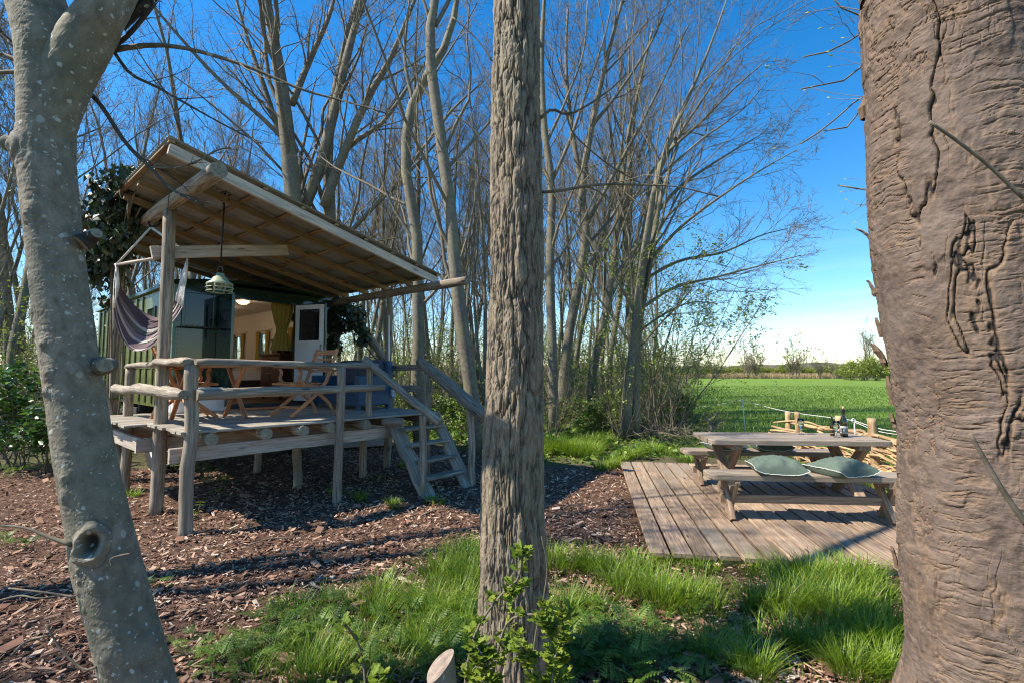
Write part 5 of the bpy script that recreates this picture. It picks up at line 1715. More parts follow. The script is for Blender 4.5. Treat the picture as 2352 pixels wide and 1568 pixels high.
surveyed_tree('forked_tree', 'forked pale tree leaning right between the slender tree and the edge tree', [
    [(1284, 990, 27), (1303, 790, 23), (1330, 645, 22), (1346, 530, 20), (1336, 430, 18), (1362, 280, 14), (1395, 130, 10), (1430, 0, 7), (1460, -110, 4)],
    [(1338, 440, 13), (1312, 290, 11), (1300, 150, 8), (1305, 10, 5)], [(1345, 520, 11), (1410, 400, 9), (1470, 290, 7), (1530, 170, 5), (1580, 60, 3)],
    [(1360, 290, 9), (1430, 200, 7), (1500, 90, 5), (1540, -10, 3)], [(1330, 640, 8), (1400, 540, 7), (1450, 430, 5), (1480, 320, 3)]], 13.2, M['bk_pale'], lv=LVE, bias=(0.02, 0, 0.0), seed=16, nleaf=300)
surveyed_tree('slim_tree', 'slim straight tree standing behind the forked tree at the wood edge', [
    [(1355, 975, 21), (1362, 850, 20), (1392, 720, 18), (1410, 600, 16), (1425, 470, 14), (1440, 330, 10), (1470, 190, 7), (1500, 60, 4)],
    [(1400, 650, 8), (1460, 570, 7), (1540, 490, 5), (1600, 440, 3)], [(1420, 520, 8), (1480, 420, 6), (1550, 330, 4), (1600, 260, 2)]], 15.0, M['bk_wood'], lv=LVE, bias=(0.03, 0, 0), seed=17, nleaf=500)

# ---- woodland behind: a few kinds, copied
def wood_tree(name, label, hgt, r, seed, stems=1, mat='bk_wood', nleaf=250, lv=None, spread=0.08, rmin=0.0048):
    rg = np.random.default_rng(seed)
    t = thing(name, label, 'tree', (0, 0, 0), 0, 'bare trees of the wood')
    K = 14
    P_, R = [], []
    for s in range(stems):
        p = np.array([rg.normal(0, 0.12) if stems > 1 else 0, rg.normal(0, 0.12) if stems > 1 else 0, -0.1])
        d = unit(np.array([rg.normal(0, spread), rg.normal(0, spread), 1.0]))
        pts = [p]
        for k in range(K - 1):
            d = unit(d + np.array([rg.normal(0, 0.075), rg.normal(0, 0.075), 0.06]))
            p = p + d * hgt / (K - 1) * (0.8 if s else 1)
            pts.append(p)
        P_.append(pts)
        R.append(r * np.linspace(1, 0.12, K) ** 0.9 * (0.75 if s else 1))
    P_, R = np.array(P_), np.array(R)
    tr = MB()
    tubes(tr, P_, R, 8, True)
    tr.build('trunk', M[mat], t)
    cr = MB()
    Q, Rq = P_, R
    lv = lv or ((16 if stems < 3 else 9, 0.28, 0.97, (0.3, 0.75), (0.20, 0.42)), (6, 0.15, 1.0, (0.35, 0.9), (0.3, 0.6)), (7, 0.15, 1.0, (0.4, 1.0), (0.3, 0.6)))
    for k, (n, t0, t1, an, lf) in enumerate(lv):
        Q, Rq = grow(Q, Rq, n, t0, t1, an, lf, K=6 if k == 0 else (5 if k == 1 else 4), wander=0.19, trop=0.17, rr=0.42, rmin=rmin, rg=rg, lmin=0.3)
        tubes(cr, Q, Rq, 4 if k == 0 else 3)
    cr.build('crown', M['twig'], t)
    if nleaf:
        lf_ = MB()
        leaves(lf_, Q, nleaf, 0.05, rg=rg)
        lf_.build('young_leaves', M['bud'], t)
    return t
kinds = []
for k, (h, r, s, m, nl) in enumerate(((13, 0.105, 1, 'bk_wood', 250), (14, 0.12, 2, 'bk_pale', 150), (12, 0.085, 1, 'bk_wood', 500), (13, 0.095, 3, 'bk_wood', 300), (11, 0.07, 2, 'bk_pale', 700), (14, 0.125, 1, 'bk_wood', 100))):
    kinds.append(wood_tree('woodland_tree', '', h, r, 40 + k, s, m, nl))
rgw = np.random.default_rng(5)
spots = []
# survey of the stand: (u of the trunk, distance)
for u, Y in ((20, 10.5), (60, 13), (95, 15), (-40, 12), (-120, 10), (150, 17), (215, 14.5), (260, 19), (300, 22), (345, 17), (395, 21), (440, 15.5), (480, 24), (520, 18), (560, 22), (610, 20), (640, 26), (780, 18), (815, 21), (840, 15.5), (865, 24), (890, 17.5), (915, 20), (985, 16), (1010, 19), (1060, 15), (1080, 22), (1110, 17), (1125, 13.5), (1165, 20), (1205, 16), (1230, 22), (1300, 19), (1318, 16.5), (1390, 20), (1405, 24), (1440, 18), (1475, 21), (1500, 25),
             (30, 24), (110, 28), (190, 32), (290, 35), (370, 30), (455, 36), (540, 33), (620, 38), (700, 30), (770, 34), (850, 31), (930, 36), (1000, 29), (1070, 33), (1140, 30), (1210, 34), (1280, 29), (1350, 33), (1420, 31), (1490, 35), (1530, 40), (240, 26), (330, 24), (420, 27), (500, 29), (575, 27), (735, 23), (795, 27), (840, 29), (885, 27), (950, 25), (1035, 26), (1095, 27), (1155, 25), (1245, 27), (1320, 23), (1365, 28), (1435, 26), (1480, 29), (60, 34), (150, 38), (240, 40), (340, 41), (430, 42), (520, 41), (600, 43), (680, 41), (760, 42), (840, 40), (920, 43), (1010, 41), (1080, 42), (1160, 40), (1240, 43), (1320, 41), (1400, 42), (1300, 45), (1000, 46), (700, 48), (400, 46), (100, 44)):
    spots.append((u, Y))
first = set()
zones = [(0, 'at the left edge of the picture'), (150, 'beside the grey foreground tree'), (370, 'above the high left corner of the canopy'), (480, 'above the roof log of the canopy'), (640, 'left of the big many-stemmed tree'), (770, 'behind the big many-stemmed tree'), (870, 'right of the big many-stemmed tree'), (960, 'left of the crooked tree'), (1050, 'between the crooked and the leaning tree'), (1130, 'between the leaning tree and the central trunk'), (1250, 'behind the central trunk'), (1340, 'beside the pale slender tree'), (1430, 'between the forked tree and the edge tree'), (9999, 'behind the edge tree')]
looks = ['single-stemmed', 'twin-stemmed', 'thin', 'three-stemmed', 'small twin-stemmed', 'tall single-stemmed']
for n_, (u, Y) in enumerate(spots):
    k = n_ % 6 if n_ < 30 else int(rgw.integers(0, 6))
    d = ray(u, 855)
    x, y = d[0] / d[1] * Y, Y
    lab = next(t_ for lim_, t_ in zones if u < lim_)
    lab = ('distant ' if Y >= 36 else 'far ' if Y >= 25 else 'nearer ' if Y < 17 else '') + looks[k] + ' bare tree of the wood ' + lab
    s = rgw.uniform(0.85, 1.2) * (1.0 if Y < 28 else 1.05)
    rz = rgw.uniform(0, 6.28)
    g_ = lab.replace('tree', 'trees', 1)
    if k not in first:
        first.add(k)
        o = kinds[k]
        o.location = (x, y, 0)
        o.rotation_euler = (0, 0, rz)
        o.scale = (s, s, s)
        o["label"] = lab
        o["group"] = g_
    else:
        dup(kinds[k], (x, y, 0), rz, s, lab, g_)
# trees standing left of and behind the photographer; their shade falls across the picture
for n_, (x, y, s, k) in enumerate(((-4.9, 3.35, (1.35, 1.35, 1.0), 3), (-6.0, 1.5, 0.5, 4))):
    dup(kinds[k], (x, y, 0), 1.3 * n_ + 0.4, s, 'bare tree standing beyond the left edge of the picture', 'bare trees out of view on the left')

# ---------------------------------------------------------------- central and right trunks
YC = 2.62
caxis = np.array([(*U(u, v, YC), w / 2 * YC / F) for u, v, w in ((1176, 1640, 210), (1180, 1568, 170), (1180, 1480, 158), (1179, 1380, 150), (1178, 1250, 143), (1177, 1100, 136), (1182, 900, 131), (1185, 700, 121), (1186, 500, 118), (1185, 300, 114), (1186, 100, 108), (1187, -60, 102), (1190, -400, 92), (1196, -900, 70), (1200, -1400, 40))])
def cdisp(s, th, R, P_):
    p = np.column_stack([np.cos(th) * R, np.sin(th) * R, s])
    wv = np.column_stack([fbm(p * np.array([9, 9, 5.0]), 2, 21), fbm(p * np.array([9, 9, 5.0]), 2, 25), fbm(p * np.array([12, 12, 8.0]), 2, 29)])
    wp = p + 0.020 * wv
    n1 = fbm(wp * np.array([27, 27, 3.4]), 4, 31)
    n2 = fbm(wp * np.array([44, 44, 8.0]) + 7.7, 3, 41)
    n3 = fbm(p * np.array([70, 70, 34]), 3, 51)
    f1 = np.exp(-(np.abs(n1) / 0.075) ** 1.15)
    f2 = np.exp(-(np.abs(n2) / 0.07) ** 1.2)
    flake = np.tanh(4 * fbm(wp * np.array([30, 30, 12]) + 3.1, 3, 61))
    d = 0.009 * np.clip(np.abs(n1) * 2.2, 0, 1) - 0.008 * f1 - 0.0042 * f2 + 0.0022 * flake + 0.0034 * n3 + 0.006 * fbm(p * np.array([5, 5, 2.0]), 2, 35)
    tint = np.clip(0.72 * f1 + 0.36 * f2 + 0.45 * n3 - 0.06, 0, 0.9)
    return d, tint
CO = np.array([caxis[0][0], caxis[0][1], 0])
ct = thing('furrowed_tree', 'straight furrowed brown trunk standing in the middle of the picture', 'tree', CO)
rebase(trunkmesh(caxis[:12], 210, 680, cdisp, smooth=False, dense=90), CO).build('trunk', M['bk_center'], ct)
rebase(trunkmesh(caxis[11:], 40, 60, lambda s, th, R, P_: (0.01 * fbm(P_ * 9, 2, 3), np.zeros(len(P_)))), CO).build('upper_trunk', M['bk_center'], ct)
def brush(parent, rows, Y, org, mat='twig', seed=0, subs=((4, 0.2, 0.95, (0.4, 0.9), (0.25, 0.5)), (3, 0.2, 1, (0.4, 0.9), (0.3, 0.5))), name='branch', rscale=1.0, buds=0, trop=0.03):
    rg = np.random.default_rng(seed)
    for row in rows:
        P_, R = seedbranch([row], Y, org)
        R = np.maximum(R * rscale, 0.0012)
        mb = MB()
        tubes(mb, P_, R, 8, True)
        Q, Rq = P_, R
        allq = [P_]
        for n, t0, t1, an, lf in subs:
            Q, Rq = grow(Q, Rq, n, t0, t1, an, lf, K=5, wander=0.16, trop=trop, rr=0.6, rmin=0.0013, rg=rg)
            tubes(mb, Q, Rq, 4)
            allq.append(Q)
        o = mb.build(name, M[mat], parent)
        if buds:
            bm = MB()
            tips = np.concatenate([q[:, -1] for q in allq])
            dirs = np.concatenate([unit(q[:, -1] - q[:, -2]) for q in allq])
            tv = np.array([(0, 0, 0), (0.4, 0.2, 0), (0.4, -0.1, 0.17), (0.4, -0.1, -0.17), (1, 0, 0)])
            tf = [np.array([(0, 1, 2), (0, 2, 3), (0, 3, 1), (4, 2, 1), (4, 3, 2), (4, 1, 3)])]
            s1 = unit(np.cross(dirs, np.array([0.3, 0.2, 1.0])))
            s2 = np.cross(dirs, s1)
            sz = (buds * rg.uniform(0.7, 1.3, len(tips)))[:, None]
            scatter(bm, tv, tf, tips, dirs * sz, s1 * sz, s2 * sz, rg.random(len(tips)))
            bm.build('buds', M['bud'], o, kind='stuff')
brush(ct, [[(1240, 442, 8), (1290, 438, 7), (1370, 425, 6), (1480, 425, 5), (1560, 430, 3), (1650, 452, 2)], [(1238, 275, 9), (1268, 252, 7), (1310, 262, 6), (1390, 215, 4), (1440, 170, 2)], [(1300, 255, 5), (1320, 310, 4), (1400, 380, 3), (1470, 420, 2)]], YC, CO, seed=3)
brush(ct, [[(1130, 360, 4), (1090, 300, 3), (1040, 260, 2)], [(1130, 140, 4), (1095, 90, 3), (1040, 40, 2)], [(1228, 930, 5), (1262, 925, 3), (1270, 922, 2)]], YC, CO, seed=4, subs=((2, 0.3, 0.9, (0.4, 0.9), (0.25, 0.5)),))

YR = 1.52
raxis = []
for v, left, R_ in ((2120, 1900, 0.36), (1900, 1960, 0.31), (1700, 2005, 0.275), (1568, 2035, 0.255), (1450, 2040, 0.25), (1300, 2036, 0.248), (1100, 2044, 0.248), (960, 2050, 0.248), (850, 2040, 0.25), (700, 2022, 0.252), (560, 2014, 0.254), (480, 2012, 0.254), (300, 2012, 0.253), (100, 2010, 0.25), (-60, 2010, 0.245), (-400, 1990, 0.235), (-900, 2020, 0.19), (-1500, 2060, 0.13)):
    x_ = (left - CX) / F * YR + 1.3 * R_               # the outline seen on the left is a tangent to the trunk
    for _ in range(12):
        x_ = YR * math.tan(math.atan((left - CX) / F) + math.asin(R_ / math.hypot(x_, YR)))
    raxis.append((x_, YR, U(left, v, YR)[2], R_))
raxis = np.array(raxis)
def rdisp(s, th, R, P_):
    p = np.column_stack([np.cos(th) * R, np.sin(th) * R, s])
    wv = np.column_stack([fbm(p * np.array([7, 7, 5.0]), 4, 41), fbm(p * np.array([7, 7, 5.0]), 4, 45), fbm(p * np.array([7, 7, 5.0]), 3, 49)])
    wp = p + 0.034 * wv
    jag = fbm(p * np.array([70, 70, 38]), 2, 97)
    n1 = fbm(wp * np.array([9, 9, 1.1]), 4, 51) + 0.035 * jag
    n1b = fbm(wp * np.array([17, 17, 2.4]) + 4.2, 4, 91) + 0.05 * jag
    on = np.clip(0.55 + 1.9 * fbm(p * np.array([6, 6, 2.0]), 2, 53), 0, 1)
    on2 = np.clip(0.25 + 2.4 * fbm(p * np.array([7, 7, 3.0]), 2, 54), 0, 1)
    crack = np.exp(-(np.abs(n1) / 0.024) ** 1.5) * on
    crackb = np.exp(-(np.abs(n1b) / 0.030) ** 1.5) * on2
    lip = np.exp(-(np.abs(n1) / 0.085) ** 2) * on
    step = np.tanh(16 * n1) * 0.0035 * on + np.tanh(12 * n1b) * 0.0016 * on2      # one side of a crack stands proud of the other
    n2 = fbm(wp * np.array([26, 26, 13.0]) + 5, 4, 57)
    patch = np.clip(-0.10 + 2.6 * fbm(p * np.array([5, 5, 3.4]), 2, 58), 0, 1)
    crack2 = np.exp(-(np.abs(n2) / 0.055) ** 1.5) * patch
    mask = np.clip(0.50 + 2.8 * fbm(p * np.array([8, 8, 1.3]), 2, 64), 0.04, 1)
    n3 = fbm(wp * np.array([4.5, 4.5, 52]), 3, 65) + 0.12 * jag
    wrk = np.exp(-(np.abs(n3) / 0.085) ** 1.3) * mask
    n4 = fbm(p * np.array([52, 52, 52]), 3, 71)
    n5 = fbm(wp * np.array([9, 9, 7.0]) + 9, 4, 75)
    flake = np.tanh(14 * (n5 - 0.10))
    fe = np.exp(-((n5 - 0.10) / 0.04) ** 2)
    d = step - 0.010 * crack - 0.006 * crackb - 0.0048 * crack2 - 0.0040 * wrk + 0.0028 * n3 * mask + 0.0024 * flake + 0.0026 * n4 + 0.008 * fbm(p * np.array([4, 4, 2]), 2, 59)
    tan_ = np.clip(fbm(p * np.array([8, 8, 3]), 2, 61) * 2.4 + 0.30, 0, 1)
    tint = np.clip(np.maximum.reduce([0.95 * crack, 0.36 * lip * tan_, 0.85 * crackb, 0.60 * crack2, 0.34 * fe * tan_, 0.50 * wrk, 0.12 * mask * tan_]) + 0.16 * n4, 0, 1)
    return d, tint
RO = np.array([raxis[0][0], raxis[0][1], 0])
rt = thing('peeling_tree', 'thick brown trunk with cracked peeling bark close at the right edge', 'tree', RO)
rebase(trunkmesh(raxis[:15], 290, 860, rdisp, smooth=False, dense=41), RO).build('trunk', M['bk_right'], rt)
rebase(trunkmesh(raxis[14:], 40, 50, lambda s, th, R, P_: (0.012 * fbm(P_ * 6, 2, 3), np.zeros(len(P_)))), RO).build('upper_trunk', M['bk_right'], rt)
def flake(mb, c, tall, wid, curl):
    n = 7
    V = []
    d = unit(np.array([c[0] - raxis[5][0], c[1] - raxis[5][1], 0]))
    sd = np.array([-d[1], d[0], 0])
    for k in range(n):
        t = k / (n - 1)
        w = wid * (math.sin(math.pi * (0.12 + 0.8 * t)) ** 0.7) * (1 + 0.25 * rng.normal())
        o = c + Z * tall * (t - 0.5) + d * (curl * (t ** 2) + 0.004)
        for th in (0, 0.005):
            V += [o - sd * w / 2 - d * th, o + sd * w * 0.1 + d * (w * 0.35 - th), o + sd * w / 2 - d * th]
    F_ = []
    for k in range(n - 1):
        a, b = k * 6, (k + 1) * 6
        for j in (0, 1):
            F_.append((a + j, a + j + 1, b + j + 1, b + j))
            F_.append((a + 3 + j, b + 3 + j, b + 4 + j, a + 4 + j))
        F_.append((a, b, b + 3, a + 3))
        F_.append((a + 2, a + 5, b + 5, b + 2))
    mb.add(np.array(V), [np.array(F_)], None, 0.5)
for (v, tall, wid, curl) in ((170, 0.12, 0.05, -0.03), (500, 0.05, 0.02, 0.04), (640, 0.06, 0.03, 0.02), (810, 0.08, 0.045, 0.035), (900, 0.10, 0.03, 0.01), (1145, 0.06, 0.03, -0.025), (1330, 0.07, 0.02, 0.012), (740, 0.07, 0.02, 0.012), (980, 0.06, 0.02, 0.012)):
    z = U(2000, v, YR)[2]
    cx = np.interp(z, raxis[:, 2], raxis[:, 0])
    rr = np.interp(z, raxis[:, 2], raxis[:, 3])
    d = unit(np.array([-0.72, -0.69, 0]))
    # the side seen as the trunk's left outline
    tang = unit(np.array([cx, YR, 0]))
    out = np.array([-tang[1], tang[0], 0])
    c = np.array([cx, YR, z]) + out * rr * 1.0
    mb = MB()
    flake(mb, c, tall, wid, curl)
    rebase(mb, RO).build('bark_flake', M['bk_right'], rt)
brush(rt, [[(2350, 455, 9), (2270, 380, 7), (2200, 325, 5), (2135, 280, 4)], ], YR - 0.30, RO, seed=6, subs=((1, 0.5, 0.9, (0.4, 0.9), (0.1, 0.2)),), name='twig')
brush(rt, [[(2362, 1210, 13), (2300, 1120, 11), (2228, 995, 8)], ], YR - 0.32, RO, seed=7, subs=((1, 0.5, 0.9, (0.4, 0.9), (0.05, 0.1)),), name='twig')
bz = 2.6
brush(rt, [[(2240, 150, 16, 1.56), (2090, 70, 8, 2.1)] + r_ for r_ in ([(2010, 60, 5), (1960, 90, 4), (1900, 120, 4), (1850, 130, 2)], [(2000, 130, 5), (1950, 180, 4), (1890, 195, 3), (1840, 205, 2)], [(2010, 20, 5), (1960, 40, 4), (1925, 10, 3), (1900, -20, 2)])] + [[(2240, 330, 14, 1.56), (2080, 250, 6, 2.1)] + r_ for r_ in ([(1995, 235, 4), (1950, 290, 3), (1900, 300, 2)], [(1995, 215, 4), (1930, 265, 3), (1860, 320, 2), (1840, 330, 1)])] + [[(2240, 470, 10, 1.56), (2080, 445, 5, 2.1), (1998, 438, 3), (1960, 432, 2), (1930, 427, 2)]], bz, RO, seed=8, subs=((4, 0.25, 1, (0.4, 1.0), (0.15, 0.35)), (2, 0.2, 1, (0.4, 0.9), (0.3, 0.5))), name='twig', buds=0.022)
# bare branches of the left tree across the upper left
brush(lt, [[(245, 118, 14), (330, 105, 11), (420, 110, 9), (560, 150, 8), (690, 205, 6), (800, 235, 4), (890, 262, 3)],
           [(275, 60, 24), (320, 20, 22), (370, -20, 18), (430, -60, 12)],
           [(250, 112, 12), (290, 85, 10), (330, 40, 9), (352, 10, 7), (360, -30, 5)],
           [(185, 195, 12), (230, 240, 10), (290, 330, 9), (345, 385, 8), (382, 425, 6), (420, 450, 5), (470, 470, 4)],
           [(345, 384, 5), (400, 386, 4), (450, 372, 4), (500, 345, 3), (530, 340, 2)],
           [(262, 120, 8), (300, 170, 7), (360, 200, 6), (430, 240, 5), (520, 290, 3), (600, 330, 2)],
           [(40, 110, 14), (0, 75, 12), (-40, 40, 10)], [(42, 140, 12), (0, 125, 10), (-40, 120, 8)], [(45, 165, 10), (-10, 170, 8), (-60, 200, 6)]], YL + 0.12, LO, seed=9, subs=((6, 0.25, 1, (0.3, 0.8), (0.2, 0.4)), (3, 0.25, 1, (0.4, 0.9), (0.3, 0.5))), mat='bk_smooth', rscale=1.05)
brush(lt, [[(165, 1250, 11), (120, 1235, 8), (60, 1212, 6), (0, 1206, 5), (-60, 1210, 3)], [(172, 1370, 5), (110, 1360, 4), (40, 1352, 3), (20, 1350, 2)], [(222, 1530, 6), (190, 1535, 5), (140, 1490, 4), (105, 1432, 3)], [(258, 1300, 5), (255, 1283, 4), (275, 1275, 3), (300, 1270, 3)]], YL - 0.12, LO, seed=10, subs=(), name='twig')

# ---------------------------------------------------------------- shrubs and undergrowth
def shrub(name, label, h, nst, seed, leaf, nleaf, size, spread=0.35, group=None, mat='twig', lv=((6, 0.2, 1, (0.3, 0.9), (0.25, 0.5)), (5, 0.2, 1, (0.4, 1.0), (0.3, 0.6))), loc=(0, 0, 0), r=0.012, tilt=0.9, bias=(0, 0, 0), lsp=0.03):
    rg = np.random.default_rng(seed)
    t = thing(name, label, 'shrub', loc, 0, group)
    K = 7
    P_ = np.zeros((nst, K, 3))
    for s in range(nst):
        p = np.array([rg.normal(0, 0.12 * h * 0.4), rg.normal(0, 0.12 * h * 0.4), -0.02])
        d = unit(np.array([rg.normal(0, spread), rg.normal(0, spread), 1.0]))
        for k in range(K):
            P_[s, k] = p
            d = unit(d + rg.normal(0, 0.10, 3) + np.array([0, 0, 0.05]) + np.asarray(bias))
            p = p + d * h * rg.uniform(0.75, 1.0) / (K - 1)
    R = r * np.linspace(1, 0.3, K)[None] * rg.uniform(0.6, 1.2, nst)[:, None]
    mb = MB()
    tubes(mb, P_, R, 5)
    Q, Rq = P_, R
    for n, t0, t1, an, lf in lv:
        Q, Rq = grow(Q, Rq, n, t0, t1, an, lf, K=4, wander=0.16, trop=0.06, rr=0.6, rmin=0.0016, rg=rg)
        tubes(mb, Q, Rq, 3)
    mb.build('stems', M[mat], t)
    if nleaf:
        lm = MB()
        leaves(lm, Q, nleaf, size, tilt=tilt, rg=rg, spread=lsp)
        lm.build('leaves', M[leaf], t)
    return t
HAZ = 'leafy shrubs in the wood'
s0 = shrub('hazel_shrub', 'leafing shrub in the wood behind the stairs', 2.6, 9, 101, 'shrub', 1500, 0.055, group=HAZ)
s1 = shrub('hazel_shrub', 'leafing shrub in the wood behind the stairs', 3.2, 11, 102, 'bud', 1100, 0.05, group=HAZ)
s2 = shrub('bramble_shrub', 'low dense green shrub under the trees', 1.1, 14, 103, 'shrub', 2400, 0.06, spread=0.6, group='low green shrubs under the trees')
s3 = shrub('thicket', 'bare twiggy thicket under the trees', 2.4, 16, 104, 'bud', 250, 0.04, spread=0.4, group='bare thickets under the trees')
protos = {0: s0, 1: s1, 2: s2, 3: s3}
used = set()
labs = {0: 'leafing shrub in the wood', 1: 'yellow-green leafing shrub in the wood', 2: 'low dense green shrub under the trees', 3: 'bare twiggy thicket under the trees'}
where = [(140, 'left of the wagon'), (800, 'behind the wagon'), (960, 'behind the blue sofa'), (1240, 'behind the stairs'), (1420, 'right of the central trunk'), (9999, 'at the edge of the field')]
rgs = np.random.default_rng(77)
SH = [(20, 9.2, 1, 1.0), (75, 10.5, 0, 1.1), (110, 12, 1, 1.1), (-30, 11, 0, 1.1), (40, 14, 3, 1.2), (130, 15, 0, 1.2), (820, 13.5, 1, 1.0), (860, 12.5, 0, 0.9), (800, 16, 3, 1.1), (900, 14.5, 2, 1.2), (930, 12.6, 0, 0.8), (945, 15, 1, 1.1), (990, 12.8, 2, 1.1), (1010, 14, 0, 0.9), (1040, 16, 1, 1.2), (1075, 12.4, 2, 1.1), (1110, 14, 0, 1.0), (1000, 18, 3, 1.3), (1100, 18, 0, 1.2),
      (1150, 15, 3, 1.0), (1245, 13, 1, 0.85), (1262, 11.2, 3, 0.75), (1300, 15, 0, 1.0), (1330, 12.8, 2, 1.0), (1345, 17, 1, 1.1), (1380, 14.5, 0, 0.8), (1400, 12.6, 2, 1.1), (1425, 11.6, 3, 0.8), (1450, 13.5, 1, 0.9), (1480, 13.2, 0, 0.8), (1500, 15, 0, 1.0), (1520, 13, 3, 0.8), (1535, 15, 2, 1.2), (1550, 17, 0, 1.0), (1560, 20, 1, 1.2), (1290, 20, 3, 1.4), (1400, 20, 0, 1.3), (1470, 24, 1, 1.4), (1530, 25, 0, 1.4), (1555, 30, 0, 1.5), (870, 20, 1, 1.4), (960, 22, 0, 1.4), (1060, 23, 1, 1.4), (1180, 21, 0, 1.3), (1230, 24, 1, 1.5), (1340, 26, 0, 1.5), (90, 20, 1, 1.5), (15, 18, 0, 1.4)] + [(20 + 33 * i_, 30 + 9 * ((i_ * 7) % 5) / 4 + (12 if i_ % 2 else 0), (1, 0, 3, 1)[i_ % 4], 1.7 + 0.12 * ((i_ * 5) % 6)) for i_ in range(47)]
for u, Y, k, s in SH:
    d = ray(u, 855)
    loc = (d[0] / d[1] * Y, Y, 0)
    lab = ('far ' if Y > 19 else '') + labs[k] + ' ' + next(t_ for l_, t_ in where if u < l_)
    rz = rgs.uniform(0, 6.28)
    s *= rgs.uniform(0.9, 1.1)
    if k not in used:
        used.add(k)
        o = protos[k]
        o.location = loc
        o.rotation_euler = (0, 0, rz)
        o.scale = (s, s, s)
        o["label"] = lab
        o["group"] = lab.replace('shrub', 'shrubs').replace('thicket', 'thickets')
    else:
        dup(protos[k], loc, rz, s, lab, lab.replace('shrub', 'shrubs').replace('thicket', 'thickets'))
# the hawthorn leafing out at the field edge, spreading to the right
ed = U(1500, 985, 12.5)
shrub('hawthorn_bush', 'spreading hawthorn just leafing out at the corner of the wood and field', 5.0, 14, 110, 'bud', 7500, 0.055, spread=0.30, loc=(ed[0] + 0.25, 12.5, 0), lv=((9, 0.2, 1, (0.3, 0.9), (0.3, 0.55)), (6, 0.2, 1, (0.4, 1.0), (0.3, 0.6))), bias=(0.045, 0, 0.0), r=0.02)
# glossy laurels at the left
for n_, (u, v, h, nl) in enumerate(((45, 1075, 1.75, 900), (110, 1085, 1.1, 500), (-40, 1080, 2.0, 700))):
    g = G(u, v)
    shrub('laurel_bush', ['glossy green laurel bush at the left edge beyond the grey tree', 'small glossy laurel just left of the grey tree trunk', 'glossy laurel cut off by the left edge of the picture'][n_], h, 10, 120 + n_, 'laurel', nl, 0.105, spread=0.35, loc=(g[0], g[1], 0), lsp=0.05, tilt=0.7)
g = W(0.15, 3.7, 0)
shrub('young_laurel', 'young glossy shrub growing under the left side of the wagon', 1.3, 7, 130, 'laurel', 420, 0.075, loc=tuple(g), lsp=0.04)
g = G(430, 1100)
shrub('leafy_seedling', 'small leafy seedling below the deck between the left posts', 0.55, 6, 131, 'laurel', 140, 0.06, loc=(g[0], g[1], 0), lsp=0.03, r=0.006)
g = G(475, 1110)
shrub('leafy_seedling', 'small pale-leaved seedling below the deck beside the corner post', 0.42, 6, 132, 'laurel', 120, 0.05, loc=(g[0], g[1], 0), lsp=0.03, r=0.006)
# brushwood and sprouting stump beside the field
g = G(1635, 1010)
sp = thing('sprouting_stump', 'pollarded stump with leafy shoots at the field edge left of the table', 'stump', (g[0], g[1], 0))
mb = MB()
log(mb, (0, 0, -0.05), (-0.05, 0, 0.52), 0.07, 0.06)
log(mb, (0, 0, 0.25), (0.22, 0.05, 0.50), 0.05, 0.04)
log(mb, (0.02, 0, 0.3), (-0.20, 0, 0.62), 0.04, 0.035)
log(mb, (0.0, 0, 0.45), (0.16, -0.05, 0.68), 0.03, 0.022)
mb.build('trunk', [M['bk_wood'], M['endgrain']], sp)
rg = np.random.default_rng(9)
P_ = np.array([[(rg.normal(0, 0.12), rg.normal(0, 0.08), 0.1 + 0.4 * rg.random())] for _ in range(26)])
P_ = np.concatenate([P_, P_ + rg.normal(0, 0.16, (26, 1, 3)) + np.array([0, 0, 0.12]), P_ + rg.normal(0, 0.25, (26, 1, 3)) + np.array([0.05, 0, 0.2])], axis=1)
mb = MB()
tubes(mb, P_, np.tile([0.005, 0.004, 0.002], (26, 1)), 4)
mb.build('shoots', M['twig'], sp)
mb = MB()
leaves(mb, P_, 420, 0.045, rg=rg, spread=0.03)
mb.build('leaves', M['hawthorn'], sp)
for n_, (u, v, lab) in enumerate(((1560, 1020, 'pile of cut brushwood left of the sprouting stump'), (1505, 1005, 'tangled brushwood under the hawthorn'), (1590, 975, 'loose cut twigs behind the sprouting stump'))):
    g = G(u, v)
    b = thing('brushwood_pile', lab, 'brushwood', (g[0], g[1], 0))
    rg = np.random.default_rng(200 + n_)
    n = 60
    c = np.column_stack([rg.normal(0, 0.45, n), rg.normal(0, 0.4, n), rg.uniform(0.03, 0.35, n)])
    d = unit(np.column_stack([rg.normal(0, 1, n), rg.normal(0, 1, n), rg.normal(0.1, 0.35, n)]))
    ln = rg.uniform(0.3, 0.9, n)[:, None]
    Q = np.stack([c - d * ln / 2, c + rg.normal(0, 0.04, (n, 3)), c + d * ln / 2], 1)
    Q[:, :, 2] = np.maximum(Q[:, :, 2], 0.015)
    Rq = np.tile([0.009, 0.007, 0.003], (n, 1))
    mb = MB()
    tubes(mb, Q, Rq, 4)
    Q2, R2 = grow(Q, Rq, 4, 0.2, 1, (0.4, 0.9), (0.3, 0.6), K=4, rg=rg, rmin=0.0018)
    tubes(mb, Q2, R2, 3)
    mb.build('twigs', M['twig'], b)

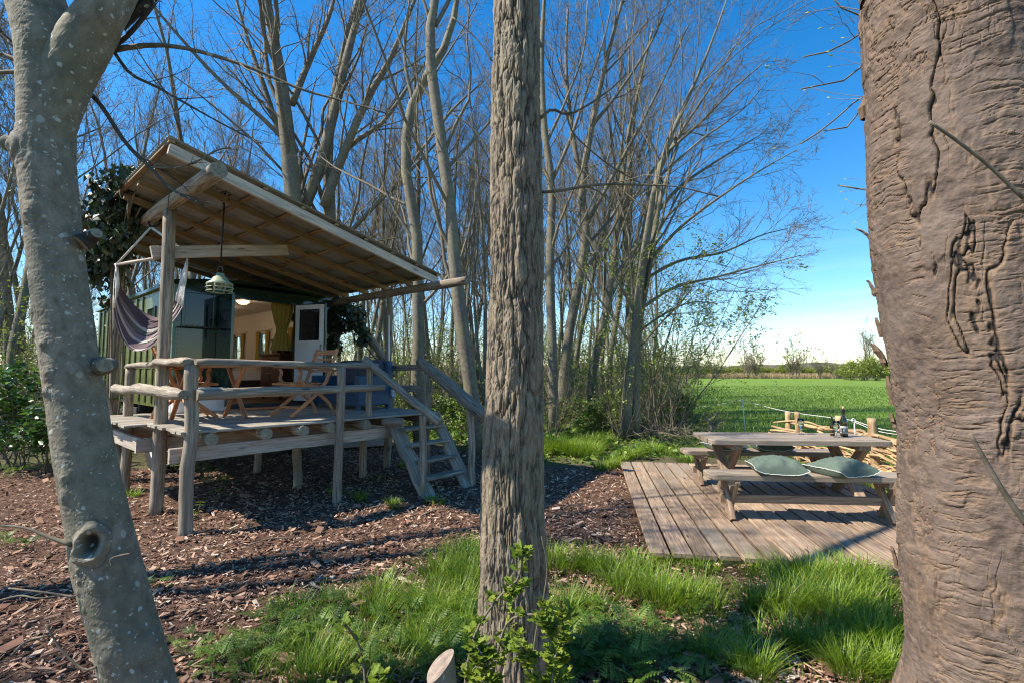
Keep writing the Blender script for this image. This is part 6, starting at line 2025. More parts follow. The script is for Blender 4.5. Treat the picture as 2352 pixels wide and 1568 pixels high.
# ---------------------------------------------------------------- ivy
IV = (np.array([(0, 0, 0), (0.25, -0.45, 0.03), (0.55, -0.30, -0.02), (1, 0, -0.06), (0.55, 0.30, -0.02), (0.25, 0.45, 0.03)]), [np.array([(0, 1, 2), (0, 2, 3), (0, 3, 4), (0, 4, 5)])])
def ivy(label, boxes, org, n, size, seed, stems):
    rg = np.random.default_rng(seed)
    t = thing('ivy', label, 'ivy', org)
    pos = []
    tot = sum(b[2] for b in boxes)
    for c, s, w in boxes:
        m = int(n * w / tot)
        q = unit(rg.normal(0, 1, (m, 3))) * (rg.random(m) ** 0.45)[:, None]
        pos.append(np.asarray(c) - org + q * np.asarray(s))
    pos = np.concatenate(pos)
    pos += 0.05 * np.stack([vnoise(pos * 3, k) for k in range(3)], 1) * 3
    X_, Y_, Z_ = randframes(len(pos), 0.9, rg)
    down = unit(np.column_stack([rg.normal(0, 0.5, len(pos)), rg.normal(0, 0.5, len(pos)), -np.ones(len(pos))]))
    nr = unit(np.cross(down, rg.normal(0, 1, (len(pos), 3))))
    s = (size * rg.uniform(0.5, 1.3, len(pos)))[:, None]
    mb = MB()
    scatter(mb, IV[0], IV[1], pos, down * s, np.cross(nr, down) * s, nr * s, rg.random(len(pos)))
    mb.build('leaves', M['ivy'], t)
    mb = MB()
    for a, b, r in stems:
        a, b = np.asarray(a) - org, np.asarray(b) - org
        for k in range(5):
            m_ = (a + b) / 2 + rg.normal(0, 0.06, 3)
            tube(mb, [a + rg.normal(0, 0.06, 3), m_, b + rg.normal(0, 0.06, 3)], r, 5, 9)
    for k in range(90):
        p = pos[rg.integers(0, len(pos))]
        tube(mb, [p, p + rg.normal(0, 0.08, 3), p + rg.normal(0, 0.12, 3) - np.array([0, 0, 0.15])], 0.0022, 4, 5)
    mb.build('stems', M['twig'], t)
    return t
ib = [(U(300, 425, 5.9), (0.12, 0.3, 0.14), 0.7), (U(272, 455, 6.2), (0.25, 0.35, 0.22), 1.5), (U(235, 505, 6.5), (0.30, 0.4, 0.26), 1.8), (U(205, 560, 6.8), (0.24, 0.35, 0.30), 1.5), (U(250, 570, 6.6), (0.24, 0.3, 0.32), 1.4), (U(225, 625, 6.9), (0.22, 0.3, 0.28), 1.0), (U(290, 490, 6.2), (0.16, 0.2, 0.30), 0.9), (U(275, 545, 6.4), (0.10, 0.2, 0.24), 0.4), (U(250, 690, 7.6), (0.22, 0.2, 0.14), 0.5), (U(185, 510, 6.9), (0.25, 0.3, 0.2), 0.9)]
ivy('thick dark ivy climbing over the left edge of the canopy roof', ib, np.array([*W(-0.1, 2.6, 0)[:2], 0.0]), 3600, 0.085, 301, [(W(0.0, 3.55, 0.2), W(-0.1, 3.0, 3.2), 0.012), (W(0.02, 3.6, 3.0), W(-0.25, 1.6, 3.7), 0.010)])
ib = [(U(790, 705, 9.9), (0.35, 0.3, 0.22), 1.4), (U(775, 745, 9.9), (0.28, 0.3, 0.30), 1.2), (U(825, 740, 9.9), (0.22, 0.3, 0.26), 1.0), (U(835, 775, 9.9), (0.14, 0.25, 0.26), 0.5), (U(765, 785, 10), (0.2, 0.25, 0.25), 0.5)]
sg = G(905, 1010)
ivy('dark ivy hanging around the leaning strut behind the blue sofa', ib, np.array([sg[0] - 0.4, 9.9, 0.0]), 2000, 0.09, 302, [(U(905, 860, 9.9), U(785, 695, 9.9), 0.012)])
strut = thing('leaning_strut', 'crooked grey pole leaning up to the canopy behind the blue sofa', 'pole', (sg[0], 9.9, 0))
mb = MB()
log(mb, (0.35, 0, -0.05), U(775, 690, 9.9) - np.array([sg[0], 9.9, 0]), 0.06, 0.075, mids=[U(890, 845, 9.9) - np.array([sg[0], 9.9, 0])], K=20)
mb.build('pole', LOGM, strut)

# ---------------------------------------------------------------- bark chips
def region_pts(n, poly, near=3.0, power=1.4, rg=rng, keep=None):
    P_ = np.array(poly)
    lo, hi = P_.min(0), P_.max(0)
    out = []
    tot = 0
    while tot < n:
        q = lo + (hi - lo) * rg.random((n * 3, 2))
        q = q[inpoly(q, poly)]
        r = np.hypot(q[:, 0], q[:, 1])
        q = q[rg.random(len(q)) < np.minimum(1, (near / np.maximum(r, 0.5)) ** power)]
        q = q[q[:, 1] > 1.2]
        q = q[np.abs(q[:, 0]) < q[:, 1] * 1.15 + 0.8]
        if keep is not None:
            q = q[keep(q)]
        out.append(q)
        tot += len(q)
    return np.concatenate(out)[:n]
NC = 76000
CH = np.array([(-.5, -.5, -.5), (.5, -.38, -.5), (.42, .5, -.5), (-.44, .42, -.5), (-.5, -.4, .5), (.46, -.5, .5), (.5, .4, .5), (-.4, .5, .5)])
CHF = [np.array([(4, 5, 6, 7), (0, 1, 5, 4), (1, 2, 6, 5), (2, 3, 7, 6), (3, 0, 4, 7)])]
CHIPS = [(-9.5, 0.3), (-0.8, 0.6), (0.6, 1.2), (3.2, 1.6), (3.6, 3.6), (2.0, 4.7), (2.1, 8.2), (1.2, 8.5), (0.3, 8.2), (-0.3, 9.2), (-1.2, 10.4), (-3.5, 11.4), (-6.0, 8.2), (-8.0, 8.2), (-10.5, 7.5)]
def chipkeep(q):
    d = (q - np.array([1.16, 4.20])) @ np.array([[math.cos(PA), -math.sin(PA)], [math.sin(PA), math.cos(PA)]])
    onplat = (d[:, 0] > 0.0) & (d[:, 1] > 0.02)
    return ~onplat
q = region_pts(NC, CHIPS, 2.6, 1.25, keep=chipkeep)
n = len(q)
sz = rng.gamma(3.0, 0.33, n)
ln = np.clip(0.030 * sz, 0.010, 0.12)
wd = ln * rng.uniform(0.10, 0.42, n)
tk = np.clip(wd * 0.3, 0.002, 0.009)
X_, Y_, Z_ = randframes(n, 0.33)
hum = 0.022 * fbm(np.column_stack([q * 1.6, np.zeros(n)]), 2, 70)
pos = np.column_stack([q, 0.014 + rng.random(n) * 0.022 + np.maximum(hum, -0.006)])
mb = MB()
scatter(mb, CH, CHF, pos, X_ * ln[:, None], Y_ * wd[:, None], Z_ * tk[:, None], np.clip(rng.normal(0.45, 0.27, n), 0, 1))
mbc = mb
q = region_pts(700, CHIPS, 1.9, 2.2, keep=chipkeep)
n = len(q)
ln = rng.uniform(0.05, 0.12, n)
X_, Y_, Z_ = randframes(n, 0.28)
scatter(mbc, CH, CHF, np.column_stack([q, 0.035 + rng.random(n) * 0.018]), X_ * ln[:, None], Y_ * (ln * rng.uniform(0.25, 0.6, n))[:, None], Z_ * 0.008, np.clip(rng.normal(0.3, 0.2, n), 0, 1))
o = mbc.build('bark_chips', M['chip'], kind='stuff')
o["label"] = "brown bark chips covering the path and the ground round the deck"
# fallen twigs on the mulch
for n_, (u, v, ln_, rz) in enumerate(((85, 1490, 0.28, 1.5), (640, 1250, 0.5, 0.5), (1020, 1180, 0.6, 0.7), (1060, 1275, 0.45, 0.35), (1320, 1170, 0.35, 0.6), (900, 1170, 0.5, 0.2), (520, 1110, 0.6, 0.25), (1560, 1395, 0.35, 0.1), (60, 1390, 0.4, 0.2), (420, 1530, 0.3, 1.0), (760, 1290, 0.3, 2.2), (1330, 1440, 0.3, -0.4))):
    g = G(u, v)
    t = thing('fallen_twig', ['short pale forked twig on the mulch at the lower left corner', 'thin twig on the mulch before the deck corner post', 'long grey twig on the mulch below the stairs', 'pale bent twig at the edge of the grass left of the central trunk', 'twig on the mulch right of the central trunk', 'grey twig on the mulch under the deck front', 'pale stick lying in the shade under the deck', 'thin twig among the grass before the platform', 'long twig on the mulch left of the grey tree', 'dark twig on the mulch right of the grey tree base', 'short stick on the sunny mulch before the grass', 'brown stick among the chips right of the central trunk'][n_], 'twig', (g[0], g[1], 0.04), rz)
    mb = MB()
    pts = catmull([(-ln_ / 2, 0, 0), (-ln_ * 0.15, 0.03, 0.02), (ln_ * 0.2, -0.02, 0.012), (ln_ / 2, 0.03, 0.0)], 10)
    tube(mb, pts, (0.008, 0.006, 0.003), 6)
    tube(mb, [pts[5], pts[5] + np.array([0.08, 0.06, 0.015]), pts[5] + np.array([0.14, 0.12, 0.0])], (0.004, 0.002), 5, 6)
    mb.build('stick', M['twig'], t)
# ---------------------------------------------------------------- grass
def blades(mb, base, h, w, lean, rnd, rg, K=4, az=None):
    n = len(base)
    az = rg.random(n) * 2 * math.pi if az is None else az
    dr = np.column_stack([np.cos(az), np.sin(az), np.zeros(n)])
    sd = np.column_stack([-np.sin(az), np.cos(az), np.zeros(n)])
    V = np.empty((n, 2 * K - 1, 3))
    g = np.empty((n, 2 * K - 1, 3))
    for k in range(K):
        t = k / (K - 1)
        c = base + dr * (lean * t ** 1.8 * h)[:, None] + np.array([0, 0, 1.0]) * (h * (t - 0.28 * lean * t ** 2.2))[:, None]
        ww = (w * (1 - t ** 1.6) / 2)[:, None]
        if k < K - 1:
            V[:, 2 * k] = c - sd * ww
            V[:, 2 * k + 1] = c + sd * ww
            g[:, 2 * k:2 * k + 2] = (0, 0, t)
        else:
            V[:, 2 * k] = c
            g[:, 2 * k] = (0, 0, 1)
    m = 2 * K - 1
    qs = np.array([(2 * k, 2 * k + 1, 2 * k + 3, 2 * k + 2) for k in range(K - 2)])
    ts = np.array([(2 * K - 4, 2 * K - 3, 2 * K - 2)])
    o = (np.arange(n) * m)[:, None, None]
    fl = [((ts[None] + o).reshape(-1, 3), 0, True)]
    if K > 2:
        fl.append(((qs[None] + o).reshape(-1, 4), 0, True))
    mb.add(V.reshape(-1, 3), fl, g.reshape(-1, 3), np.repeat(rnd, m))
rgg = np.random.default_rng(31)
def clump(cx, cy, n, rad, h, lean=0.6):
    r = rad * np.sqrt(rgg.random(n))
    a = rgg.random(n) * 6.283
    sub = rgg.integers(0, 4, n)                       # a tuft is a few tussocks, blades arching outwards from each
    sx, sy = rgg.normal(0, rad * 0.42, 4)[sub], rgg.normal(0, rad * 0.42, 4)[sub]
    r = r * 0.55
    return np.column_stack([cx + sx + r * np.cos(a), cy + sy + r * np.sin(a), np.zeros(n)]), h * rgg.uniform(0.45, 1.15, n), lean * (0.25 + 1.1 * r / (0.55 * rad)) * rgg.uniform(0.6, 1.3, n), a + rgg.normal(0, 0.5, n)
B, Hh, Ln_, Az_ = [], [], [], []
def tuft(u, v, n, rad, h, lean=0.7):
    g = G(u, v)
    b, hh_, l_, a_ = clump(g[0], g[1], int(n * 0.9), rad * 0.9, h * 1.25, lean)
    Az_.append(a_)
    B.append(b)
    Hh.append(hh_)
    Ln_.append(l_)
# left of the central trunk
for u, v, n, rad, h in ((1040, 1320, 500, 0.24, 0.22), (980, 1345, 420, 0.22, 0.20), (1085, 1340, 500, 0.2, 0.26), (1060, 1400, 600, 0.24, 0.22), (980, 1420, 480, 0.22, 0.2), (900, 1385, 420, 0.22, 0.19), (850, 1420, 360, 0.2, 0.17), (790, 1395, 240, 0.2, 0.14), (1070, 1480, 480, 0.2, 0.2), (950, 1500, 420, 0.2, 0.18), (830, 1510, 300, 0.18, 0.16), (720, 1530, 320, 0.2, 0.18), (660, 1420, 260, 0.2, 0.12), (640, 1490, 260, 0.2, 0.12), (1085, 1275, 260, 0.18, 0.16), (760, 1560, 320, 0.2, 0.18), (600, 1560, 220, 0.2, 0.12), (880, 1560, 320, 0.2, 0.16),
                        # right of it
                        (1280, 1295, 420, 0.22, 0.17), (1330, 1310, 420, 0.22, 0.17), (1400, 1325, 420, 0.22, 0.16), (1460, 1305, 360, 0.2, 0.14), (1500, 1365, 700, 0.26, 0.22), (1560, 1390, 560, 0.26, 0.20), (1430, 1360, 420, 0.22, 0.17), (1540, 1300, 260, 0.16, 0.12), (1620, 1315, 240, 0.16, 0.12), (1760, 1330, 380, 0.2, 0.15), (1850, 1345, 600, 0.24, 0.2), (1920, 1350, 620, 0.26, 0.22), (1980, 1330, 420, 0.22, 0.2), (1830, 1410, 620, 0.25, 0.22), (1900, 1420, 640, 0.25, 0.24), (1980, 1420, 560, 0.22, 0.22), (1740, 1400, 420, 0.22, 0.16), (1700, 1540, 620, 0.16, 0.19), (1870, 1500, 480, 0.18, 0.18), (1990, 1500, 560, 0.2, 0.22), (1950, 1550, 520, 0.2, 0.18), (2030, 1560, 420, 0.18, 0.18), (1600, 1500, 260, 0.2, 0.12), (1300, 1420, 320, 0.2, 0.18), (1340, 1400, 320, 0.2, 0.16), (1500, 1500, 260, 0.2, 0.12), (1400, 1520, 260, 0.2, 0.14), (1780, 1470, 260, 0.2, 0.14), (2000, 1380, 420, 0.2, 0.2), (1640, 1370, 260, 0.22, 0.12),
                        # far side of the mulch
                        (1290, 1040, 1200, 0.5, 0.32), (1340, 1045, 1000, 0.5, 0.28), (1440, 1050, 500, 0.4, 0.22), (1370, 1020, 700, 0.6, 0.28), (1240, 1040, 500, 0.4, 0.24), (1390, 1075, 500, 0.25, 0.20), (1420, 1062, 300, 0.2, 0.16), (1480, 1040, 500, 0.4, 0.22), (1540, 1045, 400, 0.4, 0.18), (1580, 1060, 300, 0.35, 0.14),
                        (830, 1150, 120, 0.12, 0.12), (905, 1165, 140, 0.14, 0.12), (1000, 1155, 120, 0.14, 0.10), (930, 1075, 120, 0.15, 0.14), (310, 1140, 120, 0.16, 0.10), (440, 1185, 80, 0.1, 0.07), (770, 1135, 100, 0.1, 0.1), (1640, 1045, 300, 0.4, 0.16), (1700, 1048, 500, 0.5, 0.18), (1800, 1050, 500, 0.5, 0.18), (1990, 1110, 400, 0.3, 0.16)):
    tuft(u, v, n, rad, h)
# thin scatter over the whole foreground strip
q = region_pts(2600, [(-1.3, 1.3), (2.8, 1.3), (3.2, 3.7), (1.0, 3.9), (-0.2, 3.9), (-0.9, 2.9)], 3, 0.6, rgg)
msk = vnoise(np.column_stack([q * 2.2, np.zeros(len(q))]), 80) > 0.0
q = q[msk]
B.append(np.column_stack([q, np.zeros(len(q))]))
Hh.append(rgg.uniform(0.05, 0.13, len(q)))
Ln_.append(rgg.uniform(0.4, 1.0, len(q)))
Az_.append(rgg.random(len(q)) * 6.283)
B, Hh, Ln_, Az_ = np.concatenate(B), np.concatenate(Hh), np.concatenate(Ln_), np.concatenate(Az_)
d_ = np.hypot(B[:, 0], B[:, 1])
ok = chipkeep(B[:, :2]) & (d_ > 1.25) & (np.hypot(B[:, 0] - CO[0], B[:, 1] - CO[1]) > 0.18)
d3 = (B[:, :2] - np.array([1.16, 4.20])) @ np.array([[math.cos(PA), -math.sin(PA)], [math.sin(PA), math.cos(PA)]])
ok |= (d3[:, 1] > 4.32) | (d3[:, 0] > 3.25)
B, Hh, Ln_, Az_ = B[ok], Hh[ok], Ln_[ok], Az_[ok]
mb = MB()
wv = (0.0035 + 0.0035 * rgg.random(len(B))) * np.clip(np.hypot(B[:, 0], B[:, 1]) / 3, 0.9, 2.0)
blades(mb, B, Hh, wv, Ln_, np.clip(rgg.normal(0.5, 0.22, len(B)), 0, 1) ** 1.0, rgg, az=Az_)
o = mb.build('grass', M['grass'], kind='stuff')
o["label"] = "tufts of fresh green grass in the foreground and along the mulch"
# field grass, thinning with distance
FP = [(3.2, 9.6), (5.3, 9.7), (5.55, 8.0), (5.35, 6.6), (5.1, 5.0), (5.1, 3.6), (16, 10), (40, 36), (42, 60), (21, 60), (6.9, 19), (4.4, 12.6)]
q = region_pts(56000, FP, 9, 1.7, rgg)
hN = 1 + 0.5 * fbm(np.column_stack([q * 0.7, np.zeros(len(q))]), 2, 90)
r_ = np.hypot(q[:, 0], q[:, 1])
mb = MB()
blades(mb, np.column_stack([q, np.zeros(len(q))]), rgg.uniform(0.08, 0.2, len(q)) * hN * np.clip(1.15 - r_ * 0.006, 0.7, 1.2), np.clip(0.0045 * r_ / 6, 0.006, 0.04), rgg.uniform(0.4, 1.0, len(q)), np.clip(rgg.normal(0.5, 0.22, len(q)), 0, 1), rgg, K=3)
o = mb.build('field_grass', M['fieldgrass'], kind='stuff')
o["label"] = "short green grass of the wide field on the right"
# ---------------------------------------------------------------- cow parsley and other ground leaves
def frond():
    V, T = [], []
    def tri(a, b, c):
        k = len(V)
        V.extend([a, b, c])
        T.append((k, k + 1, k + 2))
    for k in range(8):
        t = 0.22 + 0.78 * k / 7
        L1 = 0.40 * (1.05 - t) + 0.05
        for s in (-1, 1):
            for j in range(4):
                f = (j + 0.7) / 4
                bx, by = t + 0.35 * L1 * f, s * L1 * f
                w = 0.10 * L1 * (1.15 - f) + 0.009
                tri((bx - w * 0.4, by, 0.0), (bx + w * 2.2, by - s * w * 0.3, 0.01), (bx + w * 0.9, by + s * w * 2.4, -0.01))
                tri((bx - w * 0.4, by, 0.0), (bx + w * 0.3, by + s * w * 2.4, -0.01), (bx - w * 1.4, by + s * w * 1.5, 0.01))
    tri((0, -0.008, 0), (1.0, 0, 0), (0, 0.008, 0))
    V = np.array(V)
    V[:, 2] += 0.28 * V[:, 0] - 0.42 * V[:, 0] ** 2
    return V, [np.array(T)]
FV, FT = frond()
rgp = np.random.default_rng(51)
FPos, FS, FAz, FEl = [], [], [], []
def parsley(u, v, n, rad, size):
    g = G(u, v)
    for k in range(n):
        a, r = rgp.random() * 6.283, rad * math.sqrt(rgp.random())
        FPos.append((g[0] + r * math.cos(a), g[1] + r * math.sin(a), rgp.uniform(0.0, 0.12) * size / 0.2))
        FS.append(size * (0.8 if size < 0.2 else 1.0) * rgp.uniform(0.6, 1.2))
        FAz.append(rgp.random() * 6.283)
        FEl.append(rgp.uniform(0.1, 0.9))
for a in ((700, 1430, 50, 0.22, 0.17), (640, 1470, 45, 0.22, 0.16), (760, 1480, 40, 0.2, 0.16), (960, 1450, 45, 0.22, 0.17), (1040, 1440, 50, 0.2, 0.18), (1060, 1350, 26, 0.2, 0.16), (900, 1470, 30, 0.2, 0.16), (1080, 1500, 40, 0.18, 0.17), (560, 1520, 36, 0.2, 0.15), (480, 1540, 30, 0.18, 0.14), (440, 1500, 20, 0.15, 0.12), (1000, 1540, 40, 0.16, 0.16), (860, 1540, 30, 0.16, 0.15), (1340, 1500, 60, 0.2, 0.19), (1410, 1480, 50, 0.2, 0.18), (1300, 1540, 50, 0.16, 0.18), (1400, 1545, 50, 0.18, 0.18), (1480, 1450, 26, 0.2, 0.15), (1500, 1540, 40, 0.18, 0.15), (1590, 1550, 30, 0.18, 0.14), (1620, 1440, 20, 0.2, 0.12), (370, 1345, 14, 0.12, 0.10), (20, 1260, 26, 0.2, 0.14), (1330, 1430, 24, 0.2, 0.16), (1700, 1480, 14, 0.2, 0.12),
          (1300, 1000, 170, 0.6, 0.28), (1380, 990, 170, 0.6, 0.28), (1330, 1025, 90, 0.5, 0.24), (1420, 1030, 90, 0.5, 0.22), (1340, 960, 100, 0.8, 0.3), (1450, 1000, 90, 0.5, 0.26), (1500, 1020, 90, 0.5, 0.24), (1260, 1020, 80, 0.5, 0.26), (1550, 1010, 60, 0.5, 0.22), (1420, 950, 80, 0.9, 0.3), (1120, 1000, 60, 0.6, 0.26), (1040, 1010, 60, 0.6, 0.24), (980, 1000, 60, 0.8, 0.26), (1060, 960, 60, 0.8, 0.3), (880, 985, 40, 0.8, 0.24), (40, 1090, 40, 0.6, 0.2), (1450, 1040, 60, 0.4, 0.2), (1330, 925, 80, 1.2, 0.34), (1500, 960, 60, 0.9, 0.3)):
    parsley(*a)
FPos, FS, FAz, FEl = np.array(FPos), np.array(FS), np.array(FAz), np.array(FEl)
ok = (np.hypot(FPos[:, 0] - CO[0], FPos[:, 1] - CO[1]) > 0.2) & chipkeep(FPos[:, :2])
FPos, FS, FAz, FEl = FPos[ok], FS[ok], FAz[ok], FEl[ok]
n = len(FS)
fx = np.column_stack([np.cos(FAz) * np.cos(FEl), np.sin(FAz) * np.cos(FEl), np.sin(FEl)])
fy = np.column_stack([-np.sin(FAz), np.cos(FAz), np.zeros(n)])
fz = np.cross(fx, fy)
mb = MB()
scatter(mb, FV, FT, FPos, fx * FS[:, None], fy * FS[:, None], fz * FS[:, None], rgp.random(n))
o = mb.build('cow_parsley', M['parsley'], kind='stuff')
o["label"] = "feathery cow parsley leaves growing among the grass"
# broad ground leaves under the trees
q = region_pts(17000, [(-0.2, 9.2), (1.5, 8.5), (3.2, 9.4), (4.6, 13), (6.5, 19), (4, 24), (-6, 24), (-9, 14), (-3.0, 12.0)], 10, 0.8, rgp)
X_, Y_, Z_ = randframes(len(q), 0.5, rgp)
s = (0.10 * rgp.uniform(0.5, 1.5, len(q)))[:, None]
hN = np.maximum(0.03, 0.22 * fbm(np.column_stack([q * 1.2, np.zeros(len(q))]), 2, 95) + 0.12)
mb = MB()
scatter(mb, LEAF[0], LEAF[1], np.column_stack([q, hN * rgp.random(len(q))]), X_ * s, Y_ * s, Z_ * s, rgp.random(len(q)))
o = mb.build('ground_leaves', M['shrub'], kind='stuff')
o["label"] = "low green leaves covering the ground under the trees"
# small sycamore seedlings on the mulch, each a plant
PALM = []
for k in range(5):
    a = math.radians(-110 + 55 * k)
    PALM.append((a, [1.0, 0.85, 1.15, 0.85, 1.0][k] * (0.75 if k in (0, 4) else 1)))
pv = [(0, 0, 0)]
for k, (a, r_) in enumerate(PALM):
    pv += [(0.55 * r_ * math.cos(a - 0.28), 0.55 * r_ * math.sin(a - 0.28), 0.05), (r_ * math.cos(a), r_ * math.sin(a), -0.05), (0.55 * r_ * math.cos(a + 0.28), 0.55 * r_ * math.sin(a + 0.28), 0.05)]
pf = [(0, 1 + i, 2 + i) for i in range(14)]
for n_, (u, v, s_) in enumerate(((485, 1120, 0.085), (515, 1118, 0.09), (497, 1150, 0.07), (452, 1188, 0.07), (875, 1112, 0.06), (800, 1150, 0.05))):
    g = G(u, v)
    t = thing('sycamore_seedling', ['left one of the bright maple-leaved seedlings in the light under the deck', 'right one of the bright maple-leaved seedlings in the light under the deck', 'maple-leaved seedling just below the bright pair under the deck', 'yellow-green maple-leaved seedling at the foot of the corner post', 'tiny seedling in the shade under the deck near the stairs', 'tiny seedling beside the middle front post'][n_], 'seedling', (g[0], g[1], 0))
    m1, m2 = MB(), MB()
    for k in range(3):
        a = rng.random() * 6.28
        e = np.array([0.05 * math.cos(a), 0.05 * math.sin(a), 0.10 + 0.03 * k])
        tube(m1, [(0, 0, 0), e * 0.6, e], 0.002, 4)
        zx = unit(np.array([math.cos(a), math.sin(a), -0.25]))
        zy = unit(np.cross((0, 0, 1), zx))
        zz = np.cross(zx, zy)
        scatter(m2, np.array(pv), [np.array(pf)], e[None], zx[None] * s_, zy[None] * s_, zz[None] * s_, rng.random(1) * 0.5 + 0.5)
    m1.build('stem', M['shrub'], t)
    m2.build('leaves', M['hawthorn'], t)

# ---------------------------------------------------------------- hawthorn shoots and the sawn stump at the very front
HL = [(0, 0, 0), (0.25, -0.10, 0.02), (0.42, -0.38, 0.05), (0.58, -0.16, 0.03), (0.75, -0.30, 0.03), (0.88, -0.08, 0.0), (1.0, 0, -0.02), (0.88, 0.08, 0.0), (0.75, 0.30, 0.03), (0.58, 0.16, 0.03), (0.42, 0.38, 0.05), (0.25, 0.10, 0.02)]
HF = [(0, i, i + 1) for i in range(1, 11)]
def shoots(label, lines, Y, nl, size, seed, name='hawthorn_shoot'):
    rg = np.random.default_rng(seed)
    b = U(lines[0][0][0], lines[0][0][1], Y)
    org = np.array([b[0], b[1], 0])
    t = thing(name, label, 'sapling', org)
    P_, R = seedbranch(lines, Y, org)
    R = np.minimum(R, 0.006)
    for k in range(len(P_)):
        P_[k, :, 1] += 0.10 * np.sin(np.linspace(0, 3, 16) + k) * np.linspace(0, 1, 16)
    mb = MB()
    tubes(mb, P_, np.maximum(R, 0.0014), 6)
    Q, Rq = grow(P_, R, 6, 0.15, 1.0, (0.5, 1.1), (0.10, 0.22), K=4, rg=rg, rmin=0.0009, trop=0.08)
    tubes(mb, Q, Rq, 4)
    mb.build('stems', M['twig'], t)
    # rosettes of lobed leaves
    al = np.concatenate([Q[:, -1], Q[:, 2], P_[:, 3::2].reshape(-1, 3)])
    pos = al[rg.integers(0, len(al), nl)] + rg.normal(0, 0.008, (nl, 3))
    az, el = rg.random(nl) * 6.283, rg.uniform(0.0, 1.0, nl)
    fx = np.column_stack([np.cos(az) * np.cos(el), np.sin(az) * np.cos(el), np.sin(el)])
    fy = unit(np.cross(np.array([0, 0, 1.0]), fx) + rg.normal(0, 0.25, (nl, 3)))
    fz = np.cross(fx, fy)
    s = (size * rg.uniform(0.55, 1.2, nl))[:, None]
    lm = MB()
    scatter(lm, np.array(HL), [np.array(HF)], pos, fx * s, fy * s, fz * s, rg.random(nl))
    lm.build('leaves', M['hawthorn'], t)
shoots('bright green hawthorn shoots in front of the central trunk', [
    [(1060, 1640, 7), (1085, 1480, 6), (1150, 1385, 5), (1190, 1345, 4), (1200, 1290, 2), (1203, 1270, 2)],
    [(1120, 1640, 6), (1140, 1520, 5), (1170, 1430, 4), (1230, 1400, 3), (1280, 1410, 2)],
    [(1200, 1640, 6), (1215, 1560, 5), (1205, 1480, 4), (1180, 1420, 3)],
    [(1090, 1640, 6), (1100, 1580, 5), (1120, 1500, 4), (1080, 1440, 3)],
    [(1230, 1650, 6), (1262, 1560, 5), (1280, 1480, 4), (1300, 1440, 3)],
    [(1240, 1650, 6), (1300, 1560, 5), (1340, 1500, 3), (1290, 1460, 2)] if False else [(1240, 1650, 6), (1275, 1590, 5), (1290, 1540, 4), (1285, 1500, 3)]], 1.62, 1100, 0.034, 401)
shoots('small hawthorn shoots at the bottom edge left of the sawn stump', [[(850, 1660, 6), (822, 1540, 4), (800, 1480, 3), (790, 1440, 2)], [(840, 1650, 5), (870, 1560, 4), (880, 1520, 2)], [(820, 1650, 5), (800, 1580, 4), (782, 1540, 2)]], 1.6, 150, 0.034, 402)
# thin whip beside the trunk
g = U(1215, 1640, 2.0)
wh = thing('bare_whip', 'thin bare whip rising along the right side of the central trunk', 'sapling', (g[0], g[1], 0))
mb = MB()
tube(mb, [np.array((0, 0, 0.0)), U(1225, 1500, 2.0) - np.array([g[0], g[1], 0]), U(1247, 1380, 2.0) - np.array([g[0], g[1], 0]), U(1256, 1300, 2.0) - np.array([g[0], g[1], 0]), U(1243, 1230, 2.0) - np.array([g[0], g[1], 0])], (0.0045, 0.003, 0.0012), 6, 24)
mb.build('stem', M['twig'], wh)
b = U(1028, 1640, 1.55)
stp = thing('sawn_stump', 'slanting sawn-off stump at the bottom edge in front of the central trunk', 'stump', (b[0], b[1], 0))
mb = MB()
top = U(1010, 1527, 1.5) - np.array([b[0], b[1], 0])
ax_ = np.array([(0.03, 0.0, -0.05), (0.01, 0.0, top[2] * 0.5), (top[0], top[1], top[2])])
C_ = catmull(ax_, 14)
S = 28
V, Gr = [], []
for k, c in enumerate(C_):
    for j in range(S):
        th = j / S * 6.2832
        r_ = 0.044 * (1.25 - 0.35 * k / 13) * (1 + 0.05 * math.sin(3 * th + 1))
        p = c + np.array([math.cos(th) * r_, math.sin(th) * r_ * 0.95, 0])
        if k == 13:
            p[2] += 0.85 * math.cos(th) * r_ + 0.35 * math.sin(th) * r_
        elif k == 12:
            p[2] += 0.8 * math.cos(th) * r_ + 0.33 * math.sin(th) * r_
        V.append(p)
        Gr.append((c[2], math.cos(th) * r_, math.sin(th) * r_))
i = np.arange(S)
q = np.concatenate([np.column_stack([k * S + i, k * S + (i + 1) % S, (k + 1) * S + (i + 1) % S, (k + 1) * S + i]) for k in range(13)])
mb.add(V, [(q, 0, True)], Gr, 0.0)
mb.add([V[13 * S + k] for k in range(S)], [(np.arange(S), 1, False)], [Gr[13 * S + k] for k in range(S)], 0.4)
mb.build('stump', [M['bk_smooth'], M['stumpface']], stp)

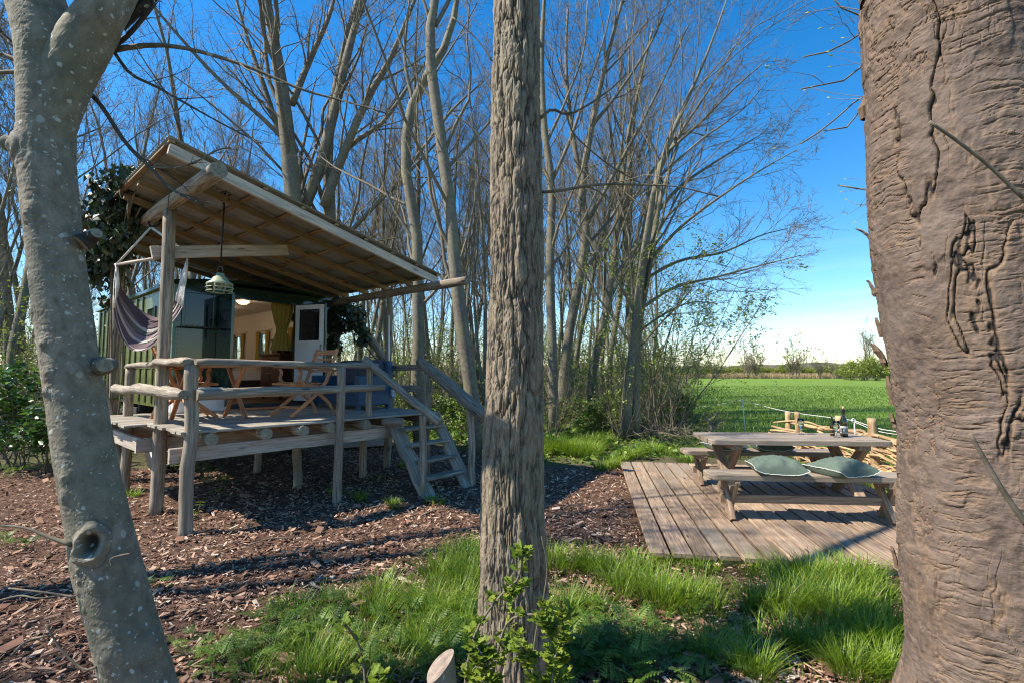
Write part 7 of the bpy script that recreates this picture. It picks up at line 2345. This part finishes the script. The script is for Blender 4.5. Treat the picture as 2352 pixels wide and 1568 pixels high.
# ---------------------------------------------------------------- far side of the field
rgf = np.random.default_rng(61)
n = 9000
xr = rgf.uniform(38, 92, n)
q = np.column_stack([xr, 136.5 + rgf.uniform(-1.2, 1.2, n) - (xr - 44) * 0.02, np.zeros(n)])
mb = MB()
blades(mb, q, rgf.uniform(1.1, 2.0, n), np.full(n, 0.06), rgf.uniform(0.1, 0.3, n), rgf.random(n), rgf, K=3)
o = mb.build('reed_bed', M['reed'], kind='stuff')
o["label"] = "strip of dry pale reeds along the far side of the field"
ft = wood_tree('field_tree', 'bare tree in the hedge', 7.5, 0.14, 71, 3, 'bk_wood', 500, lv=((9, 0.1, 0.97, (0.3, 0.9), (0.35, 0.6)), (6, 0.15, 1, (0.4, 0.9), (0.35, 0.6)), (6, 0.15, 1, (0.4, 1.0), (0.3, 0.6))), spread=0.35, rmin=0.022)
hs2 = shrub('hedge_shrub', 'x', 3.2, 18, 140, 'bud', 2000, 0.20, spread=0.5, r=0.03, lv=((6, 0.1, 1, (0.3, 0.9), (0.3, 0.6)), (5, 0.2, 1, (0.4, 1), (0.3, 0.6))), lsp=0.15)
rows = [(1600, 135, 0.75, 'leftmost bare tree of the hedge beyond the field'), (1640, 133, 0.85, 'half-green tree in the hedge near the left end of the field'), (1715, 130, 1.05, 'tall twin-crowned bare tree in the hedge above the reeds'), (1735, 132, 1.0, 'windswept bare tree right against the twin-crowned one'), (1815, 130, 0.85, 'smaller left tree of the round pair in the hedge'), (1828, 129, 1.05, 'larger right tree of the round bare pair in the hedge'), (1885, 132, 0.75, 'low green-topped tree in the hedge right of the round pair'), (1920, 134, 0.65, 'small bare tree in the hedge left of the poplar')]
for n_, (u, Y, s, lab) in enumerate(rows):
    d = ray(u, 855)
    loc = (d[0] / d[1] * Y, Y, 0)
    s *= 1.25
    if n_ == 0:
        o = ft
        o.location = loc
        o.scale = (s, s, s)
        o["label"] = lab
        o["group"] = 'hedge trees beyond the field'
    else:
        dup(ft, loc, rgf.uniform(0, 6.28), s, lab, 'hedge trees beyond the field')
k = 0
for u in list(np.arange(1566, 1960, 11)) + list(np.arange(2030, 2700, 24)):
    Y = 140 + rgf.uniform(0, 4)
    d = ray(u, 855)
    loc = (d[0] / d[1] * Y, Y, 0)
    s = rgf.uniform(0.7, 1.35)
    lab = 'bushy shrub in the hedge line beyond the field' if u < 2000 else 'hedge shrub beyond the field, hidden behind the peeling trunk'
    if k == 0:
        hs2.location = loc
        hs2["label"] = lab
        hs2["group"] = 'hedge shrubs beyond the field'
    else:
        dup(hs2, loc, rgf.uniform(0, 6.28), (s * 1.3, s * 1.3, s) if u < 2000 else (s * 2.2, s * 2.2, s * 1.2), lab, 'hedge shrubs beyond the field' if u < 2000 else 'hedge shrubs out of view')
    k += 1
pop = wood_tree('poplar', 'tall feathery poplar at the right end of the field', 12.5, 0.22, 81, 4, 'bk_wood', 5200, lv=((16, 0.05, 0.97, (0.2, 0.5), (0.22, 0.42)), (6, 0.15, 1, (0.3, 0.7), (0.35, 0.6)), (4, 0.15, 1, (0.4, 0.9), (0.3, 0.6))), spread=0.16, rmin=0.016)
d = ray(1992, 855)
pop.location = (d[0] / d[1] * 108, 108, 0)
pop["group"] = 'hedge trees beyond the field'
for n_, (u, Y, s, lab) in enumerate(((1960, 104, 1.3, 'green bush at the foot of the poplar on its left'), (1985, 100, 1.5, 'large green bush in front of the poplar'), (2010, 98, 1.6, 'green bush between the poplar and the peeling trunk'), (1940, 112, 1.0, 'low green bush left of the poplar bushes'))):
    d = ray(u, 855)
    dup(hs2, (d[0] / d[1] * Y, Y, 0), n_ * 1.1, (s, s, s * 0.95), lab, 'bushes round the poplar')
